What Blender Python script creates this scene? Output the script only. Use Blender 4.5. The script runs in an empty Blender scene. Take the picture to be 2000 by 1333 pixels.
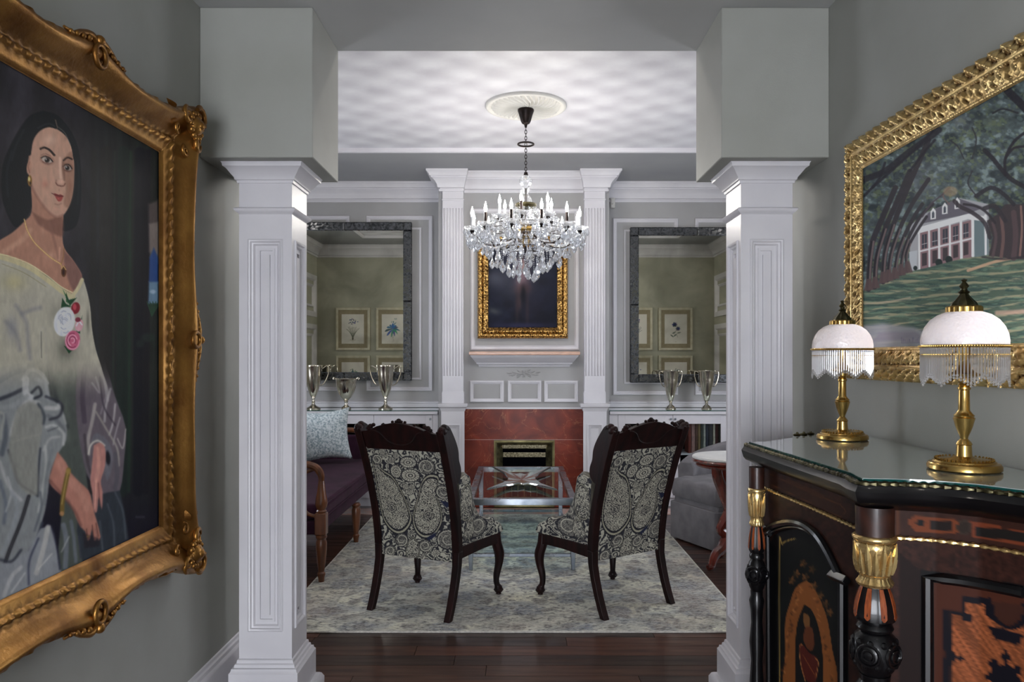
import bpy, bmesh, math, random
import numpy as np
from mathutils import Vector, Matrix
random.seed(7); RNG = np.random.RandomState(11)
PI = math.pi
SC = bpy.context.scene
COL = SC.collection
F = 1490.0; CX = 1010.0; CY = 700.0; CZ = 1.45       # camera calibration used for dimensions (2000x1333 frame)
def PX(px, Y): return (px-CX)*Y/F
def PZ(py, Y): return CZ-(py-CY)*Y/F
# ---------------------------------------------------------------- camera, exposure
cam = bpy.data.objects.new('camera', bpy.data.cameras.new('camera')); COL.objects.link(cam)
cam.location = (0, 0, CZ); cam.rotation_euler = (PI/2, 0, 0)
cam.data.sensor_width = 36.0; cam.data.lens = F/2000*36
cam.data.shift_x = -10/2000; cam.data.shift_y = 33.5/2000
cam.data.clip_start = 0.05
SC.camera = cam
vs = SC.view_settings
vs.view_transform = 'Standard'; vs.look = 'None'; vs.gamma = 1.0; vs.use_curve_mapping = False
vs.exposure = 0.0
L_CHAND, L_LAMP, L_SIDEFILL, L_BACKFILL, L_HALLFILL, L_ROOMFILL = 300.0, .16, 8.0, 26.0, 30.0, 145.0  # chandelier, table lamps, then the added side, back and ceiling fills
w = bpy.data.worlds.new('world'); SC.world = w; w.use_nodes = True
w.node_tree.nodes['Background'].inputs[0].default_value = (0.55, 0.6, 0.68, 1)
w.node_tree.nodes['Background'].inputs[1].default_value = 0.25
# ---------------------------------------------------------------- colour helpers
def lin(c):
    c = np.asarray(c, dtype=float)/255.0
    return np.where(c <= 0.04045, c/12.92, ((c+0.055)/1.055)**2.4)
def rgba(c):
    l = lin(c[:3]); return (float(l[0]), float(l[1]), float(l[2]), 1.0)
MATS = {}
def mat(name, c1, c2=None, scale=5.0, detail=4.0, rough=0.5, metal=0.0, bump=0.0, bscale=60.0, spec=0.5,
        stretch=(1, 1, 1), ramp=(0.35, 0.65), coat=0.0, emis=None, estr=0.0, trans=0.0, ior=1.45, attr=None, dist=0.0,
        sheen=0.0, rough2=None, cavity=None):
    m = bpy.data.materials.new(name); m.use_nodes = True; nt = m.node_tree; N = nt.nodes; Lk = nt.links
    p = N['Principled BSDF']
    p.inputs['Base Color'].default_value = rgba(c1); p.inputs['Roughness'].default_value = rough
    p.inputs['Metallic'].default_value = metal; p.inputs['Specular IOR Level'].default_value = spec
    p.inputs['Coat Weight'].default_value = coat; p.inputs['Coat Roughness'].default_value = 0.08
    p.inputs['Transmission Weight'].default_value = trans; p.inputs['IOR'].default_value = ior
    p.inputs['Sheen Weight'].default_value = sheen
    if emis is not None:
        p.inputs['Emission Color'].default_value = rgba(emis); p.inputs['Emission Strength'].default_value = estr
    tc = N.new('ShaderNodeTexCoord'); mp = N.new('ShaderNodeMapping'); mp.inputs['Scale'].default_value = stretch
    Lk.new(tc.outputs['Object'], mp.inputs['Vector'])
    if c2 is not None:
        n = N.new('ShaderNodeTexNoise'); n.inputs['Scale'].default_value = scale; n.inputs['Detail'].default_value = detail
        n.inputs['Distortion'].default_value = dist
        Lk.new(mp.outputs[0], n.inputs['Vector'])
        r = N.new('ShaderNodeValToRGB'); r.color_ramp.elements[0].position = ramp[0]; r.color_ramp.elements[1].position = ramp[1]
        r.color_ramp.elements[0].color = rgba(c1); r.color_ramp.elements[1].color = rgba(c2)
        Lk.new(n.outputs['Fac'], r.inputs[0]); Lk.new(r.outputs[0], p.inputs['Base Color'])
        if rough2 is not None:
            mr = N.new('ShaderNodeMapRange'); mr.inputs['To Min'].default_value = rough; mr.inputs['To Max'].default_value = rough2
            mr.inputs['From Min'].default_value = ramp[0]; mr.inputs['From Max'].default_value = ramp[1]
            Lk.new(n.outputs['Fac'], mr.inputs['Value']); Lk.new(mr.outputs[0], p.inputs['Roughness'])
    if cavity is not None:      # patina settled in the recesses of carved or cast relief
        ge = N.new('ShaderNodeNewGeometry'); cr = N.new('ShaderNodeValToRGB'); cr.color_ramp.elements[0].position = 0.44; cr.color_ramp.elements[0].color = (1, 1, 1, 1)
        cr.color_ramp.elements[1].position = 0.505; cr.color_ramp.elements[1].color = (0, 0, 0, 1); Lk.new(ge.outputs['Pointiness'], cr.inputs[0])
        mx = N.new('ShaderNodeMixRGB'); Lk.new(cr.outputs[0], mx.inputs[0]); mx.inputs[2].default_value = rgba(cavity)
        if c2 is not None: Lk.new(r.outputs[0], mx.inputs[1])
        else: mx.inputs[1].default_value = rgba(c1)
        Lk.new(mx.outputs[0], p.inputs['Base Color'])
    if attr:
        a = N.new('ShaderNodeAttribute'); a.attribute_name = attr; Lk.new(a.outputs['Color'], p.inputs['Base Color'])
    if bump > 0:
        b = N.new('ShaderNodeTexNoise'); b.inputs['Scale'].default_value = bscale; b.inputs['Detail'].default_value = 3
        Lk.new(mp.outputs[0], b.inputs['Vector'])
        bn = N.new('ShaderNodeBump'); bn.inputs['Strength'].default_value = bump; bn.inputs['Distance'].default_value = 0.01
        Lk.new(b.outputs['Fac'], bn.inputs['Height']); Lk.new(bn.outputs[0], p.inputs['Normal'])
    MATS[name] = m
    return m
# ---------------------------------------------------------------- mesh builder
def rotm(axis, a): return Matrix.Rotation(a, 4, axis)
class MB:
    def __init__(s, m=None): s.v = []; s.f = []; s.m = m
    def add(s, vs_, fs):
        o = len(s.v)
        if s.m is not None: vs_ = [tuple(s.m @ Vector(v)) for v in vs_]
        s.v.extend([tuple(v) for v in vs_]); s.f.extend([tuple(i+o for i in f) for f in fs]); return s
    def box(s, x0, x1, y0, y1, z0, z1):
        return s.add([(x0,y0,z0),(x1,y0,z0),(x1,y1,z0),(x0,y1,z0),(x0,y0,z1),(x1,y0,z1),(x1,y1,z1),(x0,y1,z1)],
                     [(0,3,2,1),(4,5,6,7),(0,1,5,4),(1,2,6,5),(2,3,7,6),(3,0,4,7)])
    def rings(s, loops, cap0=True, cap1=True, closed=False):
        n = len(loops[0]); vs_ = [p for l in loops for p in l]; fs = []
        k = len(loops)
        for i in range(k if closed else k-1):
            a = i*n; b = ((i+1) % k)*n
            for j in range(n):
                j2 = (j+1) % n; fs.append((a+j, a+j2, b+j2, b+j))
        if not closed:
            if cap0: fs.append(tuple(range(n))[::-1])
            if cap1: fs.append(tuple((k-1)*n+j for j in range(n)))
        return s.add(vs_, fs)
    def lathe(s, prof, n=24, c=(0, 0, 0), flute=None, phase=0.0):
        loops = []
        for (r, z) in prof:
            l = []
            for j in range(n):
                a = 2*PI*j/n+phase; rr = max(r, 1e-5)
                if flute: rr *= flute(a, z)
                l.append((c[0]+rr*math.cos(a), c[1]+rr*math.sin(a), c[2]+z))
            loops.append(l)
        return s.rings(loops)
    def tube(s, pts, r, n=8, closed=False):
        P = [Vector(p) for p in pts]; k = len(P); R = r if isinstance(r, (list, tuple)) else [r]*k
        loops = []; up = None
        for i in range(k):
            if closed: t = P[(i+1) % k]-P[i-1]
            else: t = P[min(i+1, k-1)]-P[max(i-1, 0)]
            if t.length < 1e-9: t = Vector((0, 0, 1))
            t.normalize()
            if up is None:
                up = Vector((0, 0, 1)) if abs(t.z) < 0.9 else Vector((1, 0, 0))
            a = up-t*up.dot(t)
            if a.length < 1e-6: a = t.orthogonal()
            a.normalize(); b = t.cross(a); up = a
            loops.append([tuple(P[i]+(a*math.cos(2*PI*j/n)+b*math.sin(2*PI*j/n))*R[i]) for j in range(n)])
        return s.rings(loops, closed=closed)
    def prism(s, poly, a0, a1, ax='y'):
        f = {'y': lambda p, a: (p[0], a, p[1]), 'x': lambda p, a: (a, p[0], p[1]), 'z': lambda p, a: (p[0], p[1], a)}[ax]
        return s.rings([[f(p, a0) for p in poly], [f(p, a1) for p in poly]])
    def rect(s, x0, x1, z0, z1, prof, y=0.0, cap=False):
        """sweep a profile [(inset d, height h)] round a rectangle in the x-z plane facing -y"""
        loops = [[(x0+d, y-h, z0+d), (x1-d, y-h, z0+d), (x1-d, y-h, z1-d), (x0+d, y-h, z1-d)] for d, h in prof]
        return s.rings(loops, cap0=False, cap1=cap)
    def hring(s, x0, x1, y0, y1, prof, cap=True):
        """sweep a profile [(outset d, z)] round a rectangle in the x-y plane"""
        loops = [[(x0-d, y0-d, z), (x1+d, y0-d, z), (x1+d, y1+d, z), (x0-d, y1+d, z)] for d, z in prof]
        return s.rings(loops, cap0=cap, cap1=cap)
    def ball(s, c, r, n=10, k=6, sx=1, sy=1, sz=1):
        loops = []
        for i in range(k+1):
            a = -PI/2+PI*i/k; rr = max(math.cos(a), 1e-4)*r
            loops.append([(c[0]+sx*rr*math.cos(2*PI*j/n), c[1]+sy*rr*math.sin(2*PI*j/n), c[2]+sz*r*math.sin(a)) for j in range(n)])
        return s.rings(loops)
    def mesh(s, name, smooth=True, ang=35):
        me = bpy.data.meshes.new(name); me.from_pydata(s.v, [], s.f); me.update()
        bm = bmesh.new(); bm.from_mesh(me); bmesh.ops.recalc_face_normals(bm, faces=bm.faces); bm.to_mesh(me); bm.free()
        if smooth:
            me.shade_smooth(); me.set_sharp_from_angle(angle=math.radians(ang))
        return me
def link(name, me, m=None, parent=None, world=True, bevel=0.0, subsurf=0, kind=None):
    o = bpy.data.objects.new(name, me); COL.objects.link(o)
    if m is not None:
        me.materials.clear(); me.materials.append(m)
    if parent is not None:
        o.parent = parent
        if world: o.matrix_parent_inverse = wm(parent).inverted()
    if bevel > 0:
        b = o.modifiers.new('bevel', 'BEVEL'); b.width = bevel; b.segments = 2; b.limit_method = 'ANGLE'; b.angle_limit = math.radians(40)
        b.harden_normals = False
    if subsurf:
        b = o.modifiers.new('sub', 'SUBSURF'); b.levels = subsurf; b.render_levels = subsurf
    if kind: o['kind'] = kind
    return o
def wm(o):
    m = Matrix.Translation(o.location) @ o.rotation_euler.to_matrix().to_4x4()
    if o.parent is not None: m = wm(o.parent) @ o.matrix_parent_inverse @ m
    return m
def obj(name, b, m, parent=None, world=False, bevel=0.0, smooth=True, subsurf=0, kind=None, label=None, ang=35):
    o = link(name, b.mesh(name, smooth, ang), m, parent, world, bevel, subsurf, kind)
    if label: o['label'] = label
    return o
def tag(o, label, cat, group=None, kind=None):
    o['label'] = label; o['category'] = cat
    if group: o['group'] = group
    if kind: o['kind'] = kind
    return o
def thing(name, label, cat, loc=(0, 0, 0), rotz=0.0, group=None):
    o = bpy.data.objects.new(name, None); COL.objects.link(o); o.location = loc; o.rotation_euler = (0, 0, rotz)
    o.empty_display_size = 0.1
    return tag(o, label, cat, group)
def struct(name, b, m, parent=None, **k):
    o = obj(name, b, m, parent, world=True, **k)
    if parent is None: o['kind'] = 'structure'
    return o
def dup(root, loc, rotz, label=None, name=None, group=None):
    r = root.copy(); COL.objects.link(r); r.location = loc; r.rotation_euler = (0, 0, rotz)
    if label: r['label'] = label
    if group: r['group'] = group
    def rec(a, b):
        for ch in [c for c in a.children]:
            c = ch.copy(); COL.objects.link(c); c.parent = b; c.matrix_parent_inverse = ch.matrix_parent_inverse.copy(); rec(ch, c)
    kids = list(root.children)
    for ch in kids:
        c = ch.copy(); COL.objects.link(c); c.parent = r; c.matrix_parent_inverse = ch.matrix_parent_inverse.copy()
        for g in list(ch.children):
            d = g.copy(); COL.objects.link(d); d.parent = c; d.matrix_parent_inverse = g.matrix_parent_inverse.copy()
    return r
def spline(pts, n=8):
    """Catmull-Rom through points of any dimension"""
    P = [np.array(p, float) for p in pts]; P = [2*P[0]-P[1]]+P+[2*P[-1]-P[-2]]; out = []
    for i in range(1, len(P)-2):
        for k in range(n):
            t = k/n; a, b, c, d = P[i-1], P[i], P[i+1], P[i+2]
            out.append(tuple(0.5*((2*b)+(-a+c)*t+(2*a-5*b+4*c-d)*t*t+(-a+3*b-3*c+d)*t**3)))
    out.append(tuple(P[-2])); return out
# ---------------------------------------------------------------- numpy noise and a vector painter for flat prints and pictures
def vnoise(x, y, seed=0):
    xi = np.floor(x).astype(np.int64); yi = np.floor(y).astype(np.int64); xf = x-xi; yf = y-yi
    xf = xf*xf*(3-2*xf); yf = yf*yf*(3-2*yf)
    def h(a, b):
        n = (a*374761393+b*668265263+seed*974634777) & 0x7fffffff
        n = ((n ^ (n >> 13))*1274126177) & 0x7fffffff
        return ((n ^ (n >> 16)) & 0xffff)/65535.0
    return (h(xi, yi)*(1-xf)+h(xi+1, yi)*xf)*(1-yf)+(h(xi, yi+1)*(1-xf)+h(xi+1, yi+1)*xf)*yf
def fbm(x, y, o=4, seed=0):
    s = 0; a = 0.5; t = 0
    for i in range(o): s = s+a*vnoise(x*2**i, y*2**i, seed+i); t += a; a *= 0.5
    return s/t
class Paint:
    def __init__(s, X, Y, base=(128, 128, 128)):
        s.X = X.ravel().astype(float); s.Y = Y.ravel().astype(float); s.C = np.tile(np.array(base, float), (s.X.size, 1))
        s.T = None; s.S = 1.0; s.SE = 1.0
    def _p(s, pts): return [s.T(*p) for p in pts] if s.T else list(pts)
    def blend(s, idx, a, col):
        col = np.asarray(col, float); a = a[:, None]; s.C[idx] = s.C[idx]*(1-a)+col*a
    def _box(s, P, m):
        xs = [p[0] for p in P]; ys = [p[1] for p in P]
        return np.nonzero((s.X > min(xs)-m) & (s.X < max(xs)+m) & (s.Y > min(ys)-m) & (s.Y < max(ys)+m))[0]
    def poly(s, pts, col, soft=1.0, a=1.0, smooth=0):
        P = s._p(pts); soft = max(soft*s.S, .45 if s.T else 0)
        if smooth:
            P = spline(P+[P[0]], smooth)[:-1]
        i = s._box(P, soft*2)
        if i.size == 0: return
        x = s.X[i]; y = s.Y[i]; d = np.full(x.shape, 1e18); ins = np.zeros(x.shape, bool); n = len(P)
        for k in range(n):
            x0, y0 = P[k]; x1, y1 = P[(k+1) % n]; ex = x1-x0; ey = y1-y0; L = ex*ex+ey*ey+1e-12
            t = np.clip(((x-x0)*ex+(y-y0)*ey)/L, 0, 1); dd = (x-x0-t*ex)**2+(y-y0-t*ey)**2; d = np.minimum(d, dd)
            if y0 != y1:
                c = ((y0 > y) != (y1 > y)) & (x < (x1-x0)*(y-y0)/(y1-y0)+x0); ins ^= c
        sd = np.sqrt(d)*np.where(ins, 1, -1); al = np.clip(sd/(2*soft)+0.5, 0, 1)*a; s.blend(i, al, col)
    def stroke(s, pts, wd, col, soft=0.8, a=1.0, smooth=4):
        P = s._p(pts); wd = wd*s.S; soft = max(soft*s.S, .45 if s.T else 0)
        if smooth and len(P) > 2: P = spline(P, smooth)
        i = s._box(P, wd+soft*2)
        if i.size == 0: return
        x = s.X[i]; y = s.Y[i]; d = np.full(x.shape, 1e18)
        for k in range(len(P)-1):
            x0, y0 = P[k]; x1, y1 = P[k+1]; ex = x1-x0; ey = y1-y0; L = ex*ex+ey*ey+1e-12
            t = np.clip(((x-x0)*ex+(y-y0)*ey)/L, 0, 1); d = np.minimum(d, (x-x0-t*ex)**2+(y-y0-t*ey)**2)
        al = np.clip((wd/2-np.sqrt(d))/(2*soft)+0.5, 0, 1)*a; s.blend(i, al, col)
    def ell(s, c, rx, ry, col, soft=1.0, a=1.0, rot=0.0):
        (cx, cy), = s._p([c]); rx = rx*s.SE; ry = ry*s.SE; soft = max(soft*s.S, .45 if s.T else 0); r = max(rx, ry)+2*soft
        i = np.nonzero((abs(s.X-cx) < r) & (abs(s.Y-cy) < r))[0]
        if i.size == 0: return
        dx = s.X[i]-cx; dy = s.Y[i]-cy; u = dx*math.cos(rot)+dy*math.sin(rot); v = -dx*math.sin(rot)+dy*math.cos(rot)
        q = np.sqrt((u/rx)**2+(v/ry)**2); al = np.clip((1-q)*min(rx, ry)/(2*soft)+0.5, 0, 1)*a; s.blend(i, al, col)
    def glow(s, c, rx, ry, col, a=1.0, rot=0.0):
        (cx, cy), = s._p([c]); rx = rx*s.SE; ry = ry*s.SE; i = np.nonzero((abs(s.X-cx) < 3*max(rx, ry)) & (abs(s.Y-cy) < 3*max(rx, ry)))[0]
        if i.size == 0: return
        dx = s.X[i]-cx; dy = s.Y[i]-cy; u = dx*math.cos(rot)+dy*math.sin(rot); v = -dx*math.sin(rot)+dy*math.cos(rot)
        s.blend(i, np.exp(-((u/rx)**2+(v/ry)**2))*a, col)
def grid_mesh(name, V, nu, nv, C):
    """mesh from a (nv+1)x(nu+1) vertex array with per-vertex colours (0..255 sRGB)"""
    nx, ny = nu+1, nv+1
    idx = np.arange(nx*ny).reshape(ny, nx)
    q = np.stack([idx[:-1, :-1], idx[:-1, 1:], idx[1:, 1:], idx[1:, :-1]], -1).reshape(-1, 4)
    me = bpy.data.meshes.new(name)
    me.vertices.add(nx*ny); me.vertices.foreach_set('co', V.astype(np.float32).ravel())
    me.loops.add(q.size); me.loops.foreach_set('vertex_index', q.astype(np.int32).ravel())
    me.polygons.add(len(q)); me.polygons.foreach_set('loop_start', np.arange(0, q.size, 4, dtype=np.int32))
    me.update(calc_edges=True)
    a = me.color_attributes.new('paint', 'FLOAT_COLOR', 'POINT')
    L = lin(np.clip(C, 0, 255)); L = np.concatenate([L, np.ones((len(L), 1))], 1)
    a.data.foreach_set('color', L.astype(np.float32).ravel())
    me.validate(); me.shade_smooth()
    return me
# ---------------------------------------------------------------- materials
WALL = mat('wall_paint', (158, 159, 153), (151, 152, 145), scale=3, rough=0.6, bump=0.05, bscale=220)
WALLB = mat('back_wall_paint', (166, 165, 165), (159, 158, 157), scale=3, rough=0.6, bump=0.04, bscale=220)
OLIVE = mat('reading_wall_paint', (176, 175, 160), (168, 167, 151), scale=3, rough=0.6)
TRIM = mat('white_trim_paint', (214, 212, 216), (206, 204, 209), scale=4, rough=0.36)
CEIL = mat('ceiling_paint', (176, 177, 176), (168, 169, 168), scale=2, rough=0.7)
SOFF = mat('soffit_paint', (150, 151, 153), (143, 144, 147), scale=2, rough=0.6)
GOLD = mat('antique_gold_leaf', (160, 116, 58), (104, 66, 28), scale=7, detail=7, rough=0.34, rough2=0.5, metal=0.85, ramp=(0.4, 0.72), cavity=(44, 24, 9), bump=0.12, bscale=90)
GOLD2 = mat('bright_gold_leaf', (226, 196, 136), (176, 138, 78), scale=16, detail=5, rough=0.26, rough2=0.42, metal=0.9, ramp=(0.45, 0.75), cavity=(84, 54, 22), bump=0.1, bscale=120)
BRASS = mat('brass', (205, 172, 106), (176, 140, 76), scale=9, rough=0.2, rough2=0.32, metal=1.0)
DBRASS = mat('dark_brass', (104, 98, 72), (60, 56, 42), scale=20, rough=0.35, metal=1.0)
SILVER = mat('silver_plate', (232, 226, 212), (196, 186, 168), scale=12, rough=0.1, rough2=0.25, metal=1.0)
CHROME = mat('brushed_silver_metal', (168, 174, 180), (128, 136, 146), scale=8, rough=0.22, rough2=0.38, metal=1.0)
MAHOG = mat('dark_mahogany', (36, 13, 12), (16, 7, 7), scale=4, detail=5, rough=0.5, stretch=(6, 6, 0.8), spec=.22, coat=0.04)
REDW = mat('red_mahogany', (110, 38, 24), (66, 20, 14), scale=4, detail=5, rough=0.25, stretch=(6, 6, 0.8), coat=0.6)
OAKW = mat('honey_walnut', (116, 68, 38), (78, 42, 23), scale=5, detail=5, rough=0.3, stretch=(6, 6, 0.8), coat=0.5)
EBONY = mat('ebonised_wood', (12, 11, 13), (7, 7, 9), scale=6, rough=0.3, spec=.35, coat=0.28)
BURL = mat('burl_veneer', (58, 31, 23), (30, 16, 13), scale=11, detail=6, rough=0.4, dist=1.6, coat=0.15)
PURP = mat('aubergine_upholstery', (58, 28, 48), (44, 20, 36), scale=7, rough=0.85, spec=.2, sheen=0.04, bump=0.15, bscale=300)
GREYF = mat('grey_slipcover', (118, 115, 118), (100, 98, 101), scale=9, rough=0.95, sheen=0.03, bump=0.25, bscale=260)
OLIVEV = mat('olive_velvet', (88, 82, 68), (66, 61, 50), scale=14, rough=0.9, sheen=0.4, bump=0.2, bscale=300)
BLACK = mat('firebox_black', (6, 6, 10), rough=0.9, spec=0.0)
HEARTH = mat('pink_marble', (206, 160, 146), (190, 176, 170), scale=6, rough=0.25, dist=1.2)
MANTELW = mat('pink_stone_shelf', (214, 172, 150), (186, 152, 134), scale=7, rough=0.3, dist=1.2, stretch=(1, 4, 4))
PLAST = mat('white_plaster', (206, 204, 199), rough=0.6)
CANW = mat('candle_sleeve', (150, 152, 156), rough=0.5)
CREAMF = mat('cream_picture_frame', (206, 201, 182), (190, 183, 160), scale=12, rough=0.45)
MATB = mat('taupe_mat_board', (152, 142, 118), (145, 134, 110), scale=18, rough=0.8)
PAINTM = mat('oil_paint', (128, 128, 128), rough=0.55, spec=0.12, attr='paint', bump=0.06, bscale=260)
PRINTM = mat('paper_print', (128, 128, 128), rough=0.85, spec=0.2, attr='paint')
FABRM = mat('woven_fabric_print', (128, 128, 128), rough=0.95, spec=0.15, attr='paint', bump=0.3, bscale=420)
INLAYM = mat('marquetry', (128, 128, 128), rough=0.5, spec=0.12, attr='paint')
# ---------------------------------------------------------------- special materials
def nodes(name):
    m = bpy.data.materials.new(name); m.use_nodes = True; nt = m.node_tree; nt.nodes.clear()
    out = nt.nodes.new('ShaderNodeOutputMaterial'); MATS[name] = m
    return m, nt, nt.nodes, nt.links, out
def emit(name, c, s):
    m, nt, N, L, out = nodes(name); e = N.new('ShaderNodeEmission'); e.inputs[0].default_value = rgba(c); e.inputs[1].default_value = s
    L.new(e.outputs[0], out.inputs[0]); return m
BULB = emit('glowing_bulb', (255, 250, 242), L_CHAND)
HALLFILL = emit('fill_downlight', (255, 244, 232), L_HALLFILL)  # unseen hall ceiling discs, added to light the walls
ROOMFILL = emit('room_fill_glow', (255, 246, 238), L_ROOMFILL)  # unseen soffit discs, added to light the rear wall and floor
SIDEFILL = emit('side_fill_glow', (232, 238, 250), L_SIDEFILL)  # glow of the added side-wall panes, fills the reading room
BACKFILL = emit('back_fill_glow', (236, 240, 248), L_BACKFILL)  # glow of the added pane behind the camera, lights the hall
def glass_mat(name, col=(255, 255, 255), ior=1.5, rough=0.0, gl=0.0, trans=0.0, df=0.0):
    m, nt, N, L, out = nodes(name)
    g = N.new('ShaderNodeBsdfGlass'); g.inputs['Color'].default_value = rgba(col); g.inputs['IOR'].default_value = ior; g.inputs['Roughness'].default_value = rough
    last = g
    for kind, f, setup in (('ShaderNodeBsdfGlossy', gl, 0.08), ('ShaderNodeBsdfTransparent', trans, None), ('ShaderNodeBsdfTranslucent', df, None)):
        if f > 0:
            b = N.new(kind); b.inputs['Color'].default_value = (0.97, 0.97, 0.98, 1) if kind != 'ShaderNodeBsdfTransparent' else rgba(col)
            if setup is not None: b.inputs['Roughness'].default_value = setup
            x = N.new('ShaderNodeMixShader'); x.inputs[0].default_value = f; L.new(last.outputs[0], x.inputs[1]); L.new(b.outputs[0], x.inputs[2]); last = x
    L.new(last.outputs[0], out.inputs[0]); return m
CRYST = glass_mat('cut_crystal', (250, 252, 255), 1.55, 0.0, gl=0.16, trans=0.12, df=0.10)
BEADG = glass_mat('glass_beads', (252, 252, 255), 1.45, 0.02, gl=0.2, trans=0.1, df=0.6)
def pane_mat(name, tint, refl=0.12, rough=0.0, ior=1.5):
    """thin clear sheet: mostly see-through with a fresnel reflection"""
    m, nt, N, L, out = nodes(name)
    t = N.new('ShaderNodeBsdfTransparent'); t.inputs[0].default_value = rgba(tint)
    g = N.new('ShaderNodeBsdfGlossy'); g.inputs['Roughness'].default_value = rough
    fr = N.new('ShaderNodeFresnel'); fr.inputs['IOR'].default_value = ior; ge = N.new('ShaderNodeNewGeometry')
    ad = N.new('ShaderNodeMath'); ad.operation = 'ADD'; ad.inputs[1].default_value = refl; ad.use_clamp = True
    fs = N.new('ShaderNodeMath'); fs.operation = 'SUBTRACT'; fs.inputs[0].default_value = 1.0; L.new(ge.outputs['Backfacing'], fs.inputs[1])
    ml = N.new('ShaderNodeMath'); ml.operation = 'MULTIPLY'; L.new(ad.outputs[0], ml.inputs[0]); L.new(fs.outputs[0], ml.inputs[1])
    L.new(fr.outputs[0], ad.inputs[0]); x = N.new('ShaderNodeMixShader')
    L.new(ml.outputs[0], x.inputs[0]); L.new(t.outputs[0], x.inputs[1]); L.new(g.outputs[0], x.inputs[2]); L.new(x.outputs[0], out.inputs[0]); return m
PANE = pane_mat('clear_glass_sheet', (247, 251, 250), 0.0, ior=1.42)
SHELFG = pane_mat('teal_glass_shelf', (244, 251, 252), 0.0, ior=1.3)
CABGL = pane_mat('cabinet_door_glass', (240, 244, 244), 0.02)
TOPGL = glass_mat('glass_top_sheet', (176, 205, 200), 1.5, 0.0)
# glass sheets lying on wood: a glossy greenish glass over what is below
def sheet_mat(name, under, rough=0.03, base=0.10):
    m, nt, N, L, out = nodes(name)
    d = N.new('ShaderNodeBsdfTransparent'); d.inputs[0].default_value = rgba(under)
    g = N.new('ShaderNodeBsdfGlossy'); g.inputs['Roughness'].default_value = rough; g.inputs[0].default_value = (0.93, 0.97, 0.96, 1)
    lw = N.new('ShaderNodeFresnel'); lw.inputs['IOR'].default_value = 1.2
    ad = N.new('ShaderNodeMath'); ad.operation = 'ADD'; ad.inputs[1].default_value = base; ad.use_clamp = True
    L.new(lw.outputs[0], ad.inputs[0]); x = N.new('ShaderNodeMixShader')
    L.new(ad.outputs[0], x.inputs[0]); L.new(d.outputs[0], x.inputs[1]); L.new(g.outputs[0], x.inputs[2]); L.new(x.outputs[0], out.inputs[0]); return m
SHEET = sheet_mat('plate_glass_on_wood', (205, 225, 220), base=0.22)
SHEETG = mat('green_glass_cover', (206, 216, 214), (200, 211, 209), scale=3, rough=0.03, spec=1.0, metal=.5, coat=0.6)
GEDGE = mat('green_glass_edge', (14, 70, 66), rough=0.1, coat=0.5)
# antiqued mirror
def mirror_mat(name, c1, c2, r1, r2, scale, ramp=(0.4, 0.7), mix=0.0):
    m = mat(name, c1, c2, scale=scale, detail=6, rough=r1, rough2=r2, metal=1.0, ramp=ramp, dist=0.6); return m
MIRROR = mirror_mat('antiqued_mirror', (204, 203, 190), (166, 166, 154), 0.0, 0.035, 2.6)
MIRFR = mirror_mat('foxed_mirror_border', (116, 118, 120), (58, 60, 62), 0.14, 0.45, 34, ramp=(0.4, 0.62))
# marble surround
def marble(name, c1, c2, c3):
    m, nt, N, L, out = nodes(name); p = N.new('ShaderNodeBsdfPrincipled'); L.new(p.outputs[0], out.inputs[0])
    tc = N.new('ShaderNodeTexCoord'); n = N.new('ShaderNodeTexNoise'); n.inputs['Scale'].default_value = 4.5; n.inputs['Detail'].default_value = 8; n.inputs['Distortion'].default_value = 1.4
    L.new(tc.outputs['Object'], n.inputs['Vector']); r = N.new('ShaderNodeValToRGB'); L.new(n.outputs['Fac'], r.inputs[0])
    e = r.color_ramp.elements; e[0].position = 0.35; e[0].color = rgba(c1); e[1].position = 0.7; e[1].color = rgba(c2)
    n2 = N.new('ShaderNodeTexNoise'); n2.inputs['Scale'].default_value = 2.2; n2.inputs['Detail'].default_value = 5; n2.inputs['Distortion'].default_value = 2.2
    L.new(tc.outputs['Object'], n2.inputs['Vector'])
    a = N.new('ShaderNodeMath'); a.operation = 'SUBTRACT'; a.inputs[1].default_value = 0.5; L.new(n2.outputs['Fac'], a.inputs[0])
    b = N.new('ShaderNodeMath'); b.operation = 'ABSOLUTE'; L.new(a.outputs[0], b.inputs[0])
    r2 = N.new('ShaderNodeValToRGB'); r2.color_ramp.elements[0].position = 0.0; r2.color_ramp.elements[0].color = (0.4, 0.4, 0.4, 1)
    r2.color_ramp.elements[1].position = 0.006; r2.color_ramp.elements[1].color = (0, 0, 0, 1); L.new(b.outputs[0], r2.inputs[0])
    x = N.new('ShaderNodeMixRGB'); L.new(r2.outputs[0], x.inputs[0]); L.new(r.outputs[0], x.inputs[1]); x.inputs[2].default_value = rgba(c3)
    L.new(x.outputs[0], p.inputs['Base Color']); p.inputs['Roughness'].default_value = 0.34; p.inputs['Specular IOR Level'].default_value = 0.25
    return m
REDMAR = marble('rosso_marble', (92, 30, 20), (134, 54, 34), (196, 134, 96))
WHMAR = marble('white_marble', (206, 206, 206), (226, 225, 222), (170, 170, 172))
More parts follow.
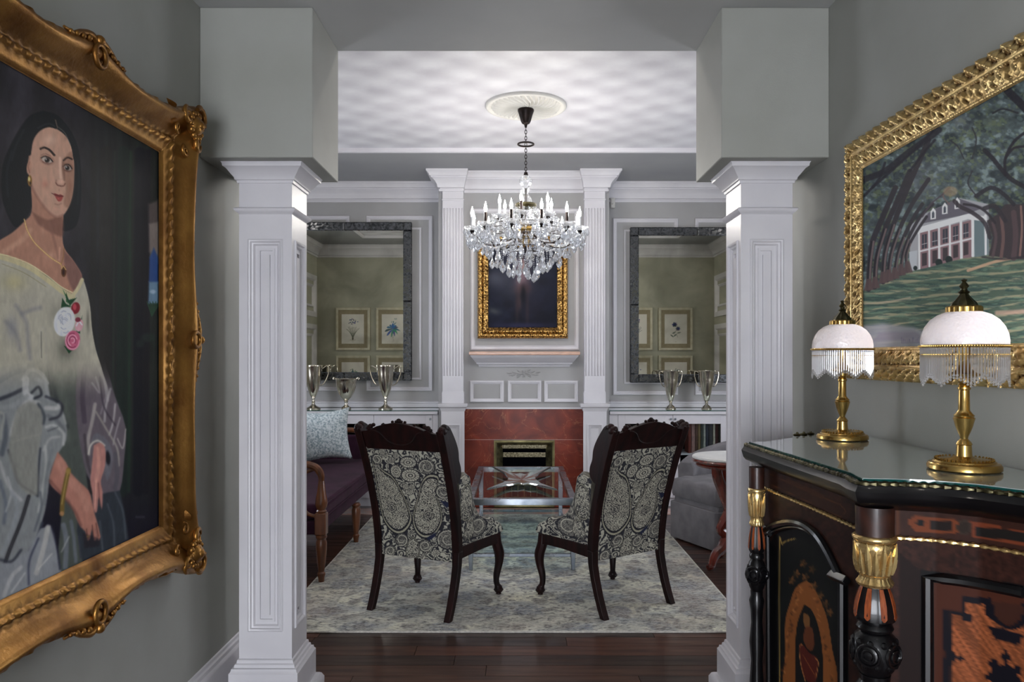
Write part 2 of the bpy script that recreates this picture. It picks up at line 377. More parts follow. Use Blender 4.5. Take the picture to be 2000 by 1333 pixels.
# wallpapered ceiling: overlapping scallops in pearl greys
def wallpaper():
    m, nt, N, L, out = nodes('scalloped_ceiling_paper'); p = N.new('ShaderNodeBsdfPrincipled'); L.new(p.outputs[0], out.inputs[0])
    tc = N.new('ShaderNodeTexCoord'); mp = N.new('ShaderNodeMapping'); mp.inputs['Scale'].default_value = (3.6, 3.6, 0.001); L.new(tc.outputs['Object'], mp.inputs[0])
    def math_(op, a, b=None, c=None):
        n = N.new('ShaderNodeMath'); n.operation = op
        for i, v in enumerate((a, b, c)):
            if v is None: continue
            if isinstance(v, (int, float)): n.inputs[i].default_value = v
            else: L.new(v, n.inputs[i])
        return n.outputs[0]
    dn = N.new('ShaderNodeTexNoise'); dn.inputs['Scale'].default_value = 1.3; dn.inputs['Detail'].default_value = 5; L.new(mp.outputs[0], dn.inputs['Vector'])
    sp = N.new('ShaderNodeSeparateXYZ'); L.new(mp.outputs[0], sp.inputs[0])
    row = math_('FLOOR', math_('MULTIPLY', sp.outputs['Y'], 2.0))
    par = math_('MODULO', math_('ABSOLUTE', row), 2.0)
    fx = math_('SUBTRACT', math_('FRACT', math_('ADD', sp.outputs['X'], math_('MULTIPLY', par, 0.5))), 0.5)
    fy = math_('SUBTRACT', math_('FRACT', math_('MULTIPLY', sp.outputs['Y'], 2.0)), 0.0)
    r = math_('SQRT', math_('ADD', math_('MULTIPLY', fx, fx), math_('MULTIPLY', math_('MULTIPLY', fy, fy), 0.25)))
    cell = N.new('ShaderNodeTexWhiteNoise'); cb = N.new('ShaderNodeCombineXYZ')
    L.new(math_('FLOOR', math_('ADD', sp.outputs['X'], math_('MULTIPLY', par, 0.5))), cb.inputs[0]); L.new(row, cb.inputs[1]); L.new(cb.outputs[0], cell.inputs['Vector'])
    fine = N.new('ShaderNodeTexWave'); fine.inputs['Scale'].default_value = 9; fine.inputs['Distortion'].default_value = 6; fine.bands_direction = 'Y'; L.new(mp.outputs[0], fine.inputs['Vector'])
    sx_ = math_('SINE', math_('ADD', math_('MULTIPLY', sp.outputs['X'], 4.4), math_('MULTIPLY', dn.outputs['Fac'], 1.6)))
    sy_ = math_('SINE', math_('ADD', math_('MULTIPLY', sp.outputs['Y'], 5.2), math_('MULTIPLY', dn.outputs['Fac'], 1.6)))
    v = math_('MULTIPLY', math_('ADD', math_('MULTIPLY', sx_, sy_), 1.0), 0.21)
    v = math_('ADD', v, math_('MULTIPLY', fine.outputs['Fac'], 0.13)); v = math_('ADD', v, math_('MULTIPLY', dn.outputs['Fac'], 0.62))
    cr = N.new('ShaderNodeValToRGB'); cr.color_ramp.elements[0].position = 0.3; cr.color_ramp.elements[0].color = rgba((222, 222, 226))
    cr.color_ramp.elements[1].position = 0.85; cr.color_ramp.elements[1].color = rgba((190, 188, 195)); L.new(v, cr.inputs[0]); L.new(cr.outputs[0], p.inputs['Base Color'])
    p.inputs['Roughness'].default_value = 0.45; return m
PAPER = wallpaper()
# distressed oriental rug
def rugmat():
    m, nt, N, L, out = nodes('distressed_rug_pile'); p = N.new('ShaderNodeBsdfPrincipled'); L.new(p.outputs[0], out.inputs[0])
    p.inputs['Roughness'].default_value = 0.95; p.inputs['Specular IOR Level'].default_value = 0.1
    a = N.new('ShaderNodeAttribute'); a.attribute_name = 'paint'; tc = N.new('ShaderNodeTexCoord')
    mp = N.new('ShaderNodeMapping'); mp.inputs['Scale'].default_value = (1, 6, 1); L.new(tc.outputs['Object'], mp.inputs[0])
    n = N.new('ShaderNodeTexNoise'); n.inputs['Scale'].default_value = 46; n.inputs['Detail'].default_value = 4; L.new(mp.outputs[0], n.inputs['Vector'])
    r = N.new('ShaderNodeValToRGB'); r.color_ramp.elements[0].position = 0.3; r.color_ramp.elements[0].color = (0.5, 0.5, 0.5, 1); r.color_ramp.elements[1].position = 0.7; r.color_ramp.elements[1].color = (1.45, 1.45, 1.45, 1)
    L.new(n.outputs['Fac'], r.inputs[0]); x = N.new('ShaderNodeMixRGB'); x.blend_type = 'MULTIPLY'; x.inputs[0].default_value = 1
    L.new(a.outputs['Color'], x.inputs[1]); L.new(r.outputs[0], x.inputs[2]); L.new(x.outputs[0], p.inputs['Base Color'])
    n3 = N.new('ShaderNodeTexNoise'); n3.inputs['Scale'].default_value = 34; n3.inputs['Detail'].default_value = 6; n3.inputs['Distortion'].default_value = 1.6
    mp3 = N.new('ShaderNodeMapping'); mp3.inputs['Scale'].default_value = (1, 1.8, 1); L.new(tc.outputs['Object'], mp3.inputs[0]); L.new(mp3.outputs[0], n3.inputs['Vector'])
    r3 = N.new('ShaderNodeValToRGB'); r3.color_ramp.elements[0].position = 0.46; r3.color_ramp.elements[0].color = (0, 0, 0, 1); r3.color_ramp.elements[1].position = 0.56; r3.color_ramp.elements[1].color = (.42, .42, .42, 1); L.new(n3.outputs['Fac'], r3.inputs[0])
    x3 = N.new('ShaderNodeMixRGB'); L.new(r3.outputs[0], x3.inputs[0]); L.new(x.outputs[0], x3.inputs[1]); x3.inputs[2].default_value = rgba((206, 204, 197)); L.new(x3.outputs[0], p.inputs['Base Color'])
    b = N.new('ShaderNodeBump'); b.inputs['Strength'].default_value = 0.4; b.inputs['Distance'].default_value = 0.004; L.new(n.outputs['Fac'], b.inputs['Height']); L.new(b.outputs[0], p.inputs['Normal'])
    return m
RUGM = rugmat()
# floor boards: three tones of one dark walnut
PLK = [mat('walnut_board_%s' % t, a, b, scale=3, detail=6, rough=0.28, rough2=0.42, stretch=(0.7, 9, 1), coat=0.25, bump=0.05, bscale=40)
       for t, a, b in (('brown', (84, 55, 42), (50, 33, 27)), ('red', (94, 60, 46), (60, 39, 32)), ('dark', (64, 45, 38), (42, 31, 27)))]
GAP = mat('board_gap', (14, 9, 8), rough=0.8)
def shade_mat():
    m, nt, N, L, out = nodes('etched_opal_glass')
    tr = N.new('ShaderNodeBsdfTranslucent'); tr.inputs[0].default_value = (0.5, 0.5, 0.54, 1)
    df = N.new('ShaderNodeBsdfDiffuse'); df.inputs[0].default_value = (0.74, 0.74, 0.77, 1)
    gl = N.new('ShaderNodeBsdfGlossy'); gl.inputs['Roughness'].default_value = 0.25
    em = N.new('ShaderNodeEmission'); em.inputs[0].default_value = rgba((246, 247, 255)); em.inputs[1].default_value = 1.0
    tc = N.new('ShaderNodeTexCoord'); v = N.new('ShaderNodeTexVoronoi'); v.inputs['Scale'].default_value = 110; L.new(tc.outputs['Object'], v.inputs['Vector'])
    b = N.new('ShaderNodeBump'); b.inputs['Strength'].default_value = 0.5; b.inputs['Distance'].default_value = 0.003; L.new(v.outputs['Distance'], b.inputs['Height'])
    for s in (tr, df, gl): L.new(b.outputs[0], s.inputs['Normal'])
    x = N.new('ShaderNodeMixShader'); x.inputs[0].default_value = 0.4; L.new(tr.outputs[0], x.inputs[1]); L.new(df.outputs[0], x.inputs[2])
    y = N.new('ShaderNodeMixShader'); y.inputs[0].default_value = 0.1; L.new(x.outputs[0], y.inputs[1]); L.new(gl.outputs[0], y.inputs[2])
    ad = N.new('ShaderNodeAddShader'); em.inputs[1].default_value = 0.03; L.new(y.outputs[0], ad.inputs[0]); L.new(em.outputs[0], ad.inputs[1]); L.new(ad.outputs[0], out.inputs[0])
    return m
SHADE = shade_mat()
def pillowmat():
    return mat('pale_blue_boucle', (212, 220, 222), (140, 158, 166), scale=60, detail=3, rough=0.95, ramp=(0.4, 0.62), bump=0.8, bscale=130, sheen=0.2)
PILL = pillowmat()
# ================================================================ SETTING
WL, WR, YF, YR = -1.257, 1.236, 3.45, 7.88            # hall side walls, opening plane, reading-room rear wall
RXL, RXR, YC = -3.2, 3.15, -2.6
HC, RC = 2.84, 3.25
AX = 0.065                                             # axis of the chimney breast and the chandelier
struct('floor', MB().box(-3.4, 3.4, YC-.1, 8.1, -.06, -.012), GAP)
FLOOR = bpy.data.objects['floor']
pm = {}
for k in range(3):
    for L_ in (0.9, 1.3, 1.75):
        b = MB().box(0, L_-.003, 0, .117, -.013, 0)
        me = b.mesh('floor_board', smooth=False); me.materials.append(PLK[k]); pm[(k, L_)] = me
rr = random.Random(5); y = 3.0
def lay(y0, y1, x0, x1):
    global nb
    y = y0
    while y < y1:
        x = x0-rr.uniform(0, .8)
        while x < x1:
            L_ = rr.choice((0.9, 1.3, 1.75)); k = rr.choice((0, 0, 1, 2, 2))
            if x+L_ > x0:
                o = bpy.data.objects.new('floor_board', pm[(k, L_)]); COL.objects.link(o); o.location = (x, y, 0); o.parent = FLOOR
            x += L_
        y += .12
lay(2.28, 4.2, -1.6, 1.7)
lay(4.2, 7.78, -3.15, -1.0); lay(4.2, 7.78, 1.05, 2.9)
struct('floor_under_rug', MB().box(-1.0+.001, 1.05, 4.2, 7.9, -.013, 0), PLK[2], FLOOR)
struct('floor_hall', MB().box(-1.3, 1.3, YC, 2.28, -.013, 0), PLK[0], FLOOR)
# hall walls and ceiling
struct('wall_left', MB().box(WL-.12, WL, YC, YF, 0, HC), WALL)
struct('wall_right', MB().box(WR, WR+.12, YC, YF, 0, HC), WALL)
struct('wall_behind_camera', MB().box(WL-.12, WR+.12, YC-.1, YC, 0, HC), WALL)
struct('ceiling_hall', MB().box(WL-.12, WR+.12, YC-.1, YF, HC, HC+.05), CEIL)
BT = 2.245
struct('wall_block_left', MB().box(WL, -.809, 3.02, YF, BT, HC), WALL, bevel=.004)
struct('wall_block_right', MB().box(.809, WR, 3.02, YF, BT, HC), WALL, bevel=.004)
# reading-room shell
b = MB(); b.box(RXL, WL-.12, YF-.1, YF, 0, RC+.1); struct('wall_near_left', b, OLIVE)
b = MB(); b.box(WR+.12, RXR, YF-.1, YF, 0, RC+.1); struct('wall_near_right', b, OLIVE)
struct('wall_over_opening', MB().box(WL-.12, WR+.12, YF-.1, YF, HC+.05, RC+.1), WALL)
struct('wall_rear', MB().box(RXL-.1, RXR+.1, YR, YR+.1, 0, RC+.1), WALLB)
struct('wall_side_left', MB().box(RXL-.1, RXL, YF-.1, YR, 0, RC+.1), OLIVE)
struct('wall_side_right', MB().box(RXR, RXR+.1, YF-.1, YR, 0, RC+.1), OLIVE)
# ceiling: flat soffit border round a slightly raised papered field
TX0, TX1, TY0, TY1 = -2.3, 2.4, 4.25, 6.66
b = MB(); b.box(RXL, RXR, YF, TY0, RC, RC+.1); b.box(RXL, RXR, TY1, YR, RC, RC+.1); b.box(RXL, TX0, TY0, TY1, RC, RC+.1); b.box(TX1, RXR, TY0, TY1, RC, RC+.1)
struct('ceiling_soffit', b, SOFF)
struct('ceiling', MB().box(TX0-.02, TX1+.02, TY0-.02, TY1+.02, RC+.03, RC+.09), PAPER)
b = MB(); b.hring(TX0+.02, TX1-.02, TY0+.02, TY1-.02, [(.0, RC+.03), (.0, RC+.0), (.008, RC-.006), (.03, RC-.006), (.03, RC)], cap=False)
struct('trim_ceiling_field', b, TRIM)
# crown mouldings of the reading room (profile: out from wall, down from ceiling)
CROWN = [(0, -.19), (.016, -.19), (.018, -.172), (.010, -.168), (.010, -.160), (.028, -.156), (.032, -.148), (.036, -.128), (.050, -.102), (.074, -.078), (.088, -.070), (.088, -.060), (.100, -.056), (.104, -.044), (.116, -.026), (.130, -.018), (.130, 0)]
b = MB(); b.hring(RXL, RXR, YF, YR, [(-d, RC+z) for d, z in CROWN], cap=False); struct('trim_crown', b, TRIM)
# baseboards
BASEP = [(.0, .215), (.006, .212), (.007, .2), (.014, .195), (.015, .18), (.022, .172), (.024, .165), (.024, .05), (.034, .045), (.038, 0)]
def baseboard(name, poly_at, m=TRIM):
    b = MB(); b.rings([[poly_at(d, z, 0) for d, z in BASEP]+[poly_at(0, 0, 0)], [poly_at(d, z, 1) for d, z in BASEP]+[poly_at(0, 0, 1)]]); struct(name, b, m)
baseboard('baseboard_left', lambda d, z, t: (WL+d, YC if t == 0 else YF, z))
baseboard('baseboard_right', lambda d, z, t: (WR-d, YC if t == 0 else YF, z))
baseboard('baseboard_near_left', lambda d, z, t: (RXL if t == 0 else WL-.12, YF+d, z))
baseboard('baseboard_near_right', lambda d, z, t: (WR+.12 if t == 0 else RXR, YF+d, z))
baseboard('baseboard_side_left', lambda d, z, t: (RXL+d, YF if t == 0 else YR, z))
baseboard('baseboard_side_right', lambda d, z, t: (RXR-d, YF if t == 0 else YR, z))
# rear-wall panel mouldings and ledge
PANP = [(0, 0), (0, .012), (.006, .02), (.014, .02), (.02, .012), (.026, .012), (.034, .004), (.04, 0)]
k = 0
def wallpanel(px0, px1, py0, py1, Y=YR, inner=None):
    global k
    k += 1
    b = MB(); b.rect(PX(px0, Y), PX(px1, Y), PZ(py1, Y), PZ(py0, Y), PANP, Y)
    if inner:
        a = inner; b.rect(PX(a[0], Y), PX(a[1], Y), PZ(a[3], Y), PZ(a[2], Y), [(0, 0), (0, .008), (.008, .012), (.018, .006), (.02, 0)], Y)
    struct('trim_rear_panel_%d' % k, b, TRIM)
wallpanel(420, 683, 422, 764, inner=(440, 664, 445, 742))
wallpanel(716, 845, 422, 764, inner=(738, 823, 445, 742))
wallpanel(1197, 1324, 427, 772, inner=(1219, 1304, 449, 750))
wallpanel(1357, 1620, 427, 772, inner=(1378, 1600, 449, 750))
for n, x0, x1 in (('left', RXL, -.78), ('right', .9, RXR)):
    b = MB(); b.prism([(YR, .945), (YR-.02, .945), (YR-.02, .985), (YR-.032, .99), (YR-.032, 1.0), (YR-.012, 1.008), (YR, 1.01)], x0, x1, 'x'); struct('trim_ledge_'+n, b, TRIM)
# side-wall windows added as glowing fill for the room, and panelled casings near the corner (seen in the mirrors)
def side_fill_window(n, x, s, y0, y1, z0, z1):
    root = obj('fill_window_%d' % n, MB(Matrix.Translation((x, 0, 0)) @ rotm('Z', -s*PI/2)).rect(min(-s*y0, -s*y1)-.1, max(-s*y0, -s*y1)+.1, z0-.1, z1+.1, [(0, 0), (0, .03), (.02, .036), (.08, .03), (.1, .02), (.1, 0)], 0), TRIM)
    root['kind'] = 'structure'
    xx = x-s*.012
    obj('pane', MB().box(min(xx, xx-s*.004), max(xx, xx-s*.004), y0, y1, z0, z1), SIDEFILL, root, world=True)
    b = MB(); ym = (y0+y1)/2
    for q in (ym, y0+.02, y1-.02): b.box(x-s*.03-.012, x-s*.03+.012, q-.014, q+.014, z0, z1)
    for q in (z0+.02, (z0+z1)/2, z1-.02): b.box(x-s*.03-.012, x-s*.03+.012, y0, y1, q-.014, q+.014)
    obj('sash_bar', b, TRIM, root, world=True, kind='stuff')
side_fill_window(1, RXL, -1, 5.1, 6.3, .75, 2.55)
side_fill_window(2, RXR, 1, 5.1, 6.3, .75, 2.55)
for n, x, s in (('left', RXL, -1), ('right', RXR, 1)):
    b = MB(Matrix.Translation((x, 0, 0)) @ rotm('Z', -s*PI/2))
    lo, hi = sorted((-s*3.56, -s*4.5))
    b.rect(lo, hi, 2.1, 2.75, [(0, 0), (0, .03), (.03, .036), (.07, .03), (.09, 0)], 0); b.rect(lo, hi, .25, 1.98, [(0, 0), (0, .03), (.03, .036), (.07, .03), (.09, 0)], 0)
    b.rect(lo+.16, hi-.16, 2.25, 2.6, PANP, 0); b.rect(lo+.16, hi-.16, .4, 1.83, PANP, 0)
    struct('trim_side_panel_'+n, b, TRIM)
# unseen glowing pane behind the camera, unseen hall and soffit downlights, added as fill
b = MB(rotm('Z', PI)); b.m = Matrix.Translation((0, YC, 0)) @ rotm('Z', PI)
root = obj('fill_window_3', b.rect(-.35, 1.15, .05, 2.1, [(0, 0), (0, .03), (.02, .036), (.08, .03), (.1, .02), (.1, 0)], 0), TRIM); root['kind'] = 'structure'
obj('pane', MB().box(-1.05, .25, YC+.01, YC+.014, .15, 2.0), BACKFILL, root, world=True)
b = MB(); b.box(-.412, -.388, YC+.015, YC+.04, .15, 2.0); b.box(-1.05, .25, YC+.015, YC+.04, 1.08, 1.11); obj('sash_bar', b, TRIM, root, world=True)
for i, (x, y, zc_, lb) in enumerate(((.1, -.9, HC, 'added round fill downlight in the hall ceiling far behind the viewer'), (.62, .35, HC, 'added round fill downlight in the hall ceiling on the landscape side'), (.1, 1.3, HC, 'added round fill downlight in the hall ceiling nearest the opening'),
                          (-1.0, 3.85, RC, 'added round fill downlight in the near soffit over the sofa side'), (.07, 3.85, RC, 'added round fill downlight in the near soffit over the middle'), (1.14, 3.85, RC, 'added round fill downlight in the near soffit over the armchair side'), (-2.75, 5.4, RC, 'added round fill downlight in the side soffit behind the sofa'), (2.8, 5.4, RC, 'added round fill downlight in the side soffit behind the armchair'))):
    t = thing('fill_downlight', lb, 'light', (x, y, zc_), 0, 'added fill downlights')
    obj('trim_ring', MB().lathe([(.05, .001), (.05, -.004), (.07, -.004), (.072, .001)], 24), TRIM, t)
    obj('fill_disc', MB().lathe([(0, -.001), (.05, -.001), (.05, -.0025), (0, -.0025)], 24), HALLFILL if zc_ == HC else ROOMFILL, t)
# ---------------------------------------------------------------- the two panelled columns
def column(x0, x1, label):
    Y0, Y1 = 3.13, 3.35
    t = thing('column', label, 'column', ((x0+x1)/2, (Y0+Y1)/2, 0)); t['kind'] = 'thing'
    i = .016
    obj('shaft', MB().box(x0+i, x1-i, Y0+i, Y1-i, 0, BT), TRIM, t, True)
    z0, z1 = .332, 1.935; st = .041
    for nm, ax, c in (('front_face', 0, Y0), ('rear_face', 2, Y1), ('inner_face', 1, x1 if x0 < 0 else x0), ('outer_face', 3, x0 if x0 < 0 else x1)):
        b = MB()
        if ax in (0, 2):
            lo, hi = x0, x1; b.m = Matrix.Translation(((x0+x1)/2, c, 0)) @ rotm('Z', 0 if ax == 0 else PI)
            hw = (x1-x0)/2
        else:
            s = 1 if c > (x0+x1)/2 else -1; b.m = Matrix.Translation((c, (Y0+Y1)/2, 0)) @ rotm('Z', s*PI/2); hw = (Y1-Y0)/2
        e = .0005
        b.box(-hw+e, -hw+st, 0, i+.002, .02, BT); b.box(hw-st, hw-e, 0, i+.002, .02, BT); b.box(-hw+st, hw-st, 0, i+.002, .02, z0); b.box(-hw+st, hw-st, 0, i+.002, z1, BT)
        b.rect(-hw+st-.004, hw-st+.004, z0-.004, z1+.004, [(0, 0), (.0, .005), (.005, .008), (.010, .006), (.014, -.002), (.020, -.004), (.026, -.013), (.036, -.014), (.0365, -.009), (.046, -.009), (.047, -.0155)], 0)
        w_ = hw-st-.052
        b.box(-w_, w_, .006, .016, z0+.06, z1-.06)
        obj(nm, b, TRIM, t, True)
    obj('capital', MB().hring(x0, x1, Y0, Y1, [(0, 2.168), (.006, 2.168), (.008, 2.178), (.014, 2.181), (.016, 2.19), (.024, 2.2), (.04, 2.222), (.05, 2.228), (.052, 2.24), (.056, 2.2448)]), TRIM, t, True)
    obj('necking_band', MB().hring(x0, x1, Y0, Y1, [(0, 2.040), (.004, 2.046), (.008, 2.048), (.016, 2.056), (.018, 2.062), (.012, 2.067), (0, 2.068)]), TRIM, t, True)
    obj('base', MB().hring(x0, x1, Y0, Y1, [(.062, 0), (.062, .03), (.052, .048), (.044, .053), (.032, .055), (.032, .165), (.026, .172), (.024, .182), (.016, .184), (.014, .196), (.008, .2), (.006, .212), (0, .216)]), TRIM, t, True)
column(-1.141, -.924, 'white panelled square column on the side of the lady portrait')
column(.918, 1.130, 'white panelled square column beside the inlaid credenza')
# ================================================================ CHIMNEY BREAST AND FIREPLACE
YB, YP = 7.44, 7.36
def XB(px, Y=YB): return PX(px, Y)
struct('wall_chimney_breast', MB().box(AX-.832, AX+.832, YB, YR, 0, RC), WALLB)
fp = thing('fireplace', 'white panelled chimneypiece with fluted pilasters and red marble surround', 'fireplace', (AX, YB, 0))
# crown over the breast, stepping round the pilasters
b = MB()
cr = [(d*1.0, RC+z*1.0) for d, z in CROWN]
def outline(d):
    xo, xi = .80, .585
    return [(AX-xo-d, YR-.0), (AX-xo-d, YP-d), (AX-xi+d*.4, YP-d), (AX-xi+d*.4, YB-d), (AX+xi-d*.4, YB-d), (AX+xi-d*.4, YP-d), (AX+xo+d, YP-d), (AX+xo+d, YR-.0)]
b.rings([[(x, y, z) for x, y in outline(d)] for d, z in cr]); obj('crown', b, TRIM, fp, True)
# flute section polygon extruded upwards
for s in (-1, 1):
    xc = AX+s*.684; hw = .1
    pil = obj('pilaster', MB().box(xc-hw, xc+hw, YP+.012, YB, 0, RC-.1), TRIM, fp, True)
    # fluted shaft: cross-section with six flutes
    n = 7; b = MB(); sec = [(xc-hw, YP+.014), (xc-hw, YP)]
    wd = 2*hw/(n+.0); 
    for i in range(n):
        a0 = xc-hw+i*wd+.008; a1 = a0+wd-.016
        if i in range(n):
            for q in range(7):
                t = q/6; sec.append((a0+(a1-a0)*t, YP+.015*math.sin(PI*t)))
    sec += [(xc+hw, YP), (xc+hw, YP+.014)]
    zf0, zf1 = PZ(735, YP), PZ(407, YP)
    b.prism(sec, zf0, zf1, 'z'); obj('fluting', b, TRIM, pil, True, ang=50)
    obj('shaft_top_block', MB().box(xc-hw, xc+hw, YP, YP+.014, zf1, RC-.18), TRIM, pil, True); obj('shaft_foot_block', MB().box(xc-hw, xc+hw, YP, YP+.014, .9, zf0), TRIM, pil, True)
    obj('neck_bead', MB().hring(xc-hw, xc+hw, YP, YB, [(0, zf1+.075), (.006, zf1+.08), (.006, zf1+.088), (0, zf1+.093)]), TRIM, pil, True)
    zc = PZ(789, YP)
    obj('plinth_block', MB().hring(xc-hw-.006, xc+hw+.006, YP-.006, YB, [(0, zc), (0, PZ(768, YP)), (-.006, PZ(764, YP))]), TRIM, pil, True)
    pw = .112
    ped = obj('pedestal', MB().box(xc-pw+.012, xc+pw-.012, YP-.008, YB, 0, PZ(803, YP)), TRIM, fp, True)
    obj('cap', MB().hring(xc-pw, xc+pw, YP-.02, YB, [(0, PZ(804, YP)), (.006, PZ(801, YP)), (.012, PZ(797, YP)), (.026, PZ(795, YP)), (.03, PZ(791, YP)), (.03, PZ(788.5, YP)), (0, PZ(788, YP))]), TRIM, ped, True)
    b = MB(); yp = YP-.02; pz0, pz1 = .2, PZ(829, YP)
    b.box(xc-pw, xc-.072, yp, yp+.014, 0, PZ(804, YP)); b.box(xc+.072, xc+pw, yp, yp+.014, 0, PZ(804, YP)); b.box(xc-.072, xc+.072, yp, yp+.014, pz1, PZ(804, YP)); b.box(xc-.072, xc+.072, yp, yp+.014, 0, pz0)
    b.rect(xc-.074, xc+.074, pz0-.002, pz1+.002, [(0, 0), (0, .008), (.01, .01), (.014, .004), (.034, -.004), (.036, -.011)], yp)
    obj('panelled_face', b, TRIM, ped, True)
    obj('base_moulding', MB().hring(xc-pw, xc+pw, YP-.02, YB, [(.03, 0), (.03, .1), (.022, .108), (.018, .15), (.008, .16), (.004, .19), (0, .195)]), TRIM, ped, True)
# overmantel frame moulding, mantel shelf and corbel, three panels, ornament
b = MB(); b.rect(XB(919), XB(1131), PZ(684, YB), PZ(408, YB), [(0, 0), (0, .014), (.01, .022), (.02, .016), (.03, .016), (.04, .004), (.044, 0)], YB); obj('overmantel_moulding', b, TRIM, fp, True)
ym = YB
sh = obj('mantel_shelf', MB().hring(XB(916, 7.26), XB(1133, 7.26), 7.26, YB, [(-.006, PZ(694, 7.26)), (0, PZ(693, 7.26)), (.0, PZ(688, 7.26)), (-.006, PZ(687, 7.26))]), MANTELW, fp, True, bevel=.002)
zt = PZ(694, 7.26)
prof = [(.0, zt-.112), (.012, zt-.112), (.014, zt-.1), (.026, zt-.096), (.03, zt-.088), (.05, zt-.084), (.052, zt-.074), (.075, zt-.06), (.11, zt-.03), (.135, zt-.012), (.14, zt)]
xa, xb = XB(937, YB)+.0, XB(1111, YB)
b = MB(); b.rings([[(xa-d*.6, YB, z), (xa-d*.6, YB-d*1.15, z), (xb+d*.6, YB-d*1.15, z), (xb+d*.6, YB, z)] for d, z in prof]); obj('mantel_corbel', b, TRIM, fp, True)
for a, c in ((918, 984), (992, 1057), (1063, 1129)):
    b = MB(); b.rect(XB(a), XB(c), PZ(786, YB), PZ(744, YB), [(0, 0), (0, .016), (.006, .022), (.018, .018), (.02, .01), (.03, .006), (.034, 0)], YB); obj('frieze_panel', b, TRIM, fp, True)
# carved foliate ornament
b = MB(); xo = XB(1023); zo = PZ(731, YB)
def leaf(b, x, z, a, L, wd, y=YB, th=.006):
    n = 7; lo = []
    for i in range(n+1):
        t = i/n; hw = wd*math.sin(PI*min(1, t*1.02))**.8+.0004; c = (x+L*t*math.cos(a), z+L*t*math.sin(a)); nx, nz = -math.sin(a), math.cos(a); bend = .25*L*math.sin(t*2)
        c = (c[0]+nx*bend*.3, c[1]+nz*bend*.3)
        lo.append([(c[0]+nx*hw, y, c[1]+nz*hw), (c[0], y-th*math.sin(PI*t)-.0005, c[1]), (c[0]-nx*hw, y, c[1]-nz*hw)])
    b.rings(lo)
for s in (-1, 1):
    for (dx, dz, a, L, wd) in ((.005, .0, .2, .07, .009), (.02, .0, -.25, .06, .008), (.06, .006, .35, .06, .008), (.07, 0, -.3, .06, .008), (.11, .008, .1, .06, .008), (.1, -.004, -.15, .05, .007), (.03, -.012, -.5, .05, .007), (.03, .014, .7, .05, .007), (0, 0, 1.2, .04, .008), (0, 0, -1.3, .04, .008)):
        leaf(b, xo+s*dx, zo+dz, a if s > 0 else PI-a, L, wd, th=.009)
b.ball((xo, YB-.006, zo), .011); obj('carved_leaf_ornament', b, WALLB, fp, True)
obj('surround_lip', MB().box(XB(908), XB(1138), YB-.026, YB, PZ(799, YB)-.001, PZ(796, YB)), TRIM, fp, True)
# red marble slabs
zt, zj = PZ(799, YB), PZ(859, YB); ox0, ox1, oz = XB(965), XB(1083), PZ(860, YB)
xl, xr = XB(907), XB(1139)
obj('marble_slab', MB().box(xl, xr, YB-.02, YB, zj+.0015, zt), REDMAR, fp, True, bevel=.001)
obj('marble_slab', MB().box(xl, ox0-.001, YB-.02, YB, 0, zj-.0015), REDMAR, fp, True, bevel=.001)
obj('marble_slab', MB().box(ox1+.001, xr, YB-.02, YB, 0, zj-.0015), REDMAR, fp, True, bevel=.001)
obj('joint_line', MB().box(xl, xr, YB-.019, YB-.002, zj-.0015, zj+.0015), HEARTH, fp, True)
# brass grate surround
b = MB(); b.rect(ox0, ox1, .0, oz, [(0, .02), (0, .045), (.012, .05), (.024, .045), (.026, .036)], YB); ins = obj('insert_frame', b, mat('olive_brass', (168, 156, 114), (128, 118, 84), scale=14, rough=.32, metal=.9), fp, True)
b = MB(); b.rect(ox0+.026, ox1-.026, -.03, oz-.026, [(0, .036), (.06, .004), (.064, .004), (.064, -.02)], YB); ob = obj('embossed_slope', b, DBRASS, ins, True)
b = MB()
for i in range(22):
    x = ox0+.08+i*(ox1-ox0-.16)/21; b.tube([(x+.009*math.cos(t), YB-.021-.004*0-.0, oz-.056+.009*math.sin(t)) for t in [q*PI/4 for q in range(8)]], .0022, 5, closed=True)
obj('embossed_scrollwork', b, BRASS, ins, True)
obj('upper_plate', MB().box(ox0+.08, ox1-.08, YB-.026, YB-.02, oz-.078, oz-.032), mat('embossed_pale_brass', (176, 166, 138), (96, 90, 70), scale=70, rough=.35, metal=.9, bump=.4, bscale=160), ins, True)
obj('hood_plate', MB().box(ox0+.088, ox1-.088, YB-.012, YB-.002, oz-.165, oz-.12), MATS['embossed_pale_brass'], ins, True)
obj('firebox', MB().box(ox0+.085, ox1-.085, YB-.006, YB-.001, 0, oz-.085), BLACK, fp, True)
# grate with bars low in the opening
b = MB()
for z in (.1, .16, .22): b.tube([(ox0+.1, YB-.03, z), (ox1-.1, YB-.03, z)], .006, 6)
for x in np.linspace(ox0+.11, ox1-.11, 7): b.tube([(x, YB-.03, .04), (x, YB-.03, .24)], .005, 6)
obj('grate_bars', b, DBRASS, fp, True)
obj('hearth_slab', MB().box(-1.66, 1.72, 7.06, YP-.05, 0, .008), HEARTH, fp, True)
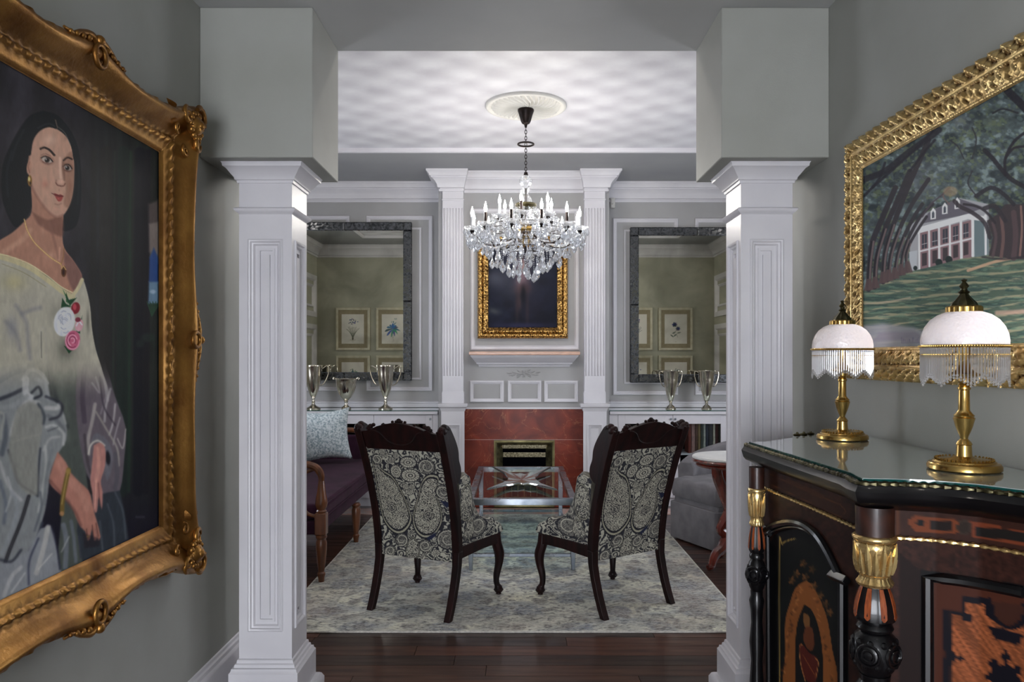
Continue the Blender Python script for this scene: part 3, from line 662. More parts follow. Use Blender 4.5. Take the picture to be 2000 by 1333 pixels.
# ================================================================ WHITE BOOK CABINETS
def cabinet(x0, x1, doors, label, side):
    Yc = 7.45; H = .945; Zt = .93
    t = thing('book_cabinet', label, 'cabinet', ((x0+x1)/2, 7.66, 0))
    b = MB(); e = .018
    b.box(x0, x1, YR-e, YR-.001, .08, .9); b.box(x0, x0+e, Yc+.022, YR-.02, .08, .9); b.box(x1-e, x1, Yc+.022, YR-.02, .08, .9); b.box(x0, x1, Yc+.022, YR-.02, .08, .1); b.box(x0, x1, Yc+.022, YR-.02, .882, .9)
    b.box(x0, x1, Yc+.03, YR-.02, .50, .515); b.box(x0, doors[0][0]-.001, Yc, Yc+.022, .08, .9) if side > 0 else b.box(doors[-1][1]+.001, x1, Yc, Yc+.022, .08, .9)
    obj('carcass', b, TRIM, t, True)
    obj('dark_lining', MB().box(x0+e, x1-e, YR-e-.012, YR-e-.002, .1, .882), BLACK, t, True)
    obj('plinth', MB().box(x0+.002, x1-.002, Yc+.02, YR-.02, 0, .08), TRIM, t, True)
    obj('countertop', MB().box(x0-.0, x1+.0, Yc-.02, YR-.001, .9, .932), TRIM, t, True, bevel=.004)
    obj('glass_cover', MB().box(x0-.0, x1+.0, Yc-.016, YR-.004, .9325, .9405), SHEETG, t, True)
    obj('glass_edge', MB().box(x0-.0, x1+.0, Yc-.0185, Yc-.0162, .9325, .9405), GEDGE, t, True)
    for (a, c, hinge) in doors:
        a += .0015; c -= .0015; st = .068; z0, z1 = .085, .896
        b = MB(); b.box(a, a+st, Yc, Yc+.02, z0, z1); b.box(c-st, c, Yc, Yc+.02, z0, z1); b.box(a+st, c-st, Yc, Yc+.02, z1-.088, z1); b.box(a+st, c-st, Yc, Yc+.02, z0, z0+.09)
        d = obj('door', b, TRIM, t, True, bevel=.0015)
        obj('pane', MB().box(a+st, c-st, Yc+.008, Yc+.011, z0+.09, z1-.088), CABGL, d, True)
        kx = c-.02 if hinge < 0 else a+.02
        obj('knob', MB().box(kx-.009, kx+.009, Yc-.014, Yc, z1-.05, z1-.032), CHROME, d, True, bevel=.002)
    return t
dl = [PX(p, 7.45) for p in (380, 488, 606, 730, 845)]
cabinet(-3.14, -.772, [(dl[i], dl[i+1], -1 if i % 2 else 1) for i in range(0, 4)], 'white book cabinet left of the fireplace behind the purple sofa', -1)
drt = [PX(p, 7.45) for p in (1207, 1314.5, 1422, 1530, 1638)]
cabinet(.902, 2.9, [(drt[i], drt[i+1], 1 if i % 2 else -1) for i in range(0, 4)], 'white book cabinet right of the fireplace behind the grey armchair', 1)
# books: one mesh kind per colour
bookcols = [((118, 52, 40), 'rust red'), ((158, 120, 114), 'dusty pink'), ((92, 60, 48), 'brown'), ((60, 66, 58), 'dark green'), ((34, 40, 58), 'navy'), ((176, 176, 166), 'pale grey'), ((78, 30, 34), 'maroon'), ((128, 104, 66), 'tan'), ((40, 38, 40), 'black'), ((198, 188, 170), 'cream')]
BM = [mat('book_cloth_%s' % n.replace(' ', '_'), c, tuple(int(v*.8) for v in c), scale=30, rough=.7) for c, n in bookcols]
PAGE = mat('book_pages', (212, 204, 186), rough=.9)
rb = random.Random(3)
ORD = ('first', 'second', 'third', 'fourth', 'fifth', 'sixth', 'seventh', 'eighth', 'ninth', 'tenth', 'eleventh')
def book(x, wd, h, ci, z, label, grp, parent=None):
    t = thing('book', label, 'book', (x+wd/2, 7.6, z), 0, grp)
    b = MB(); y0, y1 = -.09, .07
    b.box(-wd/2, -wd/2+.003, y0, y1, 0, h); b.box(wd/2-.003, wd/2, y0, y1, 0, h)
    b.prism([(-wd/2, y0), (-wd/2+.002, y0-.006), (0, y0-.009), (wd/2-.002, y0-.006), (wd/2, y0), (wd/2, y0+.003), (-wd/2, y0+.003)], 0, h, 'z')
    obj('cover', b, BM[ci], t)
    obj('page_block', MB().box(-wd/2+.003, wd/2-.003, y0+.003, y1-.004, .004, h-.004), PAGE, t)
x = PX(1340, 7.6); seq = [(0, 'a rust red'), (1, 'the dusty pink'), (2, 'a brown'), (7, 'a tan'), (3, 'a dark green'), (5, 'a pale grey'), (4, 'a navy'), (8, 'a black'), (9, 'a cream'), (6, 'a maroon'), (8, 'a slim black'), (6, 'a maroon')]
lab = ['rust red book at the left end of the row behind the cabinet glass', 'dusty pink book second from the left in the cabinet row', 'brown book just right of the dusty pink one', 'tan book in the middle of the glazed cabinet row', 'dark green book right of the tan one in the cabinet', 'pale grey book near the middle of the cabinet row', 'navy blue book beside the pale grey one', 'thick black book left of the cream one in the cabinet', 'cream book standing out pale in the cabinet row', 'maroon book right of the cream one in the cabinet', 'slim black book between two maroon ones in the cabinet', 'maroon book at the right end of the cabinet row']
for i, (ci, _) in enumerate(seq):
    wd = (.03, .036, .024, .026, .024, .022, .026, .04, .022, .03, .02, .03)[i]; h = (.3, .315, .3, .32, .3, .31, .32, .3, .315, .29, .31, .3)[i]
    book(x, wd, h, ci, .5155, lab[i], 'books in the right glazed cabinet'); x += wd+.002
x = PX(1225, 7.6)
for i in range(9):
    wd = rb.choice((.024, .03, .036)); q = (8, 2, 6, 4, 8, 3, 2, 8, 6)[i]; book(x, wd, rb.uniform(.23, .3), q, .5155, '%s book, %s from the left behind the right chair crest' % (bookcols[q][1], ORD[i]), 'dark books behind the right chair crest'); x += wd+.003
x = PX(748, 7.6)
for i in range(11):
    wd = rb.choice((.024, .03, .036)); q = (8, 4, 2, 8, 6, 3, 8, 7, 4, 8, 2)[i]; book(x, wd, rb.uniform(.25, .31), q, .5155, '%s book, %s from the left in the left glazed cabinet' % (bookcols[q][1], ORD[i]), 'books in the left glazed cabinet'); x += wd+.003
# ================================================================ TROPHY CUPS
def cup(px, pyb, kind, label, Y=7.64, h=.44):
    x = PX(px, Y); z = .9408
    t = thing('trophy_cup', label, 'trophy', (x, Y, z), rb.uniform(-.15, .15), 'silver trophy cups on the white cabinets')
    s = h/.44
    if kind == 'tall':
        body = [(.016, .118), (.024, .122), (.034, .14), (.054, .2), (.071, .27), (.082, .35), (.088, .425), (.092, .436), (.089, .44), (.084, .43), (.077, .35), (.064, .27), (.04, .19), (0, .15)]
        foot = [(0, 0), (.07, 0), (.072, .008), (.066, .014), (.05, .022), (.028, .034), (.017, .05), (.013, .06), (.02, .07), (.013, .078), (.012, .1), (.02, .108), (.016, .12), (0, .122)]
    elif kind == 'cone':
        body = [(.014, .078), (.03, .1), (.048, .16), (.068, .25), (.084, .34), (.094, .42), (.1, .434), (.096, .438), (.088, .42), (.062, .25), (.03, .12), (0, .1)]
        foot = [(0, 0), (.058, 0), (.06, .008), (.052, .014), (.042, .03), (.02, .048), (.014, .06), (.02, .07), (.014, .08), (0, .082)]
    else:
        body = [(.016, .092), (.028, .1), (.056, .13), (.086, .18), (.104, .24), (.112, .29), (.116, .325), (.12, .33), (.116, .334), (.108, .32), (.095, .23), (.05, .14), (0, .12)]
        foot = [(0, 0), (.052, 0), (.056, .004), (.05, .02), (.034, .03), (.02, .045), (.016, .07), (.026, .084), (.018, .094), (0, .096)]
    fl = None
    if kind == 'bowl': fl = lambda a, z: 1+(.022*math.cos(18*a) if z < .25 else .006*math.cos(40*a))
    obj('bowl', MB().lathe([(r*s, z_*s) for r, z_ in body], 72 if fl else 32, flute=fl), SILVER, t, ang=60)
    obj('foot', MB().lathe([(r*s, z_*s) for r, z_ in foot], 8 if kind == 'bowl' else 28), SILVER, t, ang=50)
    for sg in (-1, 1):
        if kind == 'tall': pts = [(.088, .405), (.11, .42), (.136, .432), (.152, .41), (.15, .36), (.13, .3), (.1, .25), (.068, .235)]
        elif kind == 'cone': pts = [(.09, .415), (.11, .43), (.13, .425), (.134, .39), (.126, .34), (.11, .29), (.09, .262), (.07, .255)]
        else: pts = [(.112, .325), (.13, .345), (.142, .34), (.138, .325), (.126, .33)]
        p = spline([(sg*a*s, 0, c*s) for a, c in pts], 5)
        obj('handle', MB().tube(p, .0052*s, 7), SILVER, t)
    return t
cup(612, 800, 'tall', 'tall silver two-handled trophy cup beside the left column')
cup(676, 797, 'bowl', 'shorter fluted silver trophy bowl between two taller cups', h=.40)
cup(753, 801, 'tall', 'tall silver two-handled trophy cup nearest the left pilaster')
cup(1310, 800, 'cone', 'conical silver two-handled trophy cup left of its twin', h=.385)
cup(1380, 800, 'cone', 'conical silver two-handled trophy cup next to the right column', h=.385)
# ================================================================ ANTIQUED MIRRORS
def mirror(x0, x1, z0, z1, label):
    Ym = 7.82; t = thing('wall_mirror', label, 'mirror', ((x0+x1)/2, YR, z0))
    w_ = .088
    obj('backing', MB().box(x0+.004, x1-.004, Ym+.004, YR-.001, z0+.004, z1-.004), BLACK, t, True)
    obj('mirror_glass', MB().box(x0+w_-.006, x1-w_+.006, Ym+.002, Ym+.006, z0+w_-.006, z1-w_+.006), MIRROR, t, True)
    def bev(b, a0, a1, c0, c1):
        b.rect(a0, a1, c0, c1, [(0, 0), (0, .004), (.008, .008), ], Ym+.004); b.add([(a0+.008, Ym-.004, c0+.008), (a1-.008, Ym-.004, c0+.008), (a1-.008, Ym-.004, c1-.008), (a0+.008, Ym-.004, c1-.008)], [(0, 1, 2, 3)])
    g = .001
    xs = [x0, x0+w_, x0+w_+(x1-x0-2*w_)*.5, x1-w_, x1]; zs = [z0, z0+w_, (z0+z1)/2, z1-w_, z1]
    for i in range(4):
        for (c0, c1) in ((z0, z0+w_), (z1-w_, z1)):
            b = MB(); bev(b, xs[i]+g, xs[i+1]-g, c0+g, c1-g); obj('border_strip', b, MIRFR, t, True, smooth=False)
    for (a0, a1) in ((x0, x0+w_), (x1-w_, x1)):
        for j in (1, 2):
            b = MB(); bev(b, a0+g, a1-g, zs[j]+g, zs[j+1]-g); obj('border_strip', b, MIRFR, t, True, smooth=False)
mirror(PX(540, 7.82)-.0, PX(804, 7.82), PZ(744, 7.82), PZ(434, 7.82), 'large antiqued mirror on the rear wall left of the fireplace')
mirror(PX(1231, 7.82), PX(1495, 7.82), PZ(748, 7.82), PZ(444, 7.82), 'large antiqued mirror on the rear wall right of the fireplace')
# ================================================================ GILT FRAMES (local: x along wall, -y out of wall, centre origin)
def gilt_frame(parent, hw, hh, prof, m, orn=None, outer=None, step=.006, name='frame', depth_scale=1):
    """prof: [(d outward from sight edge, h)], orn(s, i)->extra height, outer(s_norm side info)->extra outward at the outer points"""
    per = []
    nx = max(4, int(2*hw/step)); nz = max(4, int(2*hh/step))
    for i in range(nx): per.append((-hw+2*hw*i/nx, -hh, 0, -1, i/nx))
    for i in range(nz): per.append((hw, -hh+2*hh*i/nz, 1, 0, i/nz))
    for i in range(nx): per.append((hw-2*hw*i/nx, hh, 0, 1, i/nx))
    for i in range(nz): per.append((-hw, hh-2*hh*i/nz, -1, 0, i/nz))
    L = []; D = max(d for d, h in prof)
    for k_, (d, h) in enumerate(prof):
        loop = []
        for (x, z, ox, oz, t) in per:
            fr = max(0.0, d)/D
            dd = d+(outer(t, ox != 0)*fr**2 if outer else 0)
            # mitre: scale the rectangle
            sx = (hw+dd)/hw; sz = (hh+dd)/hh
            X = x*sx; Z = z*sz
            s = (x if oz != 0 else z)*(1+0) ; s2 = (X if oz != 0 else Z)
            loop.append((X, -(h+(orn(k_, s2, t) if orn else 0)), Z))
        L.append(loop)
    b = MB(); b.rings(L, cap0=False, cap1=False); return obj(name, b, m, parent, ang=80)
# ================================================================ PAINTING OVER THE MANTEL
def canvas(parent, hw, hh, nu, nv, paintfn, m=PAINTM, y=0.0, loc=None, rot=0.0, name='canvas'):
    """grid with painted vertex colours; paintfn gets coordinate arrays: px,py as the picture appears in the photograph"""
    u = np.linspace(-hw, hw, nu+1); v = np.linspace(hh, -hh, nv+1); U, W = np.meshgrid(u, v)
    V = np.stack([U, np.full_like(U, y), W], -1).reshape(-1, 3)
    M_ = np.array(Matrix.Translation(loc) @ rotm('Z', rot)); Wd = V @ M_[:3, :3].T+M_[:3, 3]
    px = CX+F*Wd[:, 0]/Wd[:, 1]; py = CY-F*(Wd[:, 2]-CZ)/Wd[:, 1]
    P = paintfn(px, py, U.ravel(), W.ravel())
    me = grid_mesh(name, V, nu, nv, P.C); return link(name, me, m, parent, world=False)
def mantel_paint(px, py, U, W):
    P = Paint(px, py, (22, 24, 36)); n = fbm(px/22, py/22, 4, 3)[:, None]
    P.C = P.C*(0.6+0.9*n)
    P.glow((1022, 500), 48, 60, (74, 74, 88), .6); P.glow((968, 545), 24, 16, (86, 88, 98), .6); P.glow((1000, 560), 30, 26, (62, 64, 76), .5)
    P.glow((1020, 548), 12, 20, (150, 118, 126), .8); P.glow((1020, 520), 10, 16, (178, 140, 132), .8); P.glow((1022, 565), 14, 10, (92, 66, 64), .8)
    P.glow((1015, 590), 5, 16, (78, 60, 60), .8); P.glow((1030, 600), 4, 40, (58, 46, 50), .8); P.glow((1010, 600), 4, 30, (56, 44, 48), .7)
    P.glow((965, 608), 12, 6, (84, 88, 88), .6, .3); P.glow((1045, 600), 20, 40, (34, 32, 44), .6); P.glow((1022, 575), 6, 22, (14, 16, 24), .9)
    P.glow((1020, 636), 60, 5, (44, 44, 72), .8); return P
x0, x1 = PX(932, 7.36), PX(1110, 7.36); z0, z1 = PZ(661.5, 7.36), PZ(460, 7.36)
mp = thing('mantel_painting', 'dark portrait in a gold frame hanging above the mantel shelf', 'painting', ((x0+x1)/2, YB-.03, (z0+z1)/2))
hw, hh = (x1-x0)/2-.108, (z1-z0)/2-.108
def orn2(k_, s, t):
    if k_ in (3, 4, 5): return .007*abs(math.sin(s*90))*(1+.5*math.sin(s*47))
    if k_ in (9, 10): return .008*max(0, math.sin(s*110))
    return 0
gilt_frame(mp, hw, hh, [(0, -.01), (0, .008), (.01, .016), (.018, .018), (.03, .03), (.042, .038), (.054, .03), (.06, .036), (.068, .05), (.084, .052), (.094, .044), (.104, .026), (.108, 0)], mat('mantel_frame_gilt', (214, 168, 96), (70, 44, 16), scale=75, detail=4, rough=.3, metal=.85, ramp=(.42, .6), cavity=(50, 30, 10)), orn2, step=.006)
canvas(mp, hw+.004, hh+.004, 110, 150, mantel_paint, y=-.004, loc=mp.location, rot=0)
obj('backing', MB().box(-hw-.09, hw+.09, .0, .029, -hh-.09, hh+.09), BLACK, mp)
# small white sensor on the wall
s_ = thing('wall_sensor', 'small white plastic sensor on the rear wall beside the right pilaster', 'sensor', (PX(1195, 7.7)+.0, 7.84, PZ(397, 7.84)))
obj('housing', MB().box(-.022, .022, -.02, .0395, -.05, .05), PLAST, s_, bevel=.008)
obj('lens', MB().ball((0, -.02, -.015), .012, 10, 6), PLAST, s_)
s_.location.x = PX(1197, 7.84)
# ================================================================ BOTANICAL PRINTS (on the near wall, seen in the mirrors)
def botanical(kind):
    def fn(px, py, U, W):
        P = Paint(U*1000, -W*1000, (218, 214, 206)); r = random.Random(kind*7+1)   # millimetres, y down
        cols = [((70, 74, 110), (96, 102, 88)), ((78, 130, 150), (60, 108, 118)), ((60, 120, 128), (90, 110, 90)), ((52, 62, 92), (70, 84, 100)), ((40, 46, 84), (60, 76, 70)), ((66, 116, 140), (60, 90, 100))][kind % 6]
        dk, gr = cols
        if kind % 6 in (0, 3):      # bulb plant with fan of leaves and blue flowers
            for a in np.linspace(-1.1, 1.1, 12):
                P.stroke([(0, 150), (50*math.sin(a), 60), (115*math.sin(a), 60-90*math.cos(a*.8)+r.uniform(-20, 20))], 5, gr, 1, .8)
            P.stroke([(0, 150), (4, 0), (0, -120)], 4, (90, 96, 84), 1)
            for _ in range(20): P.ell((r.gauss(0, 32), -110+r.gauss(0, 26)), r.uniform(7, 13), r.uniform(5, 9), tuple(int(c*r.uniform(.7, 1.3)) for c in dk), 2, .85, r.uniform(0, 3))
            P.poly([(-14, 140), (14, 140), (10, 175), (-10, 175)], (84, 78, 62), 2)
            for a in np.linspace(-1.2, 1.2, 7): P.stroke([(0, 165), (60*math.sin(a), 165+24*math.cos(a))], 2, (110, 100, 84), 1, .8)
        elif kind % 6 in (1, 5, 2):  # star of broad teal leaves on a stalk
            P.stroke([(6, 20), (2, 110), (-6, 185)], 4, (96, 96, 92), 1)
            for i, a in enumerate(np.linspace(-2.9, 2.9, 11)):
                L_ = 120+r.uniform(-25, 15); c, s = math.sin(a), -math.cos(a)
                P.poly([(0, 0), (c*L_*.4-s*18, s*L_*.4+c*18-6), (c*L_*.8-s*14, s*L_*.8+c*14+10), (c*L_, s*L_+18), (c*L_*.8+s*10, s*L_*.8-c*10), (c*L_*.4+s*12, s*L_*.4-c*12)], tuple(int(v*r.uniform(.65, 1.2)) for v in dk), 2, .9, 3)
            for _ in range(14): P.ell((r.gauss(-10, 30), -90+r.gauss(0, 30)), 9, 6, gr, 2, .8, r.uniform(0, 3))
        else:                         # nodding blooms on a curling stem
            P.stroke([(-30, 130), (-10, 90), (30, 80), (0, 30), (-30, -10), (10, -60)], 4, (70, 80, 72), 1)
            for c, q in (((20, -70), 44), ((-34, -6), 38)):
                for a in range(6): P.ell((c[0]+q*.45*math.cos(a), c[1]+q*.4*math.sin(a)), q*.5, q*.34, tuple(int(v*r.uniform(.7, 1.5)) for v in dk), 3, .85, a)
            for c in ((-50, 60), (30, 60), (60, 110), (10, 100)): P.ell(c, 30, 9, gr, 2, .8, r.uniform(-.8, .8))
        P.stroke([(-10, 205), (12, 205)], 5, (150, 148, 140), 1, .8); return P
    return fn
def print_frame(x, z, kind, label):
    t = thing('botanical_print', label, 'framed print', (x, YF+.03, z), PI, 'botanical prints facing the mirrors')
    hw_, hh_ = .27, .34
    b = MB(); b.rect(-hw_, hw_, -hh_, hh_, [(0, -.028), (0, .008), (.008, .014), (.022, .012), (.03, .006), (.036, .006), (.038, -.002)], 0); obj('frame', b, CREAMF, t)
    obj('mat_board', MB().box(-hw_+.03, hw_-.03, .0, .026, -hh_+.03, hh_-.03), MATB, t)
    canvas(t, .178, .235, 60, 80, botanical(kind), PRINTM, y=-.0015, loc=Vector((x, 4.0, z)), rot=0, name='print')
zz = (1.915, 1.915-.765)
pp = [(-2.62, 0, 0, 'blue bulb flower print in the left group, top row towards the corner'), (-1.98, 0, 1, 'teal star leaf print in the left group, top row towards the opening'), (-2.62, 1, 2, 'teal plant print in the left group, bottom row towards the corner'), (-1.98, 1, 3, 'blue plant print in the left group, bottom row towards the opening'),
      (1.89, 0, 3, 'blue plant print in the right group, top row towards the opening'), (2.53, 0, 4, 'dark blue blooms print in the right group, top row towards the corner'), (1.89, 1, 0, 'grey bulb plant print in the right group, bottom row towards the opening'), (2.53, 1, 5, 'teal star leaf print in the right group, bottom row towards the corner')]
for x, r_, k_, l_ in pp: print_frame(x, zz[r_], k_, l_)
# ================================================================ CEILING MEDALLION AND CHANDELIER
CHX, CHY = PX(1027, 5.52), 5.52
zc = RC+.03
t = thing('ceiling_medallion', 'round white fluted plaster medallion on the papered ceiling', 'ceiling medallion', (CHX, CHY, zc))
def rayed(a, z): return 1.0
loops = []; n = 216
prf = [(.292, 0), (.292, -.014), (.284, -.022), (.27, -.022), (.262, -.012), (.25, -.012), (.24, -.02), (.2, -.028), (.15, -.028), (.1, -.02), (.07, -.016), (.06, -.028), (.0001, -.03)]
for i, (r, z) in enumerate(prf):
    l = []
    for j in range(n):
        a = 2*PI*j/n; tw = a+(.27-r)*2.2
        zz_ = z+(.012*math.sin(a*36) if 6 <= i <= 10 else 0)
        l.append((r*math.cos(tw), r*math.sin(tw), zz_))
    loops.append(l)
obj('disc', MB().rings(loops, cap0=False), PLAST, t, ang=60)
ch = thing('chandelier', 'crystal chandelier with lit candle bulbs hanging by a chain', 'chandelier', (CHX, CHY, 2.3))
IRON = mat('bronze_iron', (40, 30, 28), (24, 18, 18), scale=20, rough=.4, metal=.7)
def W(z): return z-2.3
ztop = zc-.031
obj('canopy', MB().lathe([(0, W(ztop)), (.058, W(ztop)), (.06, W(ztop-.01)), (.052, W(ztop-.03)), (.046, W(ztop-.05)), (.036, W(ztop-.085)), (.028, W(ztop-.1)), (.012, W(ztop-.108)), (.007, W(ztop-.13)), (0, W(ztop-.13))], 24), IRON, ch)
z = W(ztop-.128); zend = W(2.785); n = 15; stp = (z-zend)/n
for i in range(n):
    c = z-stp*(i+.5); L_ = stp*.72; wd = .008; pts = [(wd*math.cos(q*PI/5)*(1 if i % 2 else 0), wd*math.cos(q*PI/5)*(0 if i % 2 else 1), c+L_*math.sin(q*PI/5)) for q in range(10)]
    obj('chain_link', MB().tube(pts, .0024, 5, closed=True), IRON, ch)
zr = W(PZ(282, CHY)); obj('rim_ring', MB().tube([(.056*math.cos(q*PI/16), .056*math.sin(q*PI/16), zr) for q in range(32)], .007, 8, closed=True), IRON, ch)
zb = W(PZ(355, CHY))
obj('top_ball', MB().lathe([(0, zb+.046)]+[(.046*math.sin(q*PI/12)*(1 if q % 2 else .96), zb+.046*math.cos(q*PI/12)) for q in range(1, 12)]+[(0, zb-.046)], 12), CRYST, ch, smooth=False)
obj('top_cap', MB().lathe([(0, zb+.07), (.012, zb+.068), (.016, zb+.05), (.02, zb+.044), (0, zb+.044)], 12), IRON, ch)
obj('stem_vase', MB().lathe([(0, zb-.046), (.03, zb-.05), (.026, zb-.07), (.018, zb-.09), (.04, zb-.12), (.05, zb-.16), (.036, zb-.2), (.02, zb-.22), (.02, zb-.3), (.05, zb-.34), (.07, zb-.37), (.06, zb-.42), (.02, zb-.46), (0, zb-.46)], 12), CRYST, ch, smooth=False)
obj('stem_rod', MB().lathe([(0, zb-.05), (.006, zb-.05), (.006, zb-.62), (0, zb-.62)], 8), IRON, ch)
zh = W(2.36)
obj('hub', MB().lathe([(0, zh+.05), (.05, zh+.045), (.07, zh+.02), (.06, zh-.01), (.03, zh-.04), (.012, zh-.08), (0, zh-.09)], 16), BRASS, ch)
obj('crown_collar', MB().lathe([(.05, zb-.17), (.075, zb-.16), (.08, zb-.175), (.06, zb-.19), (0, zb-.19)], 16), DBRASS, ch)
# shared meshes
dm = MB(); dm.lathe([(0, 0), (.0045, -.004), (.0035, -.010), (.009, -.020), (.0215, -.046), (.018, -.060), (.008, -.073), (0, -.080)], 8)
dm.v = [(x, y*.62, z) for x, y, z in dm.v]; drop_me = dm.mesh('crystal_drop', smooth=False); drop_me.materials.append(CRYST)
sm_ = MB(); sm_.lathe([(0, 0), (.004, -.004), (.003, -.01), (.009, -.022), (.012, -.034), (.006, -.046), (0, -.05)], 6); sm_.v = [(x, y*.6, z) for x, y, z in sm_.v]; small_me = sm_.mesh('small_drop', smooth=False); small_me.materials.append(CRYST)
bob = MB(); n = 20; lp = []
for r, z_, w_ in ((.012, -.012, 0), (.028, -.012, 0), (.045, -.002, .003), (.058, .012, .008), (.056, .015, .008), (.04, .003, .002), (.012, -.004, 0)):
    lp.append([((r+w_*math.cos(5*q*2*PI/n))*math.cos(2*PI*q/n), (r+w_*math.cos(5*q*2*PI/n))*math.sin(2*PI*q/n), z_) for q in range(n)])
bob.rings(lp); bob_me = bob.mesh('bobeche', smooth=False); bob_me.materials.append(CRYST)
cn = MB(); cn.lathe([(0, 0), (.0105, 0), (.0105, .085), (.008, .088), (0, .088)], 12); cn_me = cn.mesh('candle_sleeve'); cn_me.materials.append(CANW)
cn_backlit = cn.mesh('candle_sleeve'); cn_backlit.materials.append(IRON)  # dark copy: backlit shade of the near candles put into the colour
bl = MB(); bl.lathe([(0, 0), (.007, 0), (.0070, .006), (.0105, .018), (.0108, .027), (.0078, .040), (.0036, .054), (.0010, .068), (0, .072)], 12); bl_me = bl.mesh('bulb'); bl_me.materials.append(BULB)
cp = MB(); cp.lathe([(0, -.03), (.008, -.028), (.012, -.016), (.02, -.01), (.014, 0), (0, 0)], 10); cp_me = cp.mesh('candle_cup'); cp_me.materials.append(IRON)
def inst(name, me, loc, parent, rz=0, sc=1, rx=0):
    o = bpy.data.objects.new(name, me); COL.objects.link(o); o.location = loc; o.rotation_euler = (rx, 0, rz); o.scale = (sc,)*3; o.parent = parent; return o
rc = random.Random(9)
def strand(p0, p1, sag, n_, name='bead_strand', r=.0055):
    b = MB(); P0, P1 = Vector(p0), Vector(p1)
    for i in range(n_+1):
        t_ = i/n_; p = P0.lerp(P1, t_); p.z -= sag*4*t_*(1-t_); q = r*(1 if i % 2 else .8)
        b.add([(p.x+q, p.y, p.z), (p.x-q, p.y, p.z), (p.x, p.y+q, p.z), (p.x, p.y-q, p.z), (p.x, p.y, p.z+q*1.2), (p.x, p.y, p.z-q*1.2)], [(0, 2, 4), (2, 1, 4), (1, 3, 4), (3, 0, 4), (2, 0, 5), (1, 2, 5), (3, 1, 5), (0, 3, 5)])
    return b
arms = [(2*PI*(i+.5)/12, .395, 2.365) for i in range(12)]+[(2*PI*i/6+.35, .2, 2.46) for i in range(6)]
tips = []
for ai, (a, R, zb_) in enumerate(arms):
    c, s = math.cos(a), math.sin(a); z0_ = W(zb_)
    pts = spline([(c*.05, s*.05, zh+.01), (c*R*.35, s*R*.35, zh-.075 if R > .3 else zh+.02), (c*R*.7, s*R*.7, zh-.10 if R > .3 else zh+.03), (c*R*.95, s*R*.95, zh-.04 if R > .3 else zh+.07), (c*R, s*R, z0_-.025)], 5)
    obj('arm', MB().tube(pts, .0055, 7), CRYST if R < .3 else BEADG if ai % 2 else IRON, ch)
    inst('candle_cup', cp_me, (c*R, s*R, z0_-.004), ch)
    bo = inst('bobeche', bob_me, (c*R, s*R, z0_+.004), ch, a)
    ca = inst('candle_sleeve', cn_backlit if ai in (7, 8, 10, 9, 3, 16) else cn_me, (c*R, s*R, z0_+.004), ch)
    inst('bulb', bl_me, (0, 0, .088), ca)
    for q in range(7 if R > .3 else 5):
        aa = a+2*PI*q/(7 if R > .3 else 5); rr_ = .056
        inst('small_drop', small_me, (c*R+rr_*math.cos(aa), s*R+rr_*math.sin(aa), z0_+.008), ch, aa, rc.uniform(.95, 1.25))
        if R > .3: inst('crystal_drop', drop_me, (c*R+.03*math.cos(aa+.4), s*R+.03*math.sin(aa+.4), z0_-.03-.03*rc.random()), ch, aa+1, rc.uniform(.7, .95))
    tips.append((c*R, s*R, z0_))
# outer garlands between neighbouring bobeches, inner swags to the stem
for i in range(12):
    p, q = tips[i], tips[(i+1) % 12]
    obj('bead_strand', strand((p[0], p[1], p[2]-.01), (q[0], q[1], q[2]-.01), .075, 16), CRYST, ch, smooth=False)
    obj('bead_strand', strand((p[0]*.13, p[1]*.13, zb-.17), (p[0]*.98, p[1]*.98, p[2]+.01), .03, 26, r=.0048), CRYST, ch, smooth=False)
for i in range(6):
    p = tips[12+i]; obj('bead_strand', strand((p[0]*.2, p[1]*.2, zb-.14), (p[0], p[1], p[2]), .05, 16), CRYST, ch, smooth=False)
    q = tips[12+(i+1) % 6]; obj('bead_strand', strand((p[0], p[1], p[2]-.01), (q[0], q[1], q[2]-.01), .06, 14), CRYST, ch, smooth=False)
# hanging tiers of large drops, each with a short strand of beads above
tiers = [(.34, 2.33, 16, .85), (.22, 2.36, 12, .9), (.38, 2.38, 12, .8), (.36, 2.275, 14, .9), (.30, 2.235, 14, 1.0), (.24, 2.20, 12, 1.05), (.18, 2.165, 10, 1.05), (.12, 2.13, 8, 1.1), (.06, 2.10, 5, 1.15), (.28, 2.32, 12, 1.0), (.17, 2.30, 10, 1.0), (.1, 2.26, 8, 1.0), (.14, 2.42, 8, .9), (.1, 2.5, 6, .8), (.3, 2.40, 10, .9)]
for (R, z_, n_, sc) in tiers:
    for q in range(n_):
        a = 2*PI*q/n_+R*20+rc.uniform(-.08, .08); r_ = R*rc.uniform(.94, 1.06); zz_ = z_+rc.uniform(-.02, .02)
        top = (r_*math.cos(a), r_*math.sin(a), W(zz_))
        inst('crystal_drop', drop_me, top, ch, a+rc.uniform(-.6, .6), sc*rc.uniform(.92, 1.1))
        if z_ < 2.31:
            obj('bead_strand', strand((top[0]*.98, top[1]*.98, top[2]+.075), top, 0, 5, r=.006), CRYST, ch, smooth=False)
    if z_ < 2.33:
        obj('hoop', MB().tube([(R*math.cos(q*PI/16), R*math.sin(q*PI/16), W(z_)+.08) for q in range(32)], .0028, 5, closed=True), IRON, ch)
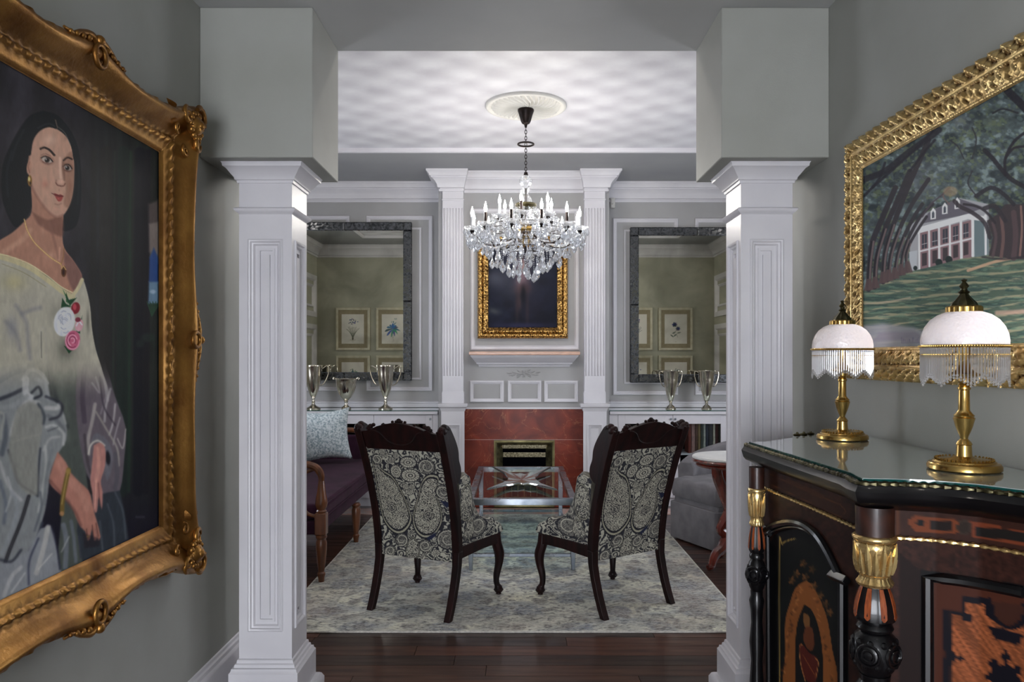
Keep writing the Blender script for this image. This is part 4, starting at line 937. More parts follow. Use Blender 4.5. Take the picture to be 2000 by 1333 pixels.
# ================================================================ RUG
rx0, rx1, ry0, ry1 = -1.315, 1.25, 4.02, 7.03
nu, nv = 430, 380
u = np.linspace(rx0, rx1, nu+1); v = np.linspace(ry0, ry1, nv+1); U, Wv = np.meshgrid(u, v)
P = Paint(U*100, Wv*100, (206, 204, 194)); x, y = P.X, P.Y; xm = abs(x-(-3)); ym_ = abs(y-552)
wx = xm+9*fbm(x/14, y/14, 3, 1)-4; wy = ym_+9*fbm(x/14+30, y/14, 3, 2)-4
def lay_(f, col, a=1.0):
    f = np.clip(f, 0, 1)[:, None]*a; P.C = P.C*(1-f)+np.array(col, float)*f
lay_((fbm(x/26, y/20, 4, 5)-.45)*6, (140, 142, 148), .75)
lay_((fbm(x/30+9, y/24, 4, 8)-.5)*7, (214, 209, 190), .85)
lay_((.5+.5*np.sin(wx/7.5)*np.sin(wy/8.5)-.64)*9, (122, 126, 138), .8)
lay_((.5+.5*np.cos(wx/4.1+np.sin(wy/6))*np.cos(wy/4.6)-.72)*7, (112, 106, 104), .75)
ring = np.hypot(wx/58, wy/70); lay_(1-abs(ring-1)*16, (196, 190, 172), .6); lay_(1-abs(ring-.86)*22, (110, 112, 124), .6); lay_(1-abs(ring-.5)*14, (150, 124, 112), .45)
star = np.abs(np.sin(3*np.arctan2(wy, wx)))*22+30; lay_(1-abs(np.hypot(wx, wy)-star)/3.5, (108, 112, 126), .6)
edge = np.minimum(np.minimum(x-rx0*100, rx1*100-x), np.minimum(y-ry0*100, ry1*100-y))
bord = np.clip((26-edge)/2, 0, 1); lay_(bord*(.5+.5*np.sin((x+6*np.sin(y/9))/5.5)*np.sin((y+5*np.sin(x/8))/5.5)), (110, 108, 108), .5)
lay_(1-abs(edge-25)/1.6, (132, 128, 122), .6)
lay_((fbm(x/2.2, y/1.4, 3, 21)-.55)*8, (92, 90, 92), .75); lay_((fbm(x/3.2, y/1.2, 3, 31)-.55)*8, (206, 202, 190), .55)
lay_((fbm(x/40, y/36, 3, 44)-.56)*8*(fbm(x/2, y/1.2, 2, 3)), (150, 130, 122), .4)
lay_(1-edge/1.1, (214, 210, 200), .8)
P.C = np.clip(P.C*np.array((1.05, 1.06, 1.045)), 0, 248); Z = .010+.0012*RNG.rand(U.size)
me = grid_mesh('pile', np.stack([U.ravel(), Wv.ravel(), Z], -1), nu, nv, P.C)
rug = tag(link('area_rug', me, RUGM), 'distressed grey and cream oriental area rug under the paisley chairs', 'rug')
obj('rug_edge', MB().hring(rx0, rx1, ry0, ry1, [(0, .0005), (.004, .003), (.004, .008), (0, .0105)], cap=False), mat('rug_binding', (206, 202, 194), (176, 172, 166), scale=60, rough=.95), rug, True)
# ================================================================ COFFEE TABLE
tx0, tx1, ty0, ty1, th = -.339, .404, 5.15, 6.70, .50
ct = thing('coffee_table', 'silver metal coffee table with glass top and glass lower shelf', 'coffee table', ((tx0+tx1)/2, (ty0+ty1)/2, .0115))
def tb(name, *a, m=CHROME): return obj(name, MB().box(*a), m, ct, True, bevel=.003)
fw = .045
tb('top_rail', tx0, tx1, ty0, ty0+fw, th-.045, th); tb('top_rail', tx0, tx1, ty1-fw, ty1, th-.045, th)
tb('top_rail', tx0, tx0+fw, ty0+fw, ty1-fw, th-.045, th); tb('top_rail', tx1-fw, tx1, ty0+fw, ty1-fw, th-.045, th)
tb('glass_top', tx0+fw-.006, tx1-fw+.006, ty0+fw-.006, ty1-fw+.006, th-.010, th-.002, m=PANE)
for (a, c) in ((tx0+.005, ty0+.005), (tx1-.045, ty0+.005), (tx0+.005, ty1-.045), (tx1-.045, ty1-.045)):
    obj('leg', MB().hring(a, a+.04, c, c+.04, [(-.008, .0115), (-.001, .2), (0, .3), (0, th-.045)]), CHROME, ct, True, bevel=.003)
zs = .125
for a in ((tx0+.04, tx1-.04, ty0+.012, ty0+.036, zs-.022, zs), (tx0+.04, tx1-.04, ty1-.036, ty1-.012, zs-.022, zs), (tx0+.012, tx0+.036, ty0+.04, ty1-.04, zs-.022, zs), (tx1-.036, tx1-.012, ty0+.04, ty1-.04, zs-.022, zs)): tb('shelf_rail', *a)
tb('glass_shelf', tx0+.03, tx1-.03, ty0+.03, ty1-.03, zs-.004, zs+.003, m=SHELFG)
# star-shaped silvered glass dish
ds = thing('star_dish', 'four-pointed silvered glass dish lying on the coffee table', 'dish', (.035, 5.86, th+.001))
n, k_ = 64, 14; loops = []
def star_r(a): return .45/(abs(math.cos(a))**.5+abs(math.sin(a))**.5)**2.3
def dish_pt(t, a, up):
    q = star_r(a+0)*t; c, s = math.cos(a+PI/4), math.sin(a+PI/4); r_ = star_r(a); rise = .016*(t**2.2)*(r_/.45)+.008*t*t
    return (q*c*.78, q*s*1.70, rise+up+.004+.004*math.sin(9*a)*t)
for i in range(k_+1): loops.append([dish_pt(max(i/k_, .001), 2*PI*j/n, 0) for j in range(n)])
for i in range(k_, -1, -1): loops.append([dish_pt(max(i/k_, .001)*.97, 2*PI*j/n, .012) for j in range(n)])
obj('dish_body', MB().rings(loops), sheet_mat('silvered_glass', (216, 228, 222), rough=.16, base=.5), ds, ang=60)
# ================================================================ SOFA
SX0, SX1, SY0, SY1 = -2.08, -1.25, 4.88, 7.22
so = thing('sofa', 'dark aubergine sofa with honey-coloured turned wood arms and legs', 'sofa', (-1.66, 6.05, 0))
obj('seat_rail', MB().box(SX0+.05, SX1-.02, SY0+.03, SY1-.03, .31, .40), PURP, so, True, bevel=.012)
obj('seat_cushion', MB().box(SX0+.1, SX1, SY0+.045, SY1-.045, .40, .505), PURP, so, True, bevel=.03)
b = MB(); b.tube([(SX1-.004, SY0+.07, .492), (SX1-.004, SY1-.07, .492)], .005, 6); b.tube([(SX1-.004, SY0+.07, .412), (SX1-.004, SY1-.07, .412)], .005, 6); obj('welt', b, PURP, so, True)
# back, gently arched
n = 14; lo = []
for i in range(n+1):
    t = i/n; yy = SY0+.03+(SY1-SY0-.06)*t; zt = .80+.13*math.sin(PI*t)**.8
    lo.append([(SX0+.02, yy, .3), (SX0-.06, yy, zt), (SX0-.02, yy, zt+.02), (SX0+.04, yy, zt), (SX0+.13, yy, .5), (SX0+.13, yy, .4)])
obj('backrest', MB().rings(lo), PURP, so, True)
obj('back_rail', MB().tube([((SX0-.02), SY0+.03+(SY1-SY0-.06)*i/n, .825+.13*math.sin(PI*i/n)**.8) for i in range(n+1)], .022, 8), OAKW, so, True)
obj('end_panel', MB().box(SX0+.02, SX1-.06, SY1-.075, SY1-.02, .40, .73), PURP, so, True, bevel=.02)
def turned(x, y, z0, prof, m=OAKW, name='leg', par=None, n=20): return obj(name, MB().lathe([(r, z) for r, z in prof], n, (x, y, z0)), m, par or so, True)
LEG = [(0, 0), (.018, 0), (.021, .03), (.026, .045), (.026, .055), (.018, .065), (.02, .075), (.027, .12), (.034, .2), (.035, .25), (.028, .275), (.036, .285), (.036, .297), (.028, .305), (0, .305)]
for (x_, y_) in ((SX1-.01, SY0+.03), (SX1-.01, 5.97), (SX1-.01, SY1-.05), (SX0+.06, SY0+.03), (SX0+.06, SY1-.05)):
    zz0 = .0115 if x_ > -1.3 else 0
    turned(x_, y_, zz0, [(r, z*(.305 if x_ > -1.3 else .315)/.305) for r, z in LEG])
for y_, nm in ((SY0+.03, 'near'), (SY1-.05, 'far')):
    xx = SX1-.01
    obj('arm_block', MB().box(xx-.036, xx+.036, y_-.036, y_+.036, .315, .455), OAKW, so, True, bevel=.006)
    turned(xx, y_, .455, [(0, 0), (.03, 0), (.034, .012), (.026, .02), (.034, .035), (.040, .06), (.036, .09), (.026, .14), (.02, .2), (.018, .205), (0, .205)], name='arm_post')
    pts = spline([(xx, y_, .65), (xx-.003, y_, .70), (xx-.035, y_, .745), (xx-.1, y_, .765), (xx-.25, y_, .77), (xx-.5, y_, .79), (SX0+.05, y_, .82)], 6)
    obj('arm_rail', MB().tube(pts, [.018+.006*min(1, i/8) for i in range(len(pts))], 10), OAKW, so, True)
    pts = spline([(xx-.03, y_, .43), (xx-.09, y_, .45), (xx-.13, y_, .52), (xx-.14, y_, .62), (xx-.12, y_, .70), (xx-.05, y_, .735)], 6)
    obj('arm_scroll', MB().tube(pts, .012, 8), OAKW, so, True)
# pillow
def pillow(name, label, loc, rz, tilt, size, m):
    n = 22; s = size/2
    V1 = []; lo = []
    b = MB(Matrix.Translation(loc) @ rotm('Z', rz) @ rotm('X', tilt) @ Matrix.Translation((0, 0, .03)) @ rotm('Y', -.07))
    def pt(i, j, sg):
        a = -1+2*i/n; c = -1+2*j/n; e = max(0, (1-a**2))**.45*max(0, (1-c**2))**.45
        px_ = a*s*(1-.14*(1-c*c)); pz_ = c*s*(1-.13*(1-a*a)); return (px_, -sg*(.085*e)-.0012*sg*math.sin(a*40)*math.sin(c*40)*e, pz_+s)
    vs_ = [pt(i, j, 1) for j in range(n+1) for i in range(n+1)]+[pt(i, j, -1) for j in range(n+1) for i in range(n+1)]
    N_ = (n+1)**2; fs = []
    for j in range(n):
        for i in range(n):
            a = j*(n+1)+i; fs.append((a, a+1, a+n+2, a+n+1)); fs.append((N_+a, N_+a+n+1, N_+a+n+2, N_+a+1))
    b.add(vs_, fs)
    me = b.mesh(name); bm = bmesh.new(); bm.from_mesh(me); bmesh.ops.remove_doubles(bm, verts=bm.verts, dist=.0006); bmesh.ops.recalc_face_normals(bm, faces=bm.faces); bm.to_mesh(me); bm.free(); me.shade_smooth()
    return tag(link(name, me, m), label, 'pillow')
pillow('throw_pillow', 'pale blue nubby throw pillow leaning back on the dark sofa', (-1.70, 6.78, .50), .18, -.16, .47, PILL)
# ================================================================ PAISLEY FABRIC RASTER (units: enlarged-photo pixels of the chair back)
fx, fy = np.meshgrid(np.arange(60, 1400, 2.8), np.arange(240, 1360, 2.8)); rs = fx.shape
PA = Paint(fx, fy, (50, 50, 56)); X_, Y_ = PA.X, PA.Y
CR_, DK_ = (186, 182, 166), (42, 42, 48)
wxx = X_+26*fbm(X_/40, Y_/40, 2, 4); wyy = Y_+26*fbm(X_/40+7, Y_/40, 2, 6)
sq = np.sin(34*fbm(wxx/58, wyy/58, 2, 14)+2.2*np.sin(wxx/17)*np.sin(wyy/17)); s2 = np.sin(wxx/5.2)*np.sin(wyy/5.2)
f = np.clip((sq*.9+.35*s2+.10)*1.9, 0, 1)[:, None]; PA.C = PA.C*(1-f)+np.array((180, 177, 162))*f
def stipple(i, a=1.0):
    s = np.sin(X_[i]/3.1+2*fbm(X_[i]/20, Y_[i]/20, 2, 3)*6)*np.sin(Y_[i]/3.1+2*fbm(X_[i]/20+5, Y_[i]/20, 2, 5)*6)
    f = np.clip(s*1.8+.68, 0, 1)[:, None]; PA.C[i] = PA.C[i]*(1-a)+a*(np.array(DK_)*(1-f)+np.array(CR_)*f)
def inside(pts):
    s = Paint(fx, fy, (0, 0, 0)); s.poly(pts, (1, 1, 1), .6, 1, 5); return np.nonzero(s.C[:, 0] > .5)[0]
def paisley(pts, sc=(1.12, 1.06)):
    c = np.mean(pts, 0)
    big = [tuple(c+(np.array(p)-c)*sc[0]) for p in pts]; mid = [tuple(c+(np.array(p)-c)*sc[1]) for p in pts]
    PA.poly(big, DK_, 2, 1, 5); PA.poly(mid, (166, 162, 142), 2, 1, 5); PA.poly(pts, DK_, 2, 1, 5)
    q = [tuple(c+(np.array(p)-c)*.93) for p in pts]; stipple(inside(q))
    for k_ in (.45, .26, .1):
        PA.stroke([tuple(c+(np.array((math.cos(a), math.sin(a)))*(60*k_*1.6, 74*k_*1.6)))+() if False else (c[0]+96*k_*math.cos(a), c[1]+80+100*k_*math.sin(a)) for a in np.linspace(0, 2*PI, 14)], 5, DK_, 1.5, .8)
def flower(c, rx, ry, n=18):
    PA.ell(c, rx*1.14, ry*1.14, DK_, 2); PA.ell(c, rx, ry, CR_, 2)
    for i in range(n):
        a = 2*PI*i/n; PA.stroke([(c[0]+rx*.5*math.cos(a), c[1]+ry*.5*math.sin(a)), (c[0]+rx*1.0*math.cos(a), c[1]+ry*1.0*math.sin(a))], 4.5, DK_, 1, .8, 0)
    PA.ell(c, rx*.58, ry*.58, DK_, 2); PA.ell(c, rx*.5, ry*.5, CR_, 2); PA.ell(c, rx*.3, ry*.3, DK_, 2); PA.ell(c, rx*.16, ry*.16, CR_, 2)
def curl(c, r, s=1, a0=0, turns=1.3, wd=9):
    pts = [(c[0]+r*(1-.62*t/turns)*math.cos(a0+s*2*PI*t), c[1]+r*(1-.62*t/turns)*math.sin(a0+s*2*PI*t)) for t in np.linspace(0, turns, 16)]
    PA.ell(c, r*1.12, r*1.12, DK_, 3); stipple(inside([(c[0]+r*1.0*math.cos(a), c[1]+r*1.0*math.sin(a)) for a in np.linspace(0, 2*PI, 12)[:-1]]), .7)
    PA.stroke(pts, wd+5, DK_, 1.5); PA.stroke(pts, wd, CR_, 1.5)
paisley([(175, 420), (210, 400), (250, 500), (340, 565), (410, 690), (462, 840), (478, 930), (440, 1010), (375, 1050), (300, 1020), (235, 930), (205, 800), (190, 640)])
paisley([(560, 740), (600, 610), (660, 548), (730, 560), (722, 640), (712, 720), (738, 850), (735, 960), (680, 1060), (600, 1080), (540, 1035), (512, 950), (524, 850)])
curl((650, 455), 66, 1, 2.4); curl((215, 400), 44, -1, .5); curl((770, 680), 60, 1, 1); curl((400, 1125), 56, -1, 2); curl((800, 1110), 86, 1, 2.6); curl((610, 1175), 52, 1, 0); curl((300, 1230), 50, 1, 1)
paisley([(500, 1100), (545, 1150), (560, 1240), (520, 1300), (470, 1290), (445, 1230), (460, 1150)])
flower((495, 420), 68, 46); flower((380, 503), 48, 56); flower((505, 537), 76, 54); flower((395, 360), 28, 26, 12); flower((350, 400), 26, 24, 12)
for c, r_ in (((485, 680), 34), ((455, 640), 28), ((510, 640), 26), ((760, 350), 34), ((270, 330), 30), ((560, 330), 30), ((700, 1240), 36), ((180, 1180), 34)): flower(c, r_, r_*.9, 10)
PA.poly([(740, 760), (830, 780), (790, 830)], (40, 44, 66), 3); PA.poly([(620, 1100), (700, 1050), (690, 1090), (640, 1130)], (40, 44, 66), 3)
paisley([(905, 700), (960, 640), (1000, 720), (1010, 860), (975, 960), (915, 960), (890, 840)])
curl((1060, 1090), 92, 1, 2.2, 1.2, 12); paisley([(960, 1000), (1010, 1020), (1020, 1140), (970, 1190), (930, 1130)]); curl((1060, 930), 50, -1, 1); curl((1190, 1010), 48, 1, 0); curl((1290, 1040), 44, -1, 2); flower((950, 590), 36, 34, 12)
PR = PA.C.reshape(rs[0], rs[1], 3)
def pais(x, y):
    i = np.clip(((y-240)/2.8).round().astype(int), 0, rs[0]-1); j = np.clip(((x-60)/2.8).round().astype(int), 0, rs[1]-1); return PR[i, j]
FAB2 = mat('woven_paisley_inner', (48, 48, 56), (172, 168, 148), scale=58, detail=2, rough=.95, ramp=(.44, .54), dist=2.5, bump=.3, bscale=400, spec=.15)
# ================================================================ PAISLEY SIDE CHAIR
ypz = spline([(0, 0), (.1, .045), (.25, .09), (.36, .10), (.55, .075), (.75, .02), (.93, -.045), (1.05, -.095)], 12); ypz_z = [p[0] for p in ypz]; ypz_y = [p[1] for p in ypz]
def yp_(z): return float(np.interp(z, ypz_z, ypz_y))
def xp_(z): return .252+.012*z
cha = thing('paisley_chair', 'left paisley chair with carved dark mahogany crest, turned toward the table', 'chair', (-.607, 4.26, .0115), math.radians(-24.2), 'paisley chairs on the rug')
# back fabric panel (outside), leaning and slightly domed
nu, nv = 200, 236; uu = np.linspace(0, 1, nu+1); zz2 = np.linspace(.94, .30, nv+1); UU, ZZ = np.meshgrid(uu, zz2)
XX = (UU*2-1)*(np.vectorize(xp_)(ZZ)-.014); YY = np.vectorize(yp_)(ZZ)-.012-.014*np.sin(PI*UU)*np.sin(PI*(.94-ZZ)/.64)**.5
ZB = ZZ.copy(); m_ = ZZ < .36; YY = YY+np.where(m_, 0, 0)
tx = 118+UU*(672-0)+ (.94-ZZ)/.64*(100+UU*(-30)); ty = 285+UU*25+(.94-ZZ)/.64*(970+40*UU)
me = grid_mesh('back_fabric', np.stack([XX, YY, ZB], -1).reshape(-1, 3), nu, nv, pais(tx.ravel(), ty.ravel()))
link('back_fabric', me, FABRM, cha, False)
obj('back_padding', MB().rings([[(-xp_(z)+.02, yp_(z)-.008, z), (xp_(z)-.02, yp_(z)-.008, z), (xp_(z)-.03, yp_(z)+.05, z), (0, yp_(z)+.065, z), (-xp_(z)+.03, yp_(z)+.05, z)] for z in (.305, .4, .5, .6, .7, .8, .9, .935)]), FAB2, cha)
for s in (-1, 1):
    zl = [.0, .05, .12, .2, .28, .36, .45, .55, .65, .75, .85, .93, 1.0, 1.045]
    def sec(z, s=s):
        w_ = .019+.004*min(z/.4, 1); d0, d1 = (.019, .019) if z < .36 else (.024, .022)
        return [(s*xp_(z)-w_, yp_(z)-d0, z), (s*xp_(z)+w_, yp_(z)-d0, z), (s*xp_(z)+w_, yp_(z)+d1, z), (s*xp_(z)-w_, yp_(z)+d1, z)]
    lo = [sec(z) for z in zl]
    obj('rear_leg', MB().rings(lo[:6]), MAHOG, cha, bevel=.003)
    obj('back_post', MB().rings(lo[5:]), MAHOG, cha, bevel=.003)
    ear = spline([(.0, 1.045), (.03, 1.07), (.065, 1.055), (.092, .99), (.100, .93), (.088, .875), (.092, .83), (.078, .785), (.045, .755), (.015, .74)], 4)+[(.004, .74)]
    xe = s*(xp_(.95)+.004)
    b = MB(); b.prism([(yp_(z)+.01+y_, z) for y_, z in ear], xe-.016, xe+.016, 'x'); e_ = obj('side_ear', b, MAHOG, cha, bevel=.005)
    b = MB(); xc_ = s*xp_(1.04)
    for q, (dy, dz, r_) in enumerate(((.0, .0, .030), (.02, .018, .024), (.045, .012, .02), (-.014, .012, .018), (.01, -.022, .02))):
        b.ball((xc_+s*.004, yp_(1.04)+dy, 1.045+dz), r_, 10, 6, .9, 1, .9)
    obj('carved_scroll', b, MAHOG, cha)
    # upholstered wing: outer face painted grid + body
    top = [(.085, .75), (.12, .775), (.165, .785), (.20, .775), (.215, .735), (.228, .67), (.255, .60), (.295, .545), (.345, .506), (.40, .492), (.46, .488), (.475, .47), (.50, .455), (.545, .44), (.57, .405)]
    tl = spline(top, 6); tL = [p[0] for p in tl]; tZ = [p[1] for p in tl]
    nu, nv = 110, 84; LL, TT = np.meshgrid(np.linspace(.09, .568, nu+1), np.linspace(0, 1, nv+1))
    zt_ = np.interp(LL, tL, tZ); Zg = zt_+( .375-zt_)*TT; base_ = np.interp(LL, [.09, .57], [xp_(.5)+.004, .30]); bul = .012*np.sin(PI*np.clip(TT, 0, 1))**.6
    Xg = s*(base_+bul-.012*(TT < .02)); tx = 800+952*LL; ty = 1230-(Zg-.385)*1766
    me = grid_mesh('wing_fabric', np.stack([Xg, LL+.01, Zg], -1).reshape(-1, 3), nu, nv, pais(tx.ravel(), ty.ravel())); link('wing_fabric', me, FABRM, cha, False)
    b = MB(); ls = np.linspace(.085, .47, 22)
    b.rings([[(s*(np.interp(L_, [.09, .57], [xp_(.5)+.004, .30])-.002), L_+.01, .38), (s*(np.interp(L_, [.09, .57], [xp_(.5)+.004, .30])-.002), L_+.01, float(np.interp(L_, tL, tZ))-.008), (s*(np.interp(L_, [.09, .57], [xp_(.5), .30])-.02), L_+.01, float(np.interp(L_, tL, tZ))+.008), (s*(np.interp(L_, [.09, .57], [xp_(.5), .30])-.058), L_+.01, float(np.interp(L_, tL, tZ))-.002), (s*(np.interp(L_, [.09, .57], [xp_(.5), .30])-.06), L_+.01, .38)] for L_ in ls])
    obj('wing_padding', b, OLIVEV, cha)
    # side rail and cabriole front leg
    b = MB(); b.rings([[(s*np.interp(L_, [.1, .56], [.235, .262]), L_, z0_), (s*np.interp(L_, [.1, .56], [.268, .302]), L_, z0_), (s*np.interp(L_, [.1, .56], [.268, .302]), L_, .385), (s*np.interp(L_, [.1, .56], [.235, .262]), L_, .385)] for L_, z0_ in ((.105, .315), (.2, .318), (.35, .322), (.5, .318), (.565, .305))])
    obj('seat_rail', b, MAHOG, cha, bevel=.003)
    pts = spline([(s*.278, .545, .37), (s*.282, .55, .31), (s*.292, .565, .25), (s*.290, .565, .19), (s*.280, .553, .12), (s*.279, .552, .075), (s*.285, .56, .045), (s*.288, .563, .03)], 4)
    rr_ = list(np.interp(np.linspace(0, 1, len(pts)), [0, .16, .3, .45, .65, .8, .9, 1], [.030, .031, .031, .024, .018, .017, .026, .024]))
    b = MB(); b.tube(pts, rr_, 10); b.lathe([(0, .036), (.026, .034), (.031, .026), (.022, .014), (.015, .01), (.016, .001), (0, .0)], 12, (s*.288, .563, 0)); obj('front_leg', b, MAHOG, cha)
obj('seat_rail', MB().box(-.262, .262, .535, .568, .31, .385), MAHOG, cha, bevel=.003)
obj('seat_rail', MB().box(-.235, .235, .125, .155, .31, .385), MAHOG, cha, bevel=.003)
obj('seat_cushion', MB().rings([[(-.235, .1, z), (.235, .1, z), (.262+g, .5, z), (.24+g, .56+g, z), (-.24-g, .56+g, z), (-.262-g, .5, z)] for z, g in ((.375, .008), (.40, .02), (.43, .018), (.452, 0), (.462, -.06))]), FAB2, cha, ang=60)
# crest
zl = lambda z: yp_(z)
out = [(-.236, .93), (.236, .93), (.240, 1.03), (.205, 1.035), (.19, 1.052), (.16, 1.048), (.13, 1.062), (.08, 1.075), (.04, 1.083), (0, 1.086), (-.04, 1.083), (-.08, 1.075), (-.13, 1.062), (-.16, 1.048), (-.19, 1.052), (-.205, 1.035), (-.240, 1.03)]
b = MB(); b.rings([[(x_, yp_(min(z, 1.05))-(z-1.05 if z > 1.05 else 0)*.4+dy, z) for x_, z in out] for dy in (-.016, .018)]); obj('crest_rail', b, MAHOG, cha, bevel=.003)
arc = spline([(-.175, 1.045), (-.12, 1.028), (-.08, .985), (-.04, .968), (0, .964), (.04, .968), (.08, .985), (.12, 1.028), (.175, 1.045)], 4)
crp = arc+[(.13, 1.063), (.08, 1.076), (0, 1.087), (-.08, 1.076), (-.13, 1.063)]
b = MB(); b.rings([[(x_, yp_(min(z, 1.05))+dy-(.4*(z-1.05) if z > 1.05 else 0), z) for x_, z in crp] for dy in (-.012, -.023)]); obj('raised_crest_panel', b, MAHOG, cha, bevel=.003)
b = MB(); b.tube([(x_, yp_(z)-.021, z) for x_, z in arc], .0045, 6)
for (x_, z, r_) in ((-.185, 1.06, .016), (-.165, 1.068, .012), (-.20, 1.05, .012), (.185, 1.06, .016), (.165, 1.068, .012), (.20, 1.05, .012), (0, 1.096, .014), (-.016, 1.09, .01), (.016, 1.09, .01), (-.04, 1.088, .009), (.04, 1.088, .009), (-.1, 1.074, .008), (.1, 1.074, .008)):
    b.ball((x_, yp_(1.05)-.004, z), r_, 8, 5, 1.1, .9, .9)
obj('crest_carving', b, MAHOG, cha)
ch2 = dup(cha, (.692, 4.334, .0115), math.radians(33.5), 'right paisley chair with carved dark mahogany crest, standing before the grey armchair')
# ================================================================ GREY SLIPCOVERED ARMCHAIR (barrel back, facing the coffee table)
ar = thing('armchair', 'grey slipcovered barrel armchair behind the marble-topped side table', 'armchair', (1.76, 6.10, 0), math.radians(-66))
# local: front is -y ... seat opening toward -y after rotation faces -x
def barrel(r0, r1, a0, a1, n, top):
    lo = []
    for i in range(n+1):
        a = a0+(a1-a0)*i/n; c, s = math.cos(a), math.sin(a); zt = top(i/n)
        lo.append([(c*(r1-.0), s*(r1-.0), .03), (c*(r1+.01), s*(r1+.01), .3), (c*(r1+.02), s*(r1+.02), zt-.04), (c*(r1-.01), s*(r1-.01), zt), (c*(r0+.02), s*(r0+.02), zt), (c*r0, s*r0, zt-.05), (c*(r0+.01), s*(r0+.01), .3), (c*(r0+.01), s*(r0+.01), .03)])
    return lo
obj('arm_and_back', MB().rings(barrel(.34, .46, math.radians(-42), math.radians(222), 26, lambda t: .60+.20*math.sin(PI*t)**1.2)), GREYF, ar, bevel=.012, ang=60)
front = [(-.27, -.40), (.27, -.40), (.34, -.25), (.335, 0), (.25, .24), (0, .33), (-.25, .24), (-.335, 0), (-.34, -.25)]
obj('seat_base', MB().rings([[(x_*1.0, y_-.012, z) for x_, y_ in front] for z in (.03, .34)]), GREYF, ar, bevel=.01)
obj('seat_cushion', MB().rings([[(x_*(1-.02*g), y_*(1-.02*g)-.03, z) for x_, y_ in front] for z, g in ((.34, .6), (.36, -.4), (.45, -.4), (.475, .8), (.485, 4))]), GREYF, ar, ang=60)
b = MB(); b.rings([[(x_*1.02, y_*1.02-.04, z) for x_, y_ in front] for z in (.012, .3)]); obj('skirt', b, GREYF, ar, bevel=.006)
ar.scale = (1, 1, 1)
# ================================================================ MARBLE-TOPPED SIDE TABLE
st_ = thing('side_table', 'oval white marble side table on a scrolled red wood pedestal', 'side table', (1.555, 5.30, 0))
def oval(rx, ry, z, n=40): return [(1.12*rx*math.cos(2*PI*j/n), ry*math.sin(2*PI*j/n), z) for j in range(n)]
obj('marble_top', MB().rings([oval(.290, .275, .752), oval(.297, .282, .757), oval(.297, .282, .768), oval(.290, .275, .774)]), WHMAR, st_)
obj('apron', MB().rings([oval(.24, .225, .695), oval(.27, .255, .70), oval(.282, .267, .715), (oval(.275, .26, .722)), oval(.296, .281, .732), oval(.303, .288, .742), oval(.296, .281, .752)]), REDW, st_)
obj('centre_post', MB().lathe([(0, .12), (.03, .13), (.045, .17), (.05, .22), (.03, .26), (.03, .3), (.05, .36), (.055, .46), (.035, .56), (.04, .62), (.07, .66), (.09, .695), (0, .695)], 20), REDW, st_)
for i in range(4):
    a = math.radians(200+i*90); c, s = math.cos(a), math.sin(a)
    path = spline([(.20, .70), (.185, .62), (.13, .50), (.10, .40), (.15, .31), (.17, .27), (.12, .22), (.15, .15), (.20, .11), (.225, .07), (.24, .028), (.27, .02)], 4)
    rr_ = list(np.interp(np.linspace(0, 1, len(path)), [0, .2, .45, .55, .8, 1], [.036, .04, .028, .04, .03, .020]))
    obj('scroll_leg', MB().tube([(c*r_, s*r_, z) for r_, z in path], rr_, 8), REDW, st_)
